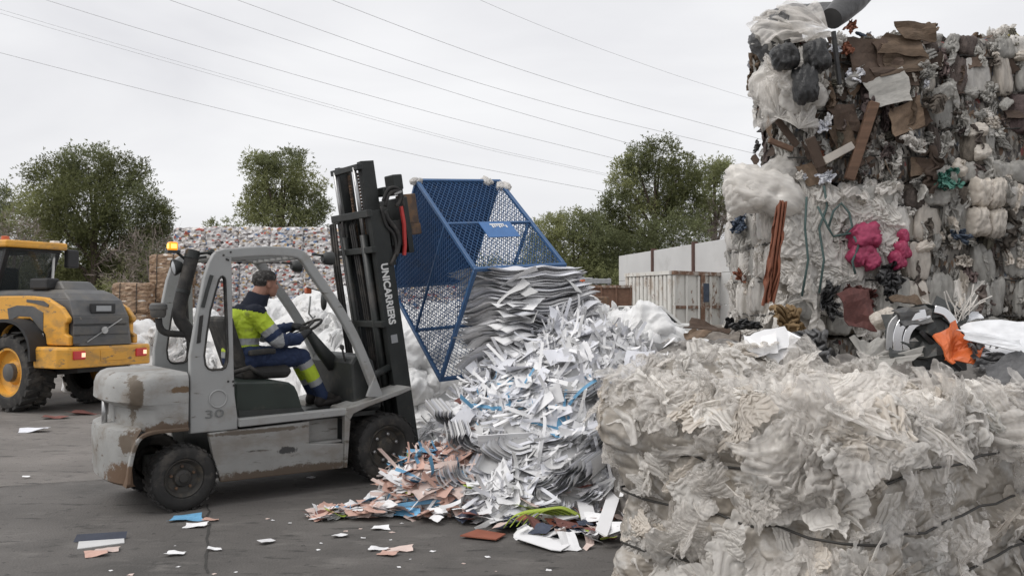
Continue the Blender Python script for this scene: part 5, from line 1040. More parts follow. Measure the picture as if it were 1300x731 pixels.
# local: x forward (LF); y: minus is the far side.  use yy() to count from the near side inwards
def lb(mb, name, m, **k): return mb.build(name, m, ld, **k)
def LP(x, c, z): return (x, -c, z)
LW = 1.66
def lprism(poly, c0, c1, name, m, **k): mb = MB(); mb.prism(poly, -c1, -c0); return lb(mb, name, m, **k)
def lwheel(x, c, r, w, side):
    y = -(c + w / 2); t = MB(); h = w / 2; rr = r * .60
    t.lathe([(rr, -h * .85), (rr * 1.1, -h), (r * .8, -h * 1.03), (r * .90, -h * .97), (r * .94, -h * .8), (r * .95, 0), (r * .94, h * .8), (r * .90, h * .97), (r * .8, h * 1.03), (rr * 1.1, h), (rr, h * .85)], (x, y, r), n=48)
    wo = t.build('wheel', 'black_rubber', ld, smooth=35)
    for k in range(20):
        for sg in (-1, 1):
            a0 = 2 * math.pi * (k + (.25 if sg > 0 else -.25)) / 20; c_ = Matrix.Translation((x, y, r)) @ Matrix.Rotation(-a0, 4, 'Y'); lug = MB()
            lug.add([c_ @ Vector(v) for v in [(r * .93, 0, -.03), (r, 0, -.02), (r, 0, .03), (r * .93, 0, .04), (r * .90, sg * h, .03), (r * .97, sg * h * 1.01, .05), (r * .97, sg * h * 1.01, .13), (r * .90, sg * h, .14)]], [(0,1,2,3), (7,6,5,4), (0,4,5,1), (1,5,6,2), (2,6,7,3), (3,7,4,0)]); lug.build('tread_lug', 'black_rubber', wo)
    o_ = h * (1 if side > 0 else -1); m = MB()
    m.lathe([(rr * 1.04, o_ * .9), (rr * .95, o_ * .9), (rr * .9, o_ * .5), (rr * .55, o_ * .35), (rr * .45, o_ * .55), (rr * .2, o_ * .62), (0, o_ * .62)], (x, y, r), n=32); m.build('rim', 'loader_yellow', wo, smooth=35)
    m = MB(); m.lathe([(rr * .40, o_ * .5), (rr * .38, o_ * .85), (rr * .2, o_ * .95), (0, o_ * .95)], (x, y, r), n=20); m.build('hub', 'loader_grey', wo, smooth=35)
lwheel(.17, .0, .61, .44, 1); lwheel(.17, LW - .36, .61, .44, -1); lwheel(2.5, .0, .61, .44, 1); lwheel(2.5, LW - .36, .61, .44, -1)
lprism([(-.95, .62), (-.95, 1.05), (1.0, 1.05), (1.0, .5), (.4, .5)], .42, LW - .35, 'frame', 'loader_dark')
# bumper / counterweight
mb = MB(); mb.loft([[LP(x, c, z) for x, c in ((-.42, .06), (-.98, .06), (-1.10, .17), (-1.10, LW - .08), (-.98, LW + .03), (-.42, LW + .03))] for z in (.70, .74, .98)] + [[LP(x, c, 1.02) for x, c in ((-.44, .08), (-.97, .08), (-1.08, .18), (-1.08, LW - .09), (-.97, LW + .01), (-.44, LW + .01))]]); lb(mb, 'counterweight', 'loader_yellow', bevel=.015)
mb = MB(); mb.box((-1.108, -1.16, .79), (-1.098, -.70, .95)); lb(mb, 'bumper_recess', 'loader_yellow', bevel=.004)
# rear grille block (dark) with yellow corner cheeks
mb = MB(); mb.loft([[LP(x, c, 1.03) for x, c in ((-.50, .30), (-1.0, .33), (-1.05, .40), (-1.05, LW - .40), (-1.0, LW - .33), (-.5, LW - .30))], [LP(x, c, 1.50) for x, c in ((-.45, .32), (-.93, .35), (-.98, .42), (-.98, LW - .42), (-.93, LW - .35), (-.45, LW - .32))], [LP(x, c, 1.74) for x, c in ((-.40, .36), (-.80, .38), (-.85, .44), (-.85, LW - .44), (-.80, LW - .38), (-.4, LW - .36))]]); lb(mb, 'rear_grille', 'loader_grey', bevel=.012)
for z0, z1 in ((1.06, 1.17), (1.20, 1.33), (1.36, 1.48)): mb = MB(); mb.box((-1.045, -(LW - .42), z0), (-1.01, -.30, z1)); lb(mb, 'grille_slat', 'loader_grey', bevel=.008)
mb = MB(); mb.box((-.985, -1.04, 1.53), (-.93, -.62, 1.68)); lb(mb, 'plate_frame', 'loader_dark', bevel=.01)
mb = MB(); mb.box((-.990, -.96, 1.56), (-.984, -.70, 1.645)); lb(mb, 'number_plate', 'silver_tape')
mb = MB(); mb.beam((-1.052, -.50, 1.09), (-1.052, -1.10, 1.44), .012, .03, (1, 0, 0)); lb(mb, 'badge_bar', 'steel')
mb = MB(); t = MB().lathe([(.0, -.012), (.055, -.012), (.06, 0), (.0, .0)], (0, 0, 0), 'x', 20); mb.add([(v[0] - 1.055, v[1] - .80, v[2] + 1.265) for v in t.v], t.f); lb(mb, 'badge', 'steel')
# yellow hood cheeks on both sides
ck = [(1.3, 1.06), (1.3, 1.80), (.60, 1.80), (.0, 1.80), (-.42, 1.77), (-.80, 1.62), (-.97, 1.46), (-.97, 1.40), (-.90, 1.36), (-.90, 1.22), (-1.0, 1.18), (-1.0, 1.04), (-.46, 1.04), (-.42, 1.20), (-.25, 1.36), (-.02, 1.44), (.36, 1.43), (.62, 1.25), (.74, 1.06)]
for c0, c1 in ((.24, .32), (LW - .30, LW - .22)): lprism(ck, c0, c1, 'hood_side', 'loader_yellow', bevel=.02)
for c0, c1 in ((.232, .242),):
    lprism([(.55, 1.60), (.30, 1.65), (-.10, 1.64), (-.38, 1.54), (-.38, 1.24), (-.28, 1.30), (-.06, 1.47), (.25, 1.48), (.5, 1.40)], c0, c1, 'side_vent', 'loader_grey', bevel=.004)
    lprism([(.05, 1.745), (-.38, 1.72), (-.52, 1.66), (-.50, 1.62), (-.1, 1.685), (.05, 1.70)], c0, c1, 'upper_vent', 'loader_grey', bevel=.004)
mb = MB(); mb.box((-.40, -.236, 1.16), (-.24, -.229, 1.22)); lb(mb, 'sticker', 'silver_tape')
# engine cover top
mb = MB(); mb.loft([[LP(x, c, 1.72) for x, c in ((1.3, .34), (-.84, .38), (-.84, LW - .38), (1.3, LW - .34))], [LP(x, c, 1.84) for x, c in ((1.3, .36), (-.66, .42), (-.66, LW - .42), (1.3, LW - .36))], [LP(x, c, 1.90) for x, c in ((1.25, .42), (-.5, .48), (-.5, LW - .48), (1.25, LW - .42))]]); lb(mb, 'engine_cover', 'loader_grey', bevel=.03)
mb = MB(); mb.loft([[LP(x, c, 1.88) for x, c in ((.0, .50), (-.46, .55), (-.46, LW - .52), (.0, LW - .48))], [LP(x, c, 2.04) for x, c in ((.0, .54), (-.28, .58), (-.28, LW - .56), (.0, LW - .52))]]); lb(mb, 'cooling_hood', 'loader_grey', bevel=.04)
mb = MB(); mb.box((-.2, -.62, 1.90), (.25, -.40, 2.08)); lb(mb, 'intake_box', 'loader_dark', bevel=.03)
# fender
fp = smoothpts([(.80, .95), (.72, 1.22), (.46, 1.38), (.12, 1.41), (-.20, 1.33), (-.42, 1.10), (-.47, .80)], 3)
for c in (.18, LW - .14): mb = MB(); mb.path([(x, -c, z) for x, z in fp], .05, .42); lb(mb, 'fender', 'loader_dark', smooth=40)
# cab
n_before = set(o.name for o in bpy.data.objects)
for nm, m_, z0, z1, pad in (('cab_base', 'loader_dark', 1.2, 1.75, 0), ('cab_roof', 'loader_yellow', 2.60, 2.72, .06), ('roof_lining', 'loader_dark', 2.55, 2.60, .0)):
    mb = MB(); mb.loft([[LP(x, c, z) for x, c in ((-.02 - pad - (.42 if z0 > 2 else 0), .36 - pad), (1.35 + pad, .36 - pad), (1.35 + pad, LW - .36 + pad), (-.02 - pad - (.42 if z0 > 2 else 0), LW - .36 + pad))] for z in (z0, z1)]); lb(mb, nm, m_, bevel=.03)
for x, c, dx in ((.02, .40, -.40), (1.30, .40, 0), (.02, LW - .40, -.40), (1.30, LW - .40, 0), (.55, .40, -.08)): mb = MB(); mb.beam(LP(x, c, 1.72), LP(x + dx, c, 2.6), .075, .075, (0, 1, 0)); lb(mb, 'cab_post', 'loader_dark', bevel=.01)
for q in ([LP(.04, .385, 1.74), LP(1.28, .385, 1.74), LP(1.28, .385, 2.58), LP(-.36, .385, 2.58)], [LP(.0, .42, 1.78), LP(.0, LW - .42, 1.78), LP(-.40, LW - .42, 2.56), LP(-.40, .42, 2.56)], [LP(.04, LW - .385, 1.74), LP(1.28, LW - .385, 1.74), LP(1.28, LW - .385, 2.58), LP(-.36, LW - .385, 2.58)], [LP(1.30, .42, 1.74), LP(1.30, LW - .42, 1.74), LP(1.30, LW - .42, 2.56), LP(1.30, .42, 2.56)]):
    mb = MB(); nv = (Vector(q[1]) - Vector(q[0])).cross(Vector(q[2]) - Vector(q[0])).normalized() * .008; mb.loft([q, [tuple(Vector(v) + nv) for v in q]]); lb(mb, 'cab_window', 'cab_glass')
mb = MB(); mb.box((.35, -1.05, 1.75), (.60, -.62, 2.3)); lb(mb, 'cab_seat', 'loader_dark', bevel=.05)
mb = MB(); mb.box((-.50, -1.58, 2.30), (-.38, -1.36, 2.62)); lb(mb, 'rear_mirror', 'loader_dark', bevel=.03)
mb = MB(); mb.tube([LP(-.30, LW - .45, 1.85), LP(-.36, LW - .45, 2.75)], .022, 8); mb.box((-.42, -(LW - .40), 2.72), (-.30, -(LW - .50), 2.76)); lb(mb, 'antenna', 'white_print')
mb = MB(); t = MB().lathe([(0, .10), (.06, .09), (.07, 0), (0, 0)], (0, 0, 0), 'z', 14); mb.add([(v[0] - .10, v[1] - .52, v[2] + 2.71) for v in t.v], t.f); lb(mb, 'beacon', 'orange_lens', smooth=40)
for o in bpy.data.objects:
    if o.name not in n_before: o.data.transform(Matrix.Translation((1.22, 0, 0)))
for c in (.24, 1.32):
    mb = MB(); mb.box((-1.125, -(c + .20), .83), (-1.095, -c, .96)); lb(mb, 'tail_lamp', 'tail_red', bevel=.012)
    mb = MB(); mb.box((-1.130, -(c + .19), .865), (-1.122, -(c + .13), .93)); lb(mb, 'lamp_bulb', 'glow_lamp')
lprism([(1.5, .45), (1.5, 1.0), (2.9, 1.25), (3.1, .7), (2.9, .45)], .46, LW - .40, 'front_frame', 'loader_yellow', bevel=.03)

# ------------------------------------------------------------------ bales on the right
def add_piece(root, name, me, m, p, n, s, ang=0., label=None, up=(0, 0, 1)):
    o = inst(name, me, m, root, place(p, n, s, ang, up))
    if label: o['label'] = label
    return o
def strap_loop(root, sx, sy, z, r=.006, off=.02, rnd=.06, seed=0, sag=.012):
    rs = np.random.RandomState(seed); P = []; hx, hy = sx / 2 + off, sy / 2 + off
    for (ax, ay, bx, by) in ((-hx + rnd, -hy, hx - rnd, -hy), (hx, -hy + rnd, hx, hy - rnd), (hx - rnd, hy, -hx + rnd, hy), (-hx, hy - rnd, -hx, -hy + rnd)):
        for k in range(9): t = k / 8; P.append((ax + (bx - ax) * t, ay + (by - ay) * t, z + rs.normal() * sag))
    mb = MB(); mb.tube(P + [P[0]], r, 5); return mb.build('strap', 'strap_wire', root, smooth=True)

# --- the big bale of clear film in the foreground
BSX, BSY, BSZ = 1.36, 1.72, 1.06; bang = R(-50.0)
bc = np.array([1.46, 3.52]); ex = np.array([.64, -.77]); ey = np.array([.77, .64])
cen = bc - ex * (BSX / 2 - .05) + ey * (BSY / 2 - .05)
FB_ = tag(empty('film_bale', (cen[0], cen[1], 0), math.atan2(ex[1], ex[0])), 'big strapped bale of crumpled clear and white plastic film in the foreground', 'plastic bale')
SZ = [.36, .635, .885]
def fdisp(P, Nn):
    z = P[:, 2] + BSZ / 2; side = np.clip(1 - np.abs(Nn[:, 2]) * 1.4, 0, 1)
    zz = [-.05, .12] + SZ + [1.30]; bul = np.zeros(len(P))
    for a, b in zip(zz[:-1], zz[1:]):
        u = (z >= a) & (z < b); bul[u] = np.sin(np.pi * (z[u] - a) / (b - a)) ** .45
    upz = np.clip((z - .78) / .25, 0, 1); lft = np.exp(-(((P[:, 0] + BSX / 2) / .45) ** 2)) * upz; pinch = .55 + .45 * np.clip(bul, 0, 1)
    th = 2.2 * gnoise(P * 1.5, 21) + 1.2 * (1 - side)
    u = np.where(np.abs(Nn[:, 2]) > .7, P[:, 0], P[:, 0] - P[:, 1]); w = np.where(np.abs(Nn[:, 2]) > .7, P[:, 1], P[:, 2])
    a = u * np.cos(th) + w * np.sin(th); b = -u * np.sin(th) + w * np.cos(th)
    st = ridged(warp(np.stack([a * 6.5, b * 1.6, P @ np.array([.6, .6, .6])], 1), .45, .8, 14), 2, 15, .45); st2 = ridged(warp(np.stack([a * 3 - b * 11, b * 3 + a * 1.5, P @ np.array([.9, .9, .9])], 1), .5, .7, 44), 2, 45, .45)
    q = warp(P * np.array([1, 1, .8]), .22, 2.2, 3)
    big = .07 * gnoise(q * 2.3, 5) + .055 * gnoise(q * 5.2, 6) + .03 * ridged(q * 4, 2, 31)
    fine = ridged(warp(P * 7.5, .8, .8, 2), 2, 12, .5); fin2 = ridged(warp(P * 19, .6, .8, 7), 3, 18, .65)
    d = (.025 * bul - .035) * side + big * pinch + .026 * st * pinch + .014 * st2 * pinch + .014 * fine * pinch + .004 * fin2 + .03 * upz + .15 * lft
    off = Nn * d[:, None]; off[:, 2] -= .04 * side * ridged(q * 3, 2, 4) * upz
    return off
V, F = rbox_np(BSX, BSY, BSZ, 300, .13, fdisp, bottom=False)
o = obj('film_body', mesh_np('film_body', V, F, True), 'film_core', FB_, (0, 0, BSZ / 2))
VN = np.zeros(len(V) * 3, np.float32); o.data.vertices.foreach_get('normal', VN); VN = VN.reshape(-1, 3).astype(float); VP = V + np.array([0, 0, BSZ / 2])
rs = np.random.RandomState(5); hx, hy = BSX / 2, BSY / 2; npc = 0
e3x, e3y = np.append(ex, 0), np.append(ey, 0); WN = VN[:, :1] * e3x + VN[:, 1:2] * e3y + VN[:, 2:] * np.array([0, 0, 1.]); WP = VP[:, :1] * e3x + VP[:, 1:2] * e3y + VP[:, 2:] * np.array([0, 0, 1.]) + np.array([cen[0], cen[1], 0]); TC = EYE - WP; TC /= np.linalg.norm(TC, axis=1)[:, None]; fc_ = (WN * TC).sum(1)
vis = np.where((fc_ > -.05) | ((VP[:, 2] > .98) & (fc_ > -.5)))[0]
wts = np.clip(fc_[vis], .12, 1) * np.where(VP[vis, 2] > .95, 1.3, 1.)
wts[VP[vis, 2] < .25] *= .6; wts[VP[vis, 0] < -hx + .1] *= 2.2; wts /= wts.sum()
def band(z): return min(abs(z - q) for q in SZ[1:])      # a piece should not hide the straps
FT = [(8, 'film_fold', FOLD, 'film_white', .40), (10, 'film_fold', FOLD, 'film_clear', .46), (2, 'film_fold', BIGF, 'film_white', .44), (9, 'film_fold', BIGF, 'film_clear', .58), (3.5, 'film_fold', FOLD, 'film_cream', .36), (2, 'film_fold', BIGF, 'film_cream', .5), (.8, 'film_fold', FOLD, 'film_grey', .24), (2, 'film_bunch', BUNC, 'film_white', .28), (2.5, 'film_bunch', BUNC, 'film_clear', .34), (1.3, 'film_rope', ROPE, 'film_white', .38), (1.6, 'film_rope', ROPE, 'film_clear', .42)]
fw = np.array([q[0] for q in FT]); fw = fw / fw.sum()
while npc < 298:
    i = vis[rs.choice(len(vis), p=wts)]; p = VP[i].copy(); n = VN[i] * .8 + rs.normal(size=3) * .2
    _, nm, pr, m_, s = FT[rs.choice(len(FT), p=fw)]; s *= rs.uniform(.6, 1.15); low = p[2] < .94
    if low: s = min(s * .85, max(.17, band(p[2]) * 3.2), .36)
    elif p[2] > .98 and p[0] > -.35: s *= .85
    if low and band(p[2]) < .05: continue
    if p[0] < -hx + .12: s = min(s, .30)
    sq = (s, s * rs.uniform(.8, 1.1), s * (rs.uniform(.16, .34) if low else rs.uniform(.40, .75)))
    nn = n / np.linalg.norm(n); p = p + nn * rs.uniform(-.015, .02)
    add_piece(FB_, nm, pr[rs.randint(len(pr))], m_, p, n, sq, rs.uniform(0, 6.28)); npc += 1
for k, z in enumerate(SZ): strap_loop(FB_, BSX, BSY, z, .0065, .05, .11, k, .009)

# --- stack of mixed bales behind: front plane at y = 6.4
def mixed_bale(name, label, x0, x1, y0, z0, z1, mats, seed, npieces, core='waste_mix', depth=1.25, pil=True, straps=4, left_open=False, group='mixed waste bales in the tall stack'):
    sx, sy, sz = x1 - x0, depth, z1 - z0
    root = tag(empty(name, ((x0 + x1) / 2, y0 + sy / 2, z0)), label, 'waste bale', group); rs = np.random.RandomState(seed)
    def d(P, Nn): q = warp(P * np.array([4, 4, 2.2]) + seed * 3, .5, 1, seed); return Nn * (.045 * ridged(q, 4, seed) + .03 * gnoise(P * 3 + seed, 2) - .035)[:, None]
    V, F = rbox_np(sx, sy, sz, 90, .07, d); obj('bale_core', mesh_np('bale_core', V, F, True), core, root, (0, 0, sz / 2))
    zs = [sz * (k + .55) / (straps + .1) for k in range(straps)]; zz = [0.] + zs + [sz]
    def pick(): r_ = rs.rand() * sum(w for w, *_ in mats); 
    wts = np.array([w for w, *_ in mats], float); wts /= wts.sum()
    n = 0
    if pil:   # squeezed rolls between the straps on the front and the left end
        for fce in (0, 1):
            L = sx if fce == 0 else sy
            for a, b in zip(zz[:-1], zz[1:]):
                u = -L / 2
                while u < L / 2 - .03:
                    w = rs.uniform(.06, .17); h = (b - a)
                    if fce == 1 and rs.rand() < .25: u += w; continue
                    _, nm, pr, m_, _s = mats[rs.choice(len(mats), p=wts)]
                    pr2 = PILL if nm in ('film_roll', 'rag', 'film_wad', 'film_fold', 'film_pleat', 'paper_wad') else pr
                    zc = (a + b) / 2 + rs.normal() * .015
                    if fce == 0: M = Matrix.Translation((u + w / 2, -sy / 2 - .005 + rs.rand() * .02, zc)) @ Matrix.Rotation(rs.normal() * .10, 4, 'Y') @ Matrix.Rotation(rs.normal() * .25, 4, 'Z') @ Matrix.Diagonal((w * 1.15, .13, h * 1.02, 1))
                    else: M = Matrix.Translation((-sx / 2 + rs.rand() * .02, u + w / 2, zc)) @ Matrix.Rotation(R(90) + rs.normal() * .2, 4, 'Z') @ Matrix.Diagonal((w * 1.15, .13, h * 1.02, 1))
                    if pr2 is PILL: inst('roll', PILL[rs.randint(len(PILL))], m_, root, M); n += 1
                    u += w
    for k in range(npieces):
        f = rs.rand(); _, nm, pr, m_, s = mats[rs.choice(len(mats), p=wts)]
        if f < .50: p = np.array([rs.uniform(-sx / 2, sx / 2), -sy / 2 - rs.rand() * .05, rs.uniform(.02, sz)]); nn = np.array([0, -1, .15])
        elif f < .72: p = np.array([-sx / 2 - rs.rand() * .05, rs.uniform(-sy / 2, sy / 2), rs.uniform(.02, sz)]); nn = np.array([-1, 0, .1])
        else: p = np.array([rs.uniform(-sx / 2, sx / 2), rs.uniform(-sy / 2, sy / 2 * .3), sz + rs.rand() * .04]); nn = np.array([rs.normal() * .3, -.5, 1.])
        s = s * rs.uniform(.35, .95); nn = nn + rs.normal(size=3) * .28
        if k % 4 == 0 and f < .72:
            L_s = rs.uniform(.14, .42); tw = .6 + .5 * rs.rand(); o_ = inst('strand', ROPE[rs.randint(len(ROPE))], m_, root, Matrix.Translation(p) @ Matrix.Rotation(R(90) if abs(nn[0]) < abs(nn[1]) else 0, 4, 'Z') @ Euler((R(90) + rs.normal() * .25, rs.normal() * .3, 0)).to_matrix().to_4x4() @ Matrix.Diagonal((L_s, L_s * tw, L_s * tw, 1)))
            continue
        add_piece(root, nm, pr[rs.randint(len(pr))], m_, p, nn, (s, s * rs.uniform(.5, 1.), s * rs.uniform(.5, .9)), rs.uniform(0, 6.28))
    for k, z in enumerate(zs): strap_loop(root, sx, sy, z, .0065, .035, .06, seed + k, .01)
    return root
MWHITE = [(9, 'film_fold', FOLD, 'film_white', .34), (4, 'film_fold', BIGF, 'film_white', .42), (4, 'film_bunch', BUNC, 'film_white', .24), (3, 'film_rope', ROPE, 'film_white', .30), (3, 'film_fold', FOLD, 'film_clear', .24), (1.5, 'film_bunch', BUNC, 'film_cream', .2), (1.5, 'film_fold', FOLD, 'film_grey', .24)]
MGREY = [(7, 'film_roll', PILL, 'film_grey', .14), (3, 'film_roll', PILL, 'film_cream', .14), (4, 'film_bunch', BUNC, 'film_cream', .17), (5, 'film_bunch', BUNC, 'film_grey', .19), (5, 'rag', BUNC, 'rag_dark', .17), (3, 'rag', ROPE, 'rag_dark', .26), (4, 'film_rope', ROPE, 'film_grey', .30), (2, 'film_rope', ROPE, 'film_cream', .26), (3, 'film_fold', FOLD, 'film_grey', .2), (2, 'card_scrap', CARD, 'card_dark', .2), (2, 'film_fold', FOLD, 'film_white', .14), (.3, 'blue_scrap', FOLD, 'blue_rag', .14)]
MMIX = [(3.2, 'card_scrap', CARD, 'card_brown', .20), (4, 'card_scrap', CARD, 'card_dark', .20), (4, 'rag', BUNC, 'rag_dark', .19), (3, 'rag', ROPE, 'rag_dark', .28), (5, 'film_bunch', BUNC, 'film_grey', .21), (3, 'film_rope', ROPE, 'film_grey', .28), (3, 'film_fold', FOLD, 'film_grey', .20), (3, 'film_bunch', BUNC, 'film_white', .16), (2, 'film_fold', FOLD, 'film_white', .15), (1.6, 'paper_wad', BUNC, 'paper_bluish', .11), (2, 'film_bunch', BUNC, 'film_cream', .16), (.5, 'rag', FOLD, 'orange_cloth', .13), (.5, 'rag', BILL, 'blue_rag', .12), (1.4, 'black_film', FOLD, 'bag_grey', .2)]
X0 = float(at(985, 300, 6.4)[0]); X1 = float(at(1148, 300, 6.4)[0]); X2 = X1 + 1.12
mixed_bale('waste_bale', 'grey brown mixed waste bale hidden at the bottom of the stack, left', X0 + .05, X1, 6.45, 0, 1.40, MGREY, 61, 40, pil=False)
mixed_bale('waste_bale', 'dark mixed waste bale at the bottom of the stack, right edge', X1 + .02, X2, 6.45, 0, 1.40, MGREY, 62, 40)
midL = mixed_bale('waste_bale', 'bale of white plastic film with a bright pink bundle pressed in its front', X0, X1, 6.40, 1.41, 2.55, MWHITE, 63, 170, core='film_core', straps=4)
midR = mixed_bale('waste_bale', 'dull grey brown bale of pressed rolls, right of the white film bale', X1 + .02, X2, 6.42, 1.41, 2.55, MGREY, 64, 190)
upL = mixed_bale('waste_bale', 'top bale with cardboard, boards and a pale sheet, over the white film bale', X0 + .12, X1 + .20, 6.38, 2.58, 3.70, MMIX, 65, 290, pil=False, straps=3, depth=.80)
upR = mixed_bale('waste_bale', 'topmost grey bale of squashed plastic at the right edge', X1 + .23, X2 + .1, 6.45, 2.58, 3.73, MGREY, 66, 190)
def on(root, px, py, y):   # a point of the photo measured on the plane y, in the frame of ROOT
    p = at(px, py, y); return p - np.array(root.location)
# what the top bale shows
for (px, py, sx, sy, m_, k, a) in ((1103, 78, .30, .34, 'card_dark', 0, .1), (1146, 58, .34, .16, 'card_brown', 1, -.1), (1150, 82, .36, .15, 'card_brown', 5, .05), (1128, 70, .2, .24, 'card_dark', 4, .1), (1138, 98, .38, .14, 'card_dark', 2, .05), (1150, 150, .28, .22, 'card_brown', 3, .3), (1072, 150, .2, .2, 'card_dark', 4, .2), (1070, 175, .16, .22, 'card_brown', 5, .4), (1165, 40, .3, .14, 'card_brown', 6, 0)):
    add_piece(upL, 'card_scrap', CARD[k % 7], m_, on(upL, px, py, 6.30), (.1, -1, .1), (sx, sy, .4), a)
add_piece(upL, 'pale_sheet', CARD[2], 'film_grey', on(upL, 1127, 112, 6.26), (-.15, -1, .2), (.30, .27, .25), .25, 'pale grey torn sheet in the middle of the front')
def board(root, a, b, w, t, m_, y, lab=None, nm='board'):
    p, q = on(root, *a, y), on(root, *b, y + .04); mb = MB(); mb.beam(p, q, w, t, (0, -1, .1)); o = mb.build(nm, m_, root, bevel=.004, seg=1)
    if lab: o['label'] = lab
board(upL, (1110, 130), (1078, 228), .075, .05, 'wood', 6.24, 'leaning brown board on the front')
board(upL, (1045, 205), (1082, 185), .06, .05, 'film_cream', 6.24)
board(upL, (1028, 175), (1042, 212), .07, .04, 'card_dark', 6.2); board(upL, (985, 150), (1012, 185), .05, .03, 'card_dark', 6.3); board(upL, (976, 178), (1006, 190), .04, .03, 'wood', 6.2)
board(upL, (1058, 40), (1066, 108), .03, .03, 'bag_black', 6.15)
for (px, py, s, m_) in ((1045, 160, .10, 'paper_bluish'), (1052, 152, .08, 'paper_white'), (1040, 100, .16, 'film_white'), (1085, 96, .10, 'paper_bluish'), (1075, 62, .09, 'orange_cloth'), (1080, 34, .10, 'orange_cloth'), (1066, 50, .09, 'film_white'), (1060, 62, .08, 'paper_bluish'), (1178, 90, .12, 'film_grey'), (1160, 180, .16, 'film_white'), (1187, 130, .15, 'rag_dark'), (1048, 225, .12, 'paper_bluish')):
    add_piece(upL, 'wad', BUNC[int(px) % 4], m_, on(upL, px, py, 6.28), (0, -1, .2), (s * 1.4, s * 1.4, s), px)
# white and pink film in the middle bale
for (px, py, s, a) in ((1097, 300, .17, .2), (1090, 322, .13, 1.), (1104, 328, .12, 2.)):
    add_piece(midL, 'pink_bundle', PILL[int(px) % 6], 'pink_film', on(midL, px, py, 6.30), (0, -1, .1), (s * 1.15, s * 1.1, s * .9), a, 'bright pink film bundle')
for (px, py, s) in ((1144, 318, .10), (1138, 330, .10), (1147, 300, .07)): add_piece(midL, 'pink_bundle', PILL[int(px) % 6], 'pink_film', on(midL, px, py, 6.31), (.3, -1, .1), (s * .8, s * 1.4, s), .3, 'bright pink film bundle')
for (px, py, s) in ((1130, 355, .20), (1052, 375, .15), (1056, 392, .13)): add_piece(midL, 'black_bag', BUNC[int(px) % 4], 'bag_black', on(midL, px, py, 6.28), (0, -1, .1), (s * 1.4, s * 1.6, s), px)
for (px, py, sx, sy) in ((1030, 300, .5, .40), (1118, 258, .4, .3), (1125, 300, .3, .3), (1015, 285, .5, .34), (1040, 255, .42, .34), (1075, 258, .36, .22), (1020, 320, .4, .26), (1062, 342, .36, .24), (1110, 275, .3, .2), (1015, 352, .36, .24)):
    add_piece(midL, 'film_fold', BIGF[int(px) % 4], 'film_white', on(midL, px, py, 6.33), (0, -1, .15), (sx * 1.15, sy * 1.25, .20), px)
for pts in (((1046, 236), (1050, 262), (1040, 290), (1046, 330), (1040, 372)), ((1024, 250), (1022, 290), (1026, 330), (1018, 376)), ((1052, 288), (1058, 268), (1068, 258), (1078, 270), (1082, 288), (1074, 296)), ((1084, 300), (1090, 312), (1082, 332), (1086, 348)), ((1038, 262), (1052, 290), (1058, 300), (1080, 296))):
    mb = MB(); mb.tube([tuple(on(midL, x, y, 6.24)) for x, y in [p[:2] for p in pts]], .009, 6); mb.v = mb.v; mb.build('cord', 'green_cord', midL, smooth=True)
p = (on(midL, 990, 262, 6.12) + on(midL, 978, 384, 6.12)) / 2; o = inst('orange_strip', ROPE[0], 'orange_cloth', midL, Matrix.Translation(p) @ Matrix.Rotation(R(8), 4, 'Y') @ Matrix.Rotation(R(90), 4, 'X') @ Matrix.Diagonal((.26, .80, .25, 1))); o['label'] = 'hanging orange brown strip on the left corner'
for (px, py, s, m_) in ((945, 300, .18, 'film_grey'), (938, 285, .14, 'blue_rag'), (960, 330, .16, 'film_white'), (955, 362, .16, 'film_cream'), (940, 350, .10, 'orange_cloth'), (948, 345, .12, 'film_white'), (1085, 372, .12, 'red_rag'), (1098, 380, .16, 'red_rag'), (1220, 300, .12, 'blue_rag'), (1205, 225, .12, 'teal_film'), (1198, 232, .10, 'teal_film')):
    add_piece(midR if px > 1150 else midL, 'wad', BUNC[int(px) % 4], m_, on(midR if px > 1150 else midL, px, py, 6.30 if px > 1000 else 7.0), (0 if px > 1000 else -.7, -1, .1), (s * 1.3, s * 1.5, s), px)
for (px, py) in ((1245, 245), (1262, 246), (1240, 282), (1262, 284)): add_piece(midR, 'cream_roll', PILL[int(px) % 6], 'film_cream', on(midR, px, py, 6.34), (0, -1, 0), (.11, .22, .18), 0)
# loose things on top of the stack
def loose(name, me, m_, p, n, s, ang, label, cat, group=None):
    o = inst(name, me, m_, None, place(p, n, s, ang)); return tag(o, label, cat, group)
def sack(name, label, cat, parts, group=None):
    p0 = parts[0][1]; root = tag(empty(name, p0), label, cat, group)
    for (me, p, n, s, ang, m_, nm) in parts: inst(nm, me, m_, root, place(np.array(p) - p0, n, s, ang))
    return root
sack('stuffed_bag', 'white stuffed cloth bag bulging out over the left corner of the stack', 'bag', [(PILL[0], at(968, 242, 6.45), (-.2, -1, .2), (.48, .30, .32), -.35, 'film_white', 'bulge'), (PILL[2], at(986, 222, 6.45), (0, -1, .5), (.32, .22, .2), .5, 'film_white', 'bulge'), (PILL[4], at(946, 250, 6.5), (-.5, -1, 0), (.26, .26, .3), .2, 'film_white', 'bulge'), (GATH[1], at(992, 232, 6.45), (0, -1, .3), (.30, .22, .2), 2.2, 'film_white', 'neck')])
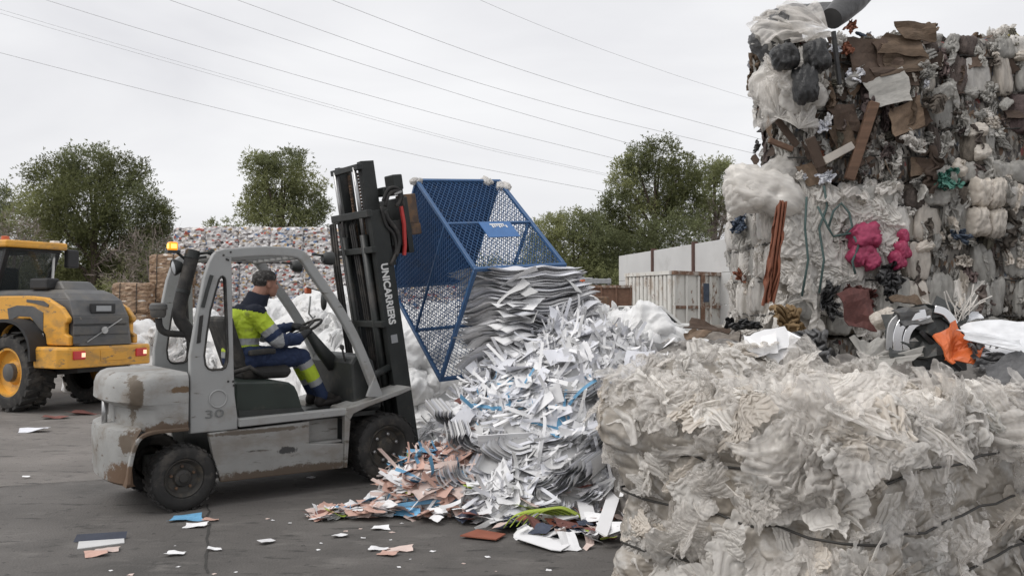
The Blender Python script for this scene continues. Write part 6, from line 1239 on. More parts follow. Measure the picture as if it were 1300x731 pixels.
sack('film_sheet', 'clear grey plastic sheet draped over the top left corner of the stack', 'plastic sheet', [(FOLD[0], at(1000, 35, 6.35), (-.2, -.7, .6), (.62, .46, .35), .1, 'film_clear', 'sheet'), (FOLD[3], at(975, 42, 6.45), (-.6, -.6, .4), (.36, .4, .3), 1.2, 'film_grey', 'fold'), (GATH[2], at(1025, 28, 6.2), (0, -1, .6), (.46, .34, .25), 2.8, 'film_clear', 'fold'), (FOLD[5], at(1005, 20, 6.6), (0, -.2, 1), (.55, .5, .3), .5, 'film_clear', 'fold'), (PILL[3], at(985, 48, 6.5), (-.4, -1, .3), (.3, .3, .2), .8, 'bag_grey', 'dark_lining')])
sack('film_sack', 'torn white film sack slumped down the left corner of the top bale', 'sack', [(WADS[3], at(985, 105, 6.5), (-.6, -1, .2), (.34, .34, .30), .7, 'film_white', 'body'), (WAD[2], at(1012, 100, 6.3), (0, -1, .2), (.26, .40, .2), .2, 'film_white', 'body'), (GATH[3], at(990, 128, 6.3), (-.4, -1, .1), (.40, .30, .2), 1.6, 'film_clear', 'fold'), (FOLD[2], at(975, 118, 6.5), (-.8, -.6, .1), (.30, .34, .3), .4, 'film_white', 'fold'), (GATH[0], at(1015, 150, 6.25), (0, -1, .1), (.26, .3, .2), 1.4, 'film_white', 'fold'), (FOLD[7], at(1004, 92, 6.1), (-.2, -1, .1), (.34, .30, .2), .9, 'film_clear', 'veil'), (FOLD[4], at(985, 85, 6.2), (-.5, -1, .2), (.26, .26, .2), .2, 'film_clear', 'veil')])
for (px, py, sx, sz, lb_) in ((996, 73, .10, .13, 'black bag end poking out of the torn white sack, upper left one'), (1022, 108, .10, .20, 'long black bag hanging out of the torn white sack'), (1036, 72, .09, .17, 'black bag between the torn white sack and the cardboard')):
    loose('black_bag', PILL[int(px) % 6], 'bag_black', at(px, py, 6.06), (-.1, -1, .1), (sx * 1.5, sz * 1.35, .16), .15, lb_, 'bag', 'black bags at the top left corner')
p, q = at(1056, 24, 6.3), at(1096, -12, 6.5); rt = tag(empty('rolled_foam', p), 'dark grey roll of foam sticking up from the top of the stack', 'foam roll'); mb = MB(); d = q - p; mb.tube([(0, 0, 0), tuple(d * .3), tuple(d * .7), tuple(d)], [.085, .10, .11, .10], 18); mb.build('roll', 'bag_grey', rt, smooth=40); mb = MB(); mb.tube([tuple(d * .9 + np.array([0, -.0, .0])), tuple(d * 1.02)], [.06, .05], 14); mb.build('roll_core', 'bag_black', rt)
p = at(1018, 14, 6.6); loose('dark_sheet', CARD[3], 'bag_grey', p, (-.4, -.6, .8), (.5, .24, .4), -.6, 'dark stiff sheet lying over the clear plastic at the top left', 'sheet')
for (px, py, s, m_, lb_, cat) in ((1270, 42, .15, 'film_white', 'white film tuft on top of the right-hand bale', 'film scrap'), (1292, 52, .15, 'yellow_rag', 'yellow rag on top of the right-hand bale at the edge', 'rag'), (1278, 64, .10, 'red_rag', 'red rag beside the yellow rag on the right-hand bale', 'rag'), (1245, 50, .10, 'card_brown', 'brown scrap standing up on the right-hand bale', 'scrap'), (1180, 36, .12, 'card_brown', 'crumpled cardboard on the ridge of the top bale', 'cardboard')):
    loose(cat.replace(' ', '_'), BUNC[int(px) % 4], m_, at(px, py, 6.6), (0, -.5, 1), (s * 1.5, s * 1.5, s * 1.3), px, lb_, cat)
loose('teal_sheet', FOLD[1], 'teal_film', at(1205, 229, 6.3), (0, -.6, .8), (.36, .2, .2), .4, 'teal green plastic sheet tucked between the two right-hand bales', 'plastic sheet')
for (px, py, s, k, lb_) in ((1045, 240, .42, 0, 'white film lying on the ledge left of the pale ball'), (1085, 238, .44, 2, 'white film lying on the ledge above the pink bundle'), (1125, 236, .40, 4, 'creased white film at the right end of the ledge'), (1268, 232, .36, 5, 'whitish torn sheet on the ledge at the right edge'), (1170, 238, .34, 6, 'greyish film on the ledge below the dark top bale')):
    loose('film_scrap', FOLD[k], 'film_white' if px < 1150 else 'film_grey', at(px, py, 6.36), (0, -.6, .8), (s, s * .6, s * .7), px, lb_, 'film scrap')
# junk between the clear film bale and the stack
JB = [(1.55, 6.6, 1.16, .85), (2.1, 6.0, 1.16, .9), (2.9, 5.75, 1.16, .95), (3.6, 5.7, 1.14, 1.0), (4.4, 5.8, 1.1, 1.0), (1.5, 7.8, 1.2, .9), (2.2, 8.6, 1.2, 1.0), (3.0, 7.2, 1.1, 1.2)]
mound('junk_heap', JB, .035, 'junk_core', .14, 3.0)
rs = np.random.RandomState(17)
JM = [('film_scrap', FOLD, 'film_white', .36, 'crumpled white film lying in the rubbish before the stack', 'film scrap'), ('film_scrap', BUNC, 'film_white', .26, 'balled white film in the rubbish before the stack', 'film scrap'), ('film_scrap', FOLD, 'film_grey', .30, 'crumpled grey film lying in the rubbish before the stack', 'film scrap'), ('dark_rag', BUNC, 'rag_dark', .24, 'dark rag in the rubbish before the stack', 'rag'), ('film_scrap', ROPE, 'film_clear', .34, 'pleated clear film lying in the rubbish before the stack', 'film scrap'), ('cardboard_scrap', CARD, 'card_brown', .2, 'brown cardboard scrap in the rubbish before the stack', 'cardboard'), ('black_bag', BUNC, 'bag_grey', .24, 'dark plastic bag in the rubbish before the stack', 'bag'), ('film_scrap', BUNC, 'film_cream', .22, 'cream film ball in the rubbish before the stack', 'film scrap')]
for k in range(210):
    b = JB[rs.randint(len(JB))]; a = rs.uniform(3.0, 6.5); rr = b[3] * rs.rand() ** .6 * .9; x, y = b[0] + rr * math.cos(a), b[1] + rr * math.sin(a)
    if y > 6.3 and x > 1.95: continue
    z = float(mound_h(np.array([x]), np.array([y]), JB)[0]); nm, pr, m_, s, lb_, cat = JM[rs.choice(len(JM), p=[.2, .15, .15, .12, .14, .08, .08, .08])]; s *= rs.uniform(.55, 1.15)
    o = inst(nm, pr[rs.randint(len(pr))], m_, None, place((x, y, z + .02), (rs.normal() * .4, rs.normal() * .4 - .6, 1), (s, s * .8, s * .8), rs.uniform(0, 6.28))); tag(o, lb_, cat, lb_.split(' in the')[0].replace(' lying', '') + 's')
# particular pieces of junk
def jl(name, me, m_, px, py, y, n, s, ang, label, cat): return loose(name, me, m_, at(px, py, y), n, s, ang, label, cat)
jl('ochre_rag', BUNC[1], 'ochre_rag', 1000, 404, 5.7, (0, -1, .6), (.28, .24, .2), .3, 'ochre brown crumpled rag in front of the white film bale', 'rag')
jl('red_box', CARD[4], 'red_rag', 1088, 392, 5.9, (.1, -1, .2), (.22, .28, .5), .1, 'faded red printed carton leaning below the white film bale', 'carton')
jl('plastic_tub', WADS[4], 'film_cream', 1122, 405, 5.4, (0, -1, .8), (.14, .12, .11), .2, 'pale dented plastic tub left of the black car parts', 'tub')
jl('black_bag', BUNC[1], 'bag_grey', 1030, 440, 5.2, (0, -1, .8), (0.36, 0.27, 0.26), .5, 'charcoal plastic bag behind the clear film bale', 'bag')
jl('black_bag', BUNC[2], 'bag_black', 940, 412, 6.4, (0, -1, .8), (0.30, 0.18, 0.18), .2, 'small black bag beside the white container side of the rubbish', 'bag')
jl('cardboard_sheet', CARD[5], 'card_dark', 900, 417, 7.0, (.1, -.5, .9), (.34, .16, .4), -.45, 'torn brown cardboard sheet on the rubbish near the white container', 'cardboard')
jl('cardboard_sheet', CARD[1], 'card_brown', 884, 425, 6.8, (.2, -.4, .9), (.28, .13, .4), .5, 'curled light brown cardboard below the torn sheet', 'cardboard')
jl('cardboard_sheet', CARD[6], 'card_brown', 1152, 381, 5.5, (0, -.6, 1), (.17, .1, .4), .2, 'small tan cardboard piece on top of the black car parts', 'cardboard')
for k, (px, py, a, s) in enumerate(((978, 432, .4, .26), (990, 436, .9, .22), (966, 438, .1, .2))):
    jl('paper_sheet', SHEET[k], 'paper_white', px, py, 5.0, (-.3, -1, .7), (s, s, s), a, ['upright white paper sheet leaning behind the clear film bale', 'tilted white sheet right of the upright one behind the film bale', 'short white sheet left of the upright one behind the film bale'][k], 'paper sheet')
# black and chrome car trim
rt = tag(empty('car_trim', at(1175, 425, 5.2)), 'tangle of black plastic and chrome car trim in the rubbish', 'car parts'); b0 = np.array(rt.location)
def tl(px, py, y): return tuple(at(px, py, y) - b0)
for pts, r_, m_ in ((((1140, 455), (1139, 425), (1150, 405), (1175, 398)), .026, 'chrome'), (((1152, 458), (1150, 430), (1160, 412), (1182, 404)), .02, 'chrome'), (((1186, 392), (1200, 397), (1212, 412)), .022, 'chrome'), (((1128, 445), (1132, 412), (1150, 396)), .018, 'steel'), (((1168, 420), (1200, 452), (1220, 470)), .012, 'bag_black')):
    mb = MB(); mb.path(smoothpts([tl(x, y, 5.05) for x, y in pts], 5), r_ * 2.2, r_ * .9, (0, 1, 0)); mb.build('trim_strip', m_, rt, smooth=40, bevel=.004)
for (px, py, sx, sy, k, a) in ((1165, 425, .34, .30, 0, .2), (1200, 415, .28, .3, 2, .8), (1150, 440, .3, .2, 5, -.3), (1185, 448, .4, .22, 4, .1), (1205, 400, .2, .12, 3, -.5), (1165, 398, .26, .1, 1, .1)): inst('trim_panel', CARD[k], 'dark_plastic', rt, place(tl(px, py, 5.12), (.2 * k - .4, -1, .5), (sx, sy, .7), a))
inst('lamp_housing', CARD[6], 'bag_black', rt, place(tl(1180, 420, 5.2), (.3, -1, .3), (.34, .28, .9), .3)); inst('trim_panel', CARD[2], 'loader_grey', rt, place(tl(1160, 402, 5.05), (0, -1, .7), (.2, .12, .5), .2))
jl('white_profile', CARD[0], 'sheet_metal_white', 1225, 405, 5.15, (.1, -.8, .7), (.26, .06, .5), .25, 'white plastic profile sticking out right of the car trim', 'profile')
jl('orange_panel', CARD[3], 'orange_plastic', 1207, 438, 4.95, (.2, -1, .4), (.17, .20, .6), .3, 'orange plastic panel below the car trim, left piece', 'panel')
jl('orange_panel', CARD[5], 'orange_plastic', 1226, 448, 4.92, (-.2, -1, .4), (.14, .16, .6), -.5, 'smaller orange plastic panel touching the left one', 'panel')
jl('white_sheet', CARD[6], 'sheet_metal_white', 1284, 430, 4.9, (-.35, -.6, .75), (.42, .30, .3), .1, 'bright white curved panel at the right edge of the rubbish', 'panel')
jl('white_sheet', CARD[4], 'sheet_metal_white', 1258, 432, 4.8, (-.1, -.7, .6), (.3, .07, .3), -.25, 'narrow white strip left of the bright curved panel', 'panel')
jl('grey_sheet', FOLD[4], 'bag_grey', 1262, 452, 4.85, (-.1, -.8, .6), (.40, .26, .3), .1, 'dull grey plastic sheet below the bright curved panel', 'plastic sheet')
jl('grey_sheet', CARD[1], 'bag_grey', 1290, 470, 4.7, (-.2, -.8, .7), (.3, .2, .4), .6, 'dark stiff sheet under the curved panel at the right edge', 'plastic sheet')
jl('film_scrap', GATH[4], 'film_grey', 1130, 448, 5.0, (0, -.6, .9), (.4, .24, .24), .1, 'grey ribbed film in front of the car trim', 'film scrap')
for k in range(14):
    px, py = 1208 + rs.rand() * 22, 384 + rs.rand() * 14; p = at(px, py + 12, 5.1); d = np.array([rs.normal() * .12, rs.normal() * .05, .10 + rs.rand() * .12]); mb = MB(); mb.tube([tuple(p), tuple(p + d * .6 + rs.normal(size=3) * .01), tuple(p + d)], .004, 5)
    tag(mb.build('plastic_strip', 'film_white'), 'thin white plastic strip sprouting behind the car trim', 'strip', 'white strips behind the car trim')

# ------------------------------------------------------------------ heap of paper and card
PB = [(.42, 7.72, 1.16, 1.12), (.95, 7.75, 1.10, .85), (.08, 8.2, .80, .9), (-.60, 7.02, .34, .55), (.55, 7.05, .55, .75), (1.0, 7.1, .7, .8), (-.3, 8.7, .6, .8), (.1, 6.9, .3, .7)]
def ph(x, y): return float(mound_h(np.array([x]), np.array([y]), PB, .62)[0])
def pn(x, y, e=.05): return np.array([-(ph(x + e, y) - ph(x - e, y)) / (2 * e), -(ph(x, y + e) - ph(x, y - e)) / (2 * e), 1.])
mound('paper_heap', PB, .03, 'paper_grey', .07, 3.5, power=.62)
rs = np.random.RandomState(23)
def joined(name, items, m_):
    """many small pieces as one mesh: (verts, faces, matrix)"""
    Vs = []; Fs = []; b = 0
    for V, F, M in items:
        A = np.array(M); W_ = V @ A[:3, :3].T + A[:3, 3]; Vs.append(W_); Fs.append(F + b); b += len(V)
    o = obj(name, mesh_np(name, np.concatenate(Vs), np.concatenate(Fs), True), m_); return tag(o, kind='stuff')
STN = [psheet(s, nx=13, ny=1, asp=.045, curve=2.6) for s in range(101, 117)]; SHN = [psheet(s, nx=7, ny=3, asp=.42, curve=1.6, notch=.10) for s in range(121, 137)]
def heap_pt(front=True):
    while True:
        x, y = rs.uniform(-.95, 1.75), rs.uniform(6.2, 8.4)
        if ph(x, y) > .06: return x, y, ph(x, y)
def zone(x, y, z):
    if math.hypot(x + .62, y - 7.0) < .55 and z < .46: return 'pink'
    if abs(x - .05) < .42 and .52 < z < .98 and y < 7.9: return 'blue'
    return 'white'
its = {'paper_white': [], 'paper_grey': [], 'paper_bluish': [], 'paper_blue': [], 'card_pink': [], 'card_pale': []}
for k in range(3300):
    x, y, z = heap_pt(); n = pn(x, y); zn = zone(x, y, z); n = n / np.linalg.norm(n) + rs.normal(size=3) * (.14 if zn == 'pink' else .24); r_ = rs.rand()
    m_ = ('card_pink' if r_ < .28 else 'card_pale' if r_ < .5 else 'paper_blue' if r_ < .68 else 'paper_white') if zn == 'pink' else ('paper_blue' if r_ < .10 else 'paper_white' if r_ < .62 else 'paper_bluish') if zn == 'blue' else ('paper_white' if r_ < .5 else 'paper_bluish' if r_ < .72 else 'paper_grey')
    st = rs.rand() < (.8 if zn == 'blue' else .35 if zn == 'pink' else .70); V, F = (STN[rs.randint(16)] if st else SHN[rs.randint(16)]); s = rs.uniform(.25, .70) if st else rs.uniform(.10, .30)
    its[m_].append((V, F, place((x, y, z + rs.uniform(.0, .06)), n, (s, s, s * rs.uniform(.4, 1.)), 1.5 * math.atan2(y - 7.9, x - .35) + rs.normal() * .6 + (3.14 if rs.rand() < .5 else 0))))
for m_, nm in (('paper_white', 'paper_strips'), ('paper_grey', 'paper_strips'), ('paper_bluish', 'paper_strips'), ('paper_blue', 'blue_strips'), ('card_pink', 'pink_scraps'), ('card_pale', 'pink_scraps')):
    if its[m_]: joined(nm, its[m_], m_)
# the pieces that show largest, one by one
LBL = {'strip': ('paper_strip', 'curled white paper strip on the slope of the paper heap', 'paper strip', 'white paper strips on the heap'), 'sheet': ('paper_sheet', 'bent white paper sheet on the slope of the paper heap', 'paper sheet', 'white paper sheets on the heap'), 'curl': ('paper_sheet', 'curved narrow sheet of offcut paper jutting from the paper heap', 'paper sheet', 'curved offcut sheets on the heap'), 'pink': ('card_scrap', 'pinkish card scrap in the low heap by the front wheel', 'card scrap', 'pink card scraps by the front wheel'), 'blue': ('paper_strip', 'blue and white paper strip among the white offcuts', 'paper strip', 'blue paper strips in the heap')}
HZ = ['']
def pile(kind, me, m_, x, y, dz, n, s, ang):
    nm, lb_, cat, gr = LBL[kind]; sz_ = s[0]; lb_ = ('long ' if sz_ > .42 and kind == 'strip' else 'large ' if sz_ > .36 and kind != 'strip' else 'small ' if sz_ < .29 else '') + lb_ + ('' if kind == 'pink' else ', ' + HZ[0] + ' part'); gr = gr; o = inst(nm, me, m_, None, place((x, y, ph(x, y) + dz), n, s, ang)); return tag(o, lb_, cat, gr)
for k in range(230):
    x, y, z = heap_pt(); n = pn(x, y); zn = zone(x, y, z); n = n / np.linalg.norm(n) + rs.normal(size=3) * (.14 if zn == 'pink' else .26); a = rs.uniform(0, 6.28); r_ = rs.rand()
    hz = ('top' if z > .85 else 'foot' if z < .38 else 'middle') + (' left' if x < .1 else ' right' if x > .75 else ' front')
    HZ[0] = hz
    if zn == 'pink': pile('pink' if r_ < .65 else 'blue', SCRAP[k % 9] if r_ < .65 else STRIP[k % 10], 'card_pink' if r_ < .4 else 'card_pale' if r_ < .65 else 'paper_blue', x, y, .05, n, (rs.uniform(.18, .34),) * 3, a)
    elif zn == 'blue' and r_ < .22: pile('blue', STRIP[k % 10] if r_ < .14 else SCRAP[k % 9], 'paper_blue', x, y, .07, n, (rs.uniform(.12, .26),) * 3, a)
    elif r_ < .42: pile('strip', STRIP[k % 10], 'paper_white', x, y, .07, n, (rs.uniform(.28, .55),) * 3, a)
    elif r_ < .68: pile('curl', SHEETC[k % 6], 'paper_bluish' if r_ < .58 else 'paper_grey', x, y, .06, n, (rs.uniform(.28, .5),) * 3, a)
    else: pile('sheet', SHEET[k % 8], 'paper_white' if r_ < .9 else 'paper_bluish', x, y, .06, n, (rs.uniform(.24, .42),) * 3, a)
# bundles of curved sheets low in the heap (grey edges seen end on), and the upright batch at the right shoulder
BUN = [((604, 612), .26, 3.2, 5.2, .36, .5), ((640, 604), .30, 3.3, 5.4, .40, .1), ((684, 612), .30, 3.4, 5.6, .42, -.3), ((724, 596), .30, 3.5, 5.6, .42, -.6), ((612, 566), .26, 3.1, 5.0, .36, .6), ((664, 572), .28, 3.3, 5.4, .40, .2), ((706, 560), .26, 3.4, 5.4, .36, -.5), ((584, 540), .24, 3.0, 4.8, .34, .9), ((752, 560), .28, 3.6, 5.6, .40, -.8), ((640, 630), .22, 3.4, 5.2, .34, -.1), ((700, 634), .22, 3.3, 5.3, .36, .3), ((745, 628), .2, 3.5, 5.4, .3, -.4), ((768, 520), .30, 3.6, 5.4, .44, -.9), ((740, 500), .28, 3.4, 5.2, .42, -.5)]
for bi, ((px, py), rad, a0, a1, wid, tilt) in enumerate(BUN):
    # where the line of sight meets the heap
    d_ = ray(px, py); t_ = 5.0
    while t_ < 9 and (EYE + d_ * t_)[2] > ph(*(EYE + d_ * t_)[:2]): t_ += .02
    c0 = EYE + d_ * (t_ - .02); nsh = 13
    hw = ['at the foot', 'halfway up', 'high'][0 if py > 590 else 1 if py > 530 else 2]; sw = 'left edge' if px < 595 else 'left part' if px < 630 else 'left of centre' if px < 655 else 'centre' if px < 690 else 'right of centre' if px < 715 else 'right part' if px < 748 else 'right edge'
    rt = tag(empty('sheet_bundle', tuple(c0 + np.array([0, .06, rad * .55])), rot=(.25, .35 * tilt, tilt * .8 - .25)), f"nested curled offcut sheets {hw} of the paper heap, {sw}" + (', lower one' if (px, py) in ((640, 630), (700, 634), (745, 628)) else ''), 'paper bundle', 'curled offcut bundles in the heap')
    for k in range(nsh):
        r0 = rad * (.40 + .62 * k / nsh) + rs.normal() * .008; V = []; n_ = 9; kk_ = rs.normal() * .02
        for i in range(n_ + 1):
            a = a0 + (a1 - a0) * i / n_ + k * .03 + kk_; rr_ = r0 * (1 + .10 * math.sin(a * 2.3 + bi) + .05 * math.sin(a * 5 + bi * 2))
            for j in (-.5, 0, .5): V.append((rr_ * 1.25 * math.cos(a), j * wid * (1 - .012 * k) + kk_, rr_ * .80 * math.sin(a)))
        F = [(i*3+j, (i+1)*3+j, (i+1)*3+j+1, i*3+j+1) for i in range(n_) for j in (0, 1)]
        obj('sheet', mesh_np('sheet', V, F, True), ['paper_grey', 'paper_white', 'paper_bluish'][k % 3], rt)
for k in range(26):
    t = k / 25; p = at(742 + 66 * t + rs.normal() * 3, 438 + 34 * abs(t - .35) + rs.normal() * 6 + 22, 7.35 - .2 * t); s = rs.uniform(.30, .42)
    o = inst('paper_sheet', SHEET[k % 8], 'paper_white' if k % 3 else 'paper_bluish', None, place(p, (-.5 + .9 * t + rs.normal() * .15, -.8, .25 + rs.normal() * .15), (s, s * .8, s * .4), rs.uniform(.9, 2.0)))
    tag(o, 'upright white sheet in the fanned batch on the right shoulder, ' + (str(k + 1) + ('st' if k in (0, 20) else 'nd' if k in (1, 21) else 'rd' if k in (2, 22) else 'th')) + ' from the left', 'paper sheet', 'fanned upright sheets')
for (px, py, y, s, a, lb_) in ((806, 470, 7.0, .34, 1.45, 'large grey white sheet standing at the right end of the fanned batch'), (590, 528, 7.1, .22, .9, 'white flap hanging at the left side of the heap')):
    o = inst('large_sheet', SHEET[int(px) % 8], 'paper_bluish', None, place(at(px, py, y), (-.3, -1, .35), (s, s, s * .5), a)); tag(o, lb_, 'paper sheet')
for (px, py, y, sx, sz, a, lb_) in ((655, 556, 6.75, .62, .10, .06, 'long white card strip with punched slots across the heap'), (700, 540, 6.85, .5, .11, -.15, 'second long white card strip right of the slotted one')):
    p = at(px, py, y); rt = tag(empty('card_strip', p, rot=(.5, -a, 0)), lb_, 'card strip'); q = sx / 2
    cuts = [(-.34, -.24), (-.05, .02), (.2, .28)]
    xs = [-q] + [c * sx for cc in cuts for c in cc] + [q]
    mb = MB(); mb.box((-q, -.004, -sz / 2), (q, .004, -sz * .12)); mb.build('lower_edge', 'paper_white', rt)
    mb = MB(); mb.box((-q, -.004, sz * .14), (q, .004, sz / 2)); mb.build('upper_edge', 'paper_white', rt)
    for i in range(0, len(xs), 2): mb = MB(); mb.box((xs[i], -.004, -sz * .12), (xs[i + 1], .004, sz * .14)); mb.build('web', 'paper_white', rt)
p0 = at(690, 515, 6.85); p1 = at(686, 570, 6.6); p2 = at(678, 628, 6.55); mb = MB(); mb.path(smoothpts([tuple(p0), tuple((p0 + p1) / 2 + (0.02, -.05, .02)), tuple(p1 + (0, -.04, 0)), tuple(p2)], 4), .004, .03, (.9, .3, 0)); tag(mb.build('paper_strip', 'paper_white'), 'long narrow white strip hanging straight down the heap front', 'paper strip')

# paper pouring out of the cage: wavy bundles of sheets, one over the other
rs = np.random.RandomState(29); NL = 46; nx, ny = 40, 14
gx, gy = np.meshgrid(np.linspace(-.5, .5, nx + 1), np.linspace(-.5, .5, ny + 1), indexing='ij'); gx, gy = gx.ravel(), gy.ravel(); m = len(gx)
ii, jj = np.meshgrid(np.arange(nx), np.arange(ny), indexing='ij'); kk = (ii * (ny + 1) + jj).ravel(); SF = np.stack([kk, kk + ny + 1, kk + ny + 2, kk + 1], 1)
ED = [(j_, j_ + 1) for j_ in range(ny)] + [(nx * (ny + 1) + j_ + 1, nx * (ny + 1) + j_) for j_ in range(ny)] + [((i_ + 1) * (ny + 1), i_ * (ny + 1)) for i_ in range(nx)] + [(i_ * (ny + 1) + ny, (i_ + 1) * (ny + 1) + ny) for i_ in range(nx)]
ED = np.array(ED)
def pour(k, t, th, name, lab, cx_off=0., lk=1., m_=None):
    zc = 2.00 - 1.12 * t; cx = .03 + .09 * math.sin(t * 2.2) + .16 * t + rs.normal() * .035 + cx_off; cy = 8.18 - .28 * t + rs.normal() * .035
    lx = .97 * (1 + .20 * t) * rs.uniform(.86, 1.04) * lk; ly = .9 * rs.uniform(.88, 1.05); ya = .50 + .12 * t + rs.normal() * .07
    X, Y = gx * lx, gy * ly; k1 = np.full(m, 1.)
    tt_ = t + .16 * gx * 0
    def surf(z0):
        q = np.stack([X * 1.9 + 5, Y * 1.6, k1 * z0 * 1.5], 1); q2 = np.stack([X * 5, Y * 3, k1 * z0 * 5], 1)
        return z0 + (.06 + .13 * min(1, t * 1.4)) * gnoise(q, 3) + .028 * gnoise(q2, 7) + .34 * (t + .05) ** .6 * np.clip(gx + .18, 0, 1) ** 1.7 - .10 * t * np.clip(-gx - .1, 0, 1) - .14 * t * gy ** 2
    top = surf(zc); bot = surf(zc - th); rr = np.maximum(np.abs(gx), np.abs(gy)) * 2; c_, s_ = math.cos(ya), math.sin(ya)
    ed = .030 * gnoise(np.stack([X * 4, Y * 4, k1 * k * 1.7], 1), 2); sag = .022 * np.clip((rr - .8) / .2, 0, 1) ** 2
    def pos(z, e): return np.stack([cx + X * c_ - Y * s_ + ed + e * gx, cy + X * s_ + Y * c_ + ed, z], 1)
    V = np.concatenate([pos(top - sag, 0), pos((top + bot) / 2, .03 + rs.rand() * .03), pos(bot + sag * .3, rs.normal() * .02)])
    F = np.concatenate([SF, SF[:, ::-1] + 2 * m, np.stack([ED[:, 0], ED[:, 1], ED[:, 1] + m, ED[:, 0] + m], 1), np.stack([ED[:, 0] + m, ED[:, 1] + m, ED[:, 1] + 2 * m, ED[:, 0] + 2 * m], 1)])
    used, inv = np.unique(F, return_inverse=True); me = mesh_np(name, V[used], inv.reshape(F.shape), True); me.materials.append(MAT[m_ or ('paper_white' if k % 3 else 'paper_bluish')]); me.materials.append(MAT['paper_edge'])
    mi = np.zeros(len(F), np.int32); mi[2 * len(SF):] = 1; me.polygons.foreach_set('material_index', mi); me.set_sharp_from_angle(angle=R(50))
    tag(obj(name, me), lab, 'paper bundle', 'paper bundles sliding from the cage')
ORD = ['topmost', 'second', 'third', 'fourth', 'fifth', 'sixth', 'seventh', 'eighth', 'ninth', 'tenth', 'eleventh', 'twelfth', 'thirteenth', 'fourteenth', 'fifteenth']
for k in range(NL):
    t = k / (NL - 1); nm_ = (ORD[k] + ' from the top') if k < 15 else (ORD[NL - 1 - k] + ' from the bottom' if NL - 15 <= k < NL - 1 else 'lowest' if k == NL - 1 else ORD[k - 15] + ' below the upper fifteen' if k - 15 < 15 else 'sixteenth from the bottom')
    if k == 0: nm_ = 'topmost'
    pour(k, t, .018 + .012 * rs.rand(), 'paper_bundle', f'wavy bundle of white paper sliding from the tipped cage, {nm_}')
for k in range(34):   # single sheets pulled out of the layers
    t = rs.rand(); zc = 1.98 - 1.10 * t; e = rs.choice([0, 1, 2], p=[.5, .3, .2]); ya = .5; u, v = rs.uniform(-.45, .5), -.5
    if e == 1: u, v = .5, rs.uniform(-.4, .2)
    X, Y = u * .97 * (1 + .2 * t), v * .9; p = np.array([.03 + .22 * t + X * math.cos(ya) - Y * math.sin(ya), 8.15 - .28 * t + X * math.sin(ya) + Y * math.cos(ya), zc + .34 * t ** .6 * max(0, u + .18) ** 1.7]); s = rs.uniform(.22, .4)
    o = inst('paper_sheet', SHEET[k % 8] if k % 2 else SHEETC[k % 6], 'paper_white' if k % 3 else 'paper_grey', None, place(p, (rs.normal() * .3, -.4 + rs.normal() * .3, 1), (s, s * .8, s), rs.uniform(0, 6.28)))
    tag(o, 'loose sheet hanging out of the ' + ('upper' if t < .35 else 'lower' if t > .7 else 'middle') + ' layers under the cage, ' + ('right end' if e == 1 else 'near side' if u < 0 else 'near side towards the right'), 'paper sheet', 'loose sheets between the layers')
for k in range(46):
    p = at(rs.uniform(700, 800), rs.uniform(415, 480), 7.9 - rs.rand() * .4); s = rs.uniform(.2, .4)
    o = inst('paper_strip', STRIP[k % 10], 'paper_white' if k % 2 else 'paper_bluish', None, place(p, rs.normal(size=3), (s,) * 3, rs.uniform(0, 6.28))); tag(o, 'looping paper strip on the shoulder between cage and fanned sheets', 'paper strip', 'looping strips behind the heap')

# low spread of scraps on the ground in front of the heap
rs = np.random.RandomState(37)
SPR = [((395, 655), (560, 615)), ((400, 650), (600, 660)), ((480, 655), (600, 640)), ((560, 640), (640, 668))]
LB2 = {'card_pink': 'pink card scrap lying flat in front of the front wheel', 'card_pale': 'pale pink card scrap lying flat in front of the front wheel', 'paper_white': 'white paper scrap lying flat in the spread before the heap', 'paper_blue': 'blue paper scrap lying in the spread before the heap', 'card_maroon': 'dark red card scrap lying in the spread before the heap', 'paper_lime': 'lime green paper scrap lying in the spread before the heap', 'paper_navy': 'navy printed scrap lying at the foot of the heap', 'card_rust': 'rust brown card scrap lying at the foot of the heap'}
def scrap(m_, px, py, s, ang, dz=0., tilt=.10, me=None, z0=0.):
    p = G(px, py); me = me or SCRAP[rs.randint(9)]; n = (rs.normal() * tilt, rs.normal() * tilt, 1); h = max(ph(p[0], p[1]), 0)
    o = inst('paper_scrap' if 'paper' in m_ else 'card_scrap', me, m_, None, place((p[0], p[1], h + .012 + dz), n, (s, s * rs.uniform(.5, .9), s * .6), ang))
    wh = 'at its far left tip' if px < 440 else 'left of the small printed card' if px < 475 else 'below the front wheel' if px < 530 else 'before the pink heap' if px < 590 else 'near the rust brown card' if px < 650 else 'around the lime strips' if px < 715 else 'among the card blanks'
    c_ = LB2[m_].split(' lying')[0].replace(' paper', '').replace(' card', '').replace(' scrap', '').replace(' printed', ''); k_ = 'card' if 'card' in m_ else 'paper'
    lb_ = ('small ' if s < .11 else 'large ' if s > .165 else '') + c_ + ' ' + k_ + ' scrap in the spread, ' + wh
    return tag(o, lb_, 'scrap', c_ + ' scraps on the ground')
for k in range(250):
    u = rs.rand(); v = rs.rand(); px = 396 + 210 * u ** .9; lo = 664 - 8 * (1 - u); hi = 655 - 42 * u ** 1.1; py = lo + (hi - lo) * v + rs.normal() * 3
    r_ = rs.rand(); m_ = 'card_pink' if r_ < .22 else 'card_pale' if r_ < .42 else 'card_maroon' if r_ < .52 else 'paper_blue' if r_ < (.58 if u < .5 else .72) else 'paper_lime' if r_ > .985 else 'paper_white'
    scrap(m_, px, py, rs.uniform(.08, .20), rs.uniform(0, 6.28), rs.rand() * .07 * min(1, u * 2 + .3), .22, STRIP[k % 10] if (m_ == 'paper_blue' and rs.rand() < .6) else None)
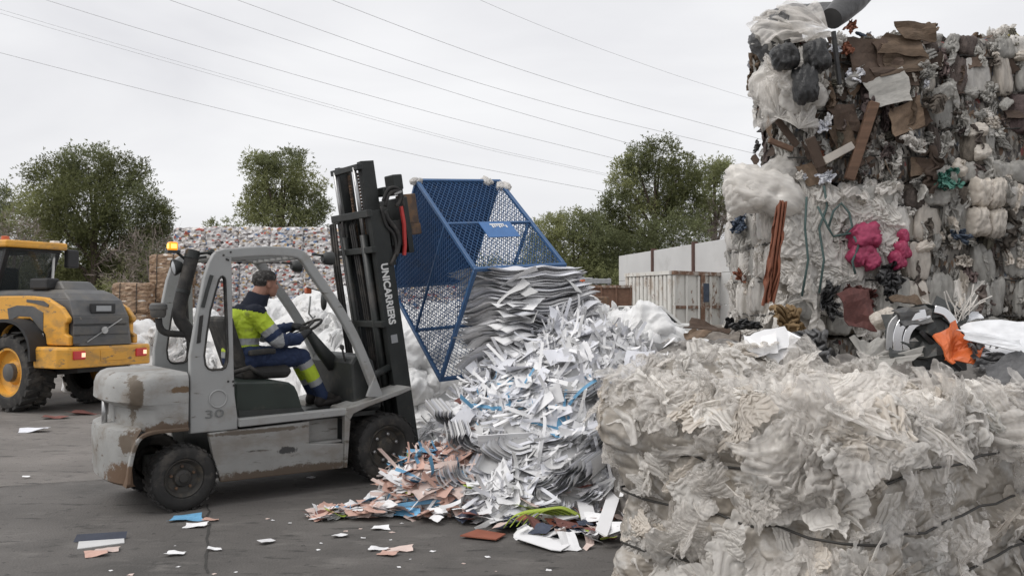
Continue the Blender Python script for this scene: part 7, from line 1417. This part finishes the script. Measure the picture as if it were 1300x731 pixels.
for k in range(120):
    u = rs.rand(); px = 590 + 215 * u; py = 648 + 50 * u * rs.rand() + rs.rand() * 22; r_ = rs.rand()
    m_ = 'paper_white' if r_ < .45 else 'paper_navy' if r_ < .68 else 'card_rust' if r_ < .78 else 'card_maroon' if r_ < .84 else 'paper_lime' if r_ < .90 else 'card_pale'
    scrap(m_, px, py, rs.uniform(.07, .19), rs.uniform(0, 6.28), rs.rand() * .08, .28)
# notable flat pieces
def flat(name, poly_px, m_, th, z, label, cat, lift=0.):
    P = [G(x, y) for x, y in poly_px]; c = sum(P) / len(P); rt_ = MB(); n = len(P)
    V = [(p[0] - c[0], p[1] - c[1], 0) for p in P] + [(p[0] - c[0], p[1] - c[1], th) for p in P]; rt_.add(V, [tuple(range(n))[::-1], tuple(range(n, 2 * n))] + [(i, (i + 1) % n, n + (i + 1) % n, n + i) for i in range(n)])
    o = rt_.build(name, m_); o.location = (c[0], c[1], z); o.rotation_euler = (lift, lift * .4, 0); return tag(o, label, cat)
flat('white_card', [(653, 690), (672, 683), (728, 694), (712, 703), (700, 702)], 'paper_white', .006, .03, 'large white sheet with torn corner at the front edge of the spread', 'card', .06)
flat('card_sheet', [(584, 684), (606, 676), (642, 682), (630, 689)], 'card_rust', .008, .02, 'flat rust brown card at the foot of the heap', 'card')
flat('white_card', [(470, 640), (486, 637), (492, 659), (476, 661)], 'paper_white', .004, .08, 'small white printed card on the pink scraps', 'card', .10)
for k, (pl, z, lift, lb_) in enumerate((([(725, 648), (740, 641), (756, 668), (740, 674)], .16, .25, 'white card box blank, left of the two lying side by side'), ([(741, 642), (752, 638), (772, 660), (760, 664)], .15, .25, 'white card box blank, narrow one in the middle'), ([(757, 690), (772, 695), (789, 656), (776, 649)], .15, .2, 'long white card box blank pointing at the clear film bale'), ([(697, 668), (718, 662), (735, 672), (712, 677)], .10, .12, 'short white card blank in front of the lime strips'), ([(752, 632), (775, 630), (778, 640), (758, 642)], .14, .2, 'white card blank nearest the clear film bale'))):
    flat('card_blank', pl, 'paper_white', .012, z, lb_, 'card', lift)
flat('dark_folder', [(98, 698), (100, 688), (157, 677), (158, 690)], 'paper_grey', .006, .004, 'dark folded folder lying alone on the left ground', 'folder')
p = G(128, 686); mb = MB(); mb.add([(-.16, -.06, .01), (.16, .03, .01), (.155, .06, .05), (-.155, -.02, .05)], [(0, 1, 2, 3)]); mb.add([(-.16, -.062, .008), (.16, .028, .008), (.155, .058, .048), (-.155, -.022, .048)], [(3, 2, 1, 0)])
o = mb.build('folder_flap', 'paper_navy'); o.location = tuple(p)
fo = [q for q in bpy.data.objects if q.name.startswith('dark_folder')][0]; o.parent = fo; o.location = tuple(p - np.array(fo.location))
for k, (px, py, s, m_, a, lb_) in enumerate(((238, 660, .20, 'paper_blue', .3, 'bright blue printed leaflet on the ground below the rear wheel'), (268, 661, .10, 'card_pink', .2, 'small pink slip right of the blue leaflet'), (248, 669, .14, 'paper_white', .1, 'white paper sliver just in front of the blue leaflet'), (136, 700, .13, 'card_pale', .3, 'pale slip lying beside the dark folder'), (122, 706, .12, 'card_pink', .3, 'pinkish slip in front of the dark folder'), (223, 705, .10, 'paper_white', .2, 'small torn white scrap between folder and leaflet'), (272, 699, .08, 'paper_white', .1, 'white scrap on the pavement joint'), (338, 690, .10, 'paper_white', .8, 'white triangular scrap alone on the ground'), (432, 682, .09, 'paper_white', .1, 'white scrap nearest the pink spread'), (484, 672, .11, 'paper_white', .1, 'white scrap in front of the pink spread'), (482, 698, .12, 'paper_white', .3, 'white label end of the three scraps in the foreground'), (492, 705, .11, 'card_pink', -.4, 'reddish tube of the three scraps in the foreground'), (508, 699, .15, 'card_pale', .1, 'printed strip of the three scraps in the foreground'), (42, 548, .32, 'paper_bluish', .1, 'crumpled whitish paper on the ground by the loader wheel'), (106, 526, .34, 'card_maroon', .1, 'brown flat scrap on the ground behind the loader'), (70, 531, .30, 'card_maroon', .2, 'long brown splinter on the ground behind the loader'), (33, 607, .06, 'paper_white', .2, 'tiny white scrap on the left ground'), (395, 608, .07, 'paper_white', .2, 'tiny scrap under the forklift step'))):
    p = G(px, py); o = inst('ground_scrap', SCRAP[k % 9], m_, None, place((p[0], p[1], .016), (rs.normal() * .06, rs.normal() * .06, 1), (s * 1.1, s * .62, s * .6), a)); tag(o, lb_, 'scrap')
# lime green curled strips
p = at(665, 655, 6.45)
for k in range(5):
    mb = MB(); pts = [at(641 + k * 8, 668 - k, 5.98), at(652 + k * 9, 655 - k * 1.5, 6.0), at(676 + k * 9, 648 - k, 6.05), at(704 + k * 7, 652, 6.1)]
    mb.path(smoothpts([tuple(q) for q in pts], 5), .005, .075, (.25, .97, 0)); tag(mb.build('lime_strip', 'paper_lime', smooth=40), 'bowed lime green paper strip at the foot of the heap', 'paper strip', 'bowed lime strips')
for k in range(40):
    x, y = rs.uniform(-2.5, 1.0), rs.uniform(4.9, 6.6); s = rs.uniform(.012, .035)
    if ph(x, y) > .02: continue
    o = inst('paper_bit', SCRAP[k % 9], 'paper_white' if k % 3 else 'card_pale', None, place((x, y, .006), (0, 0, 1), (s, s, s * .4), rs.uniform(0, 6))); tag(o, 'tiny bit of paper strewn on the ground', 'paper bit', 'tiny paper bits on the ground')
mb = MB(); p = G(512, 618)
o = inst('black_film', FOLD[3], 'bag_grey', None, place(at(470 + 52, 602, 6.95), (-.5, -1, .9), (.42, .26, .22), .5)); tag(o, 'greyish clear film lying against the front wheel', 'film scrap')
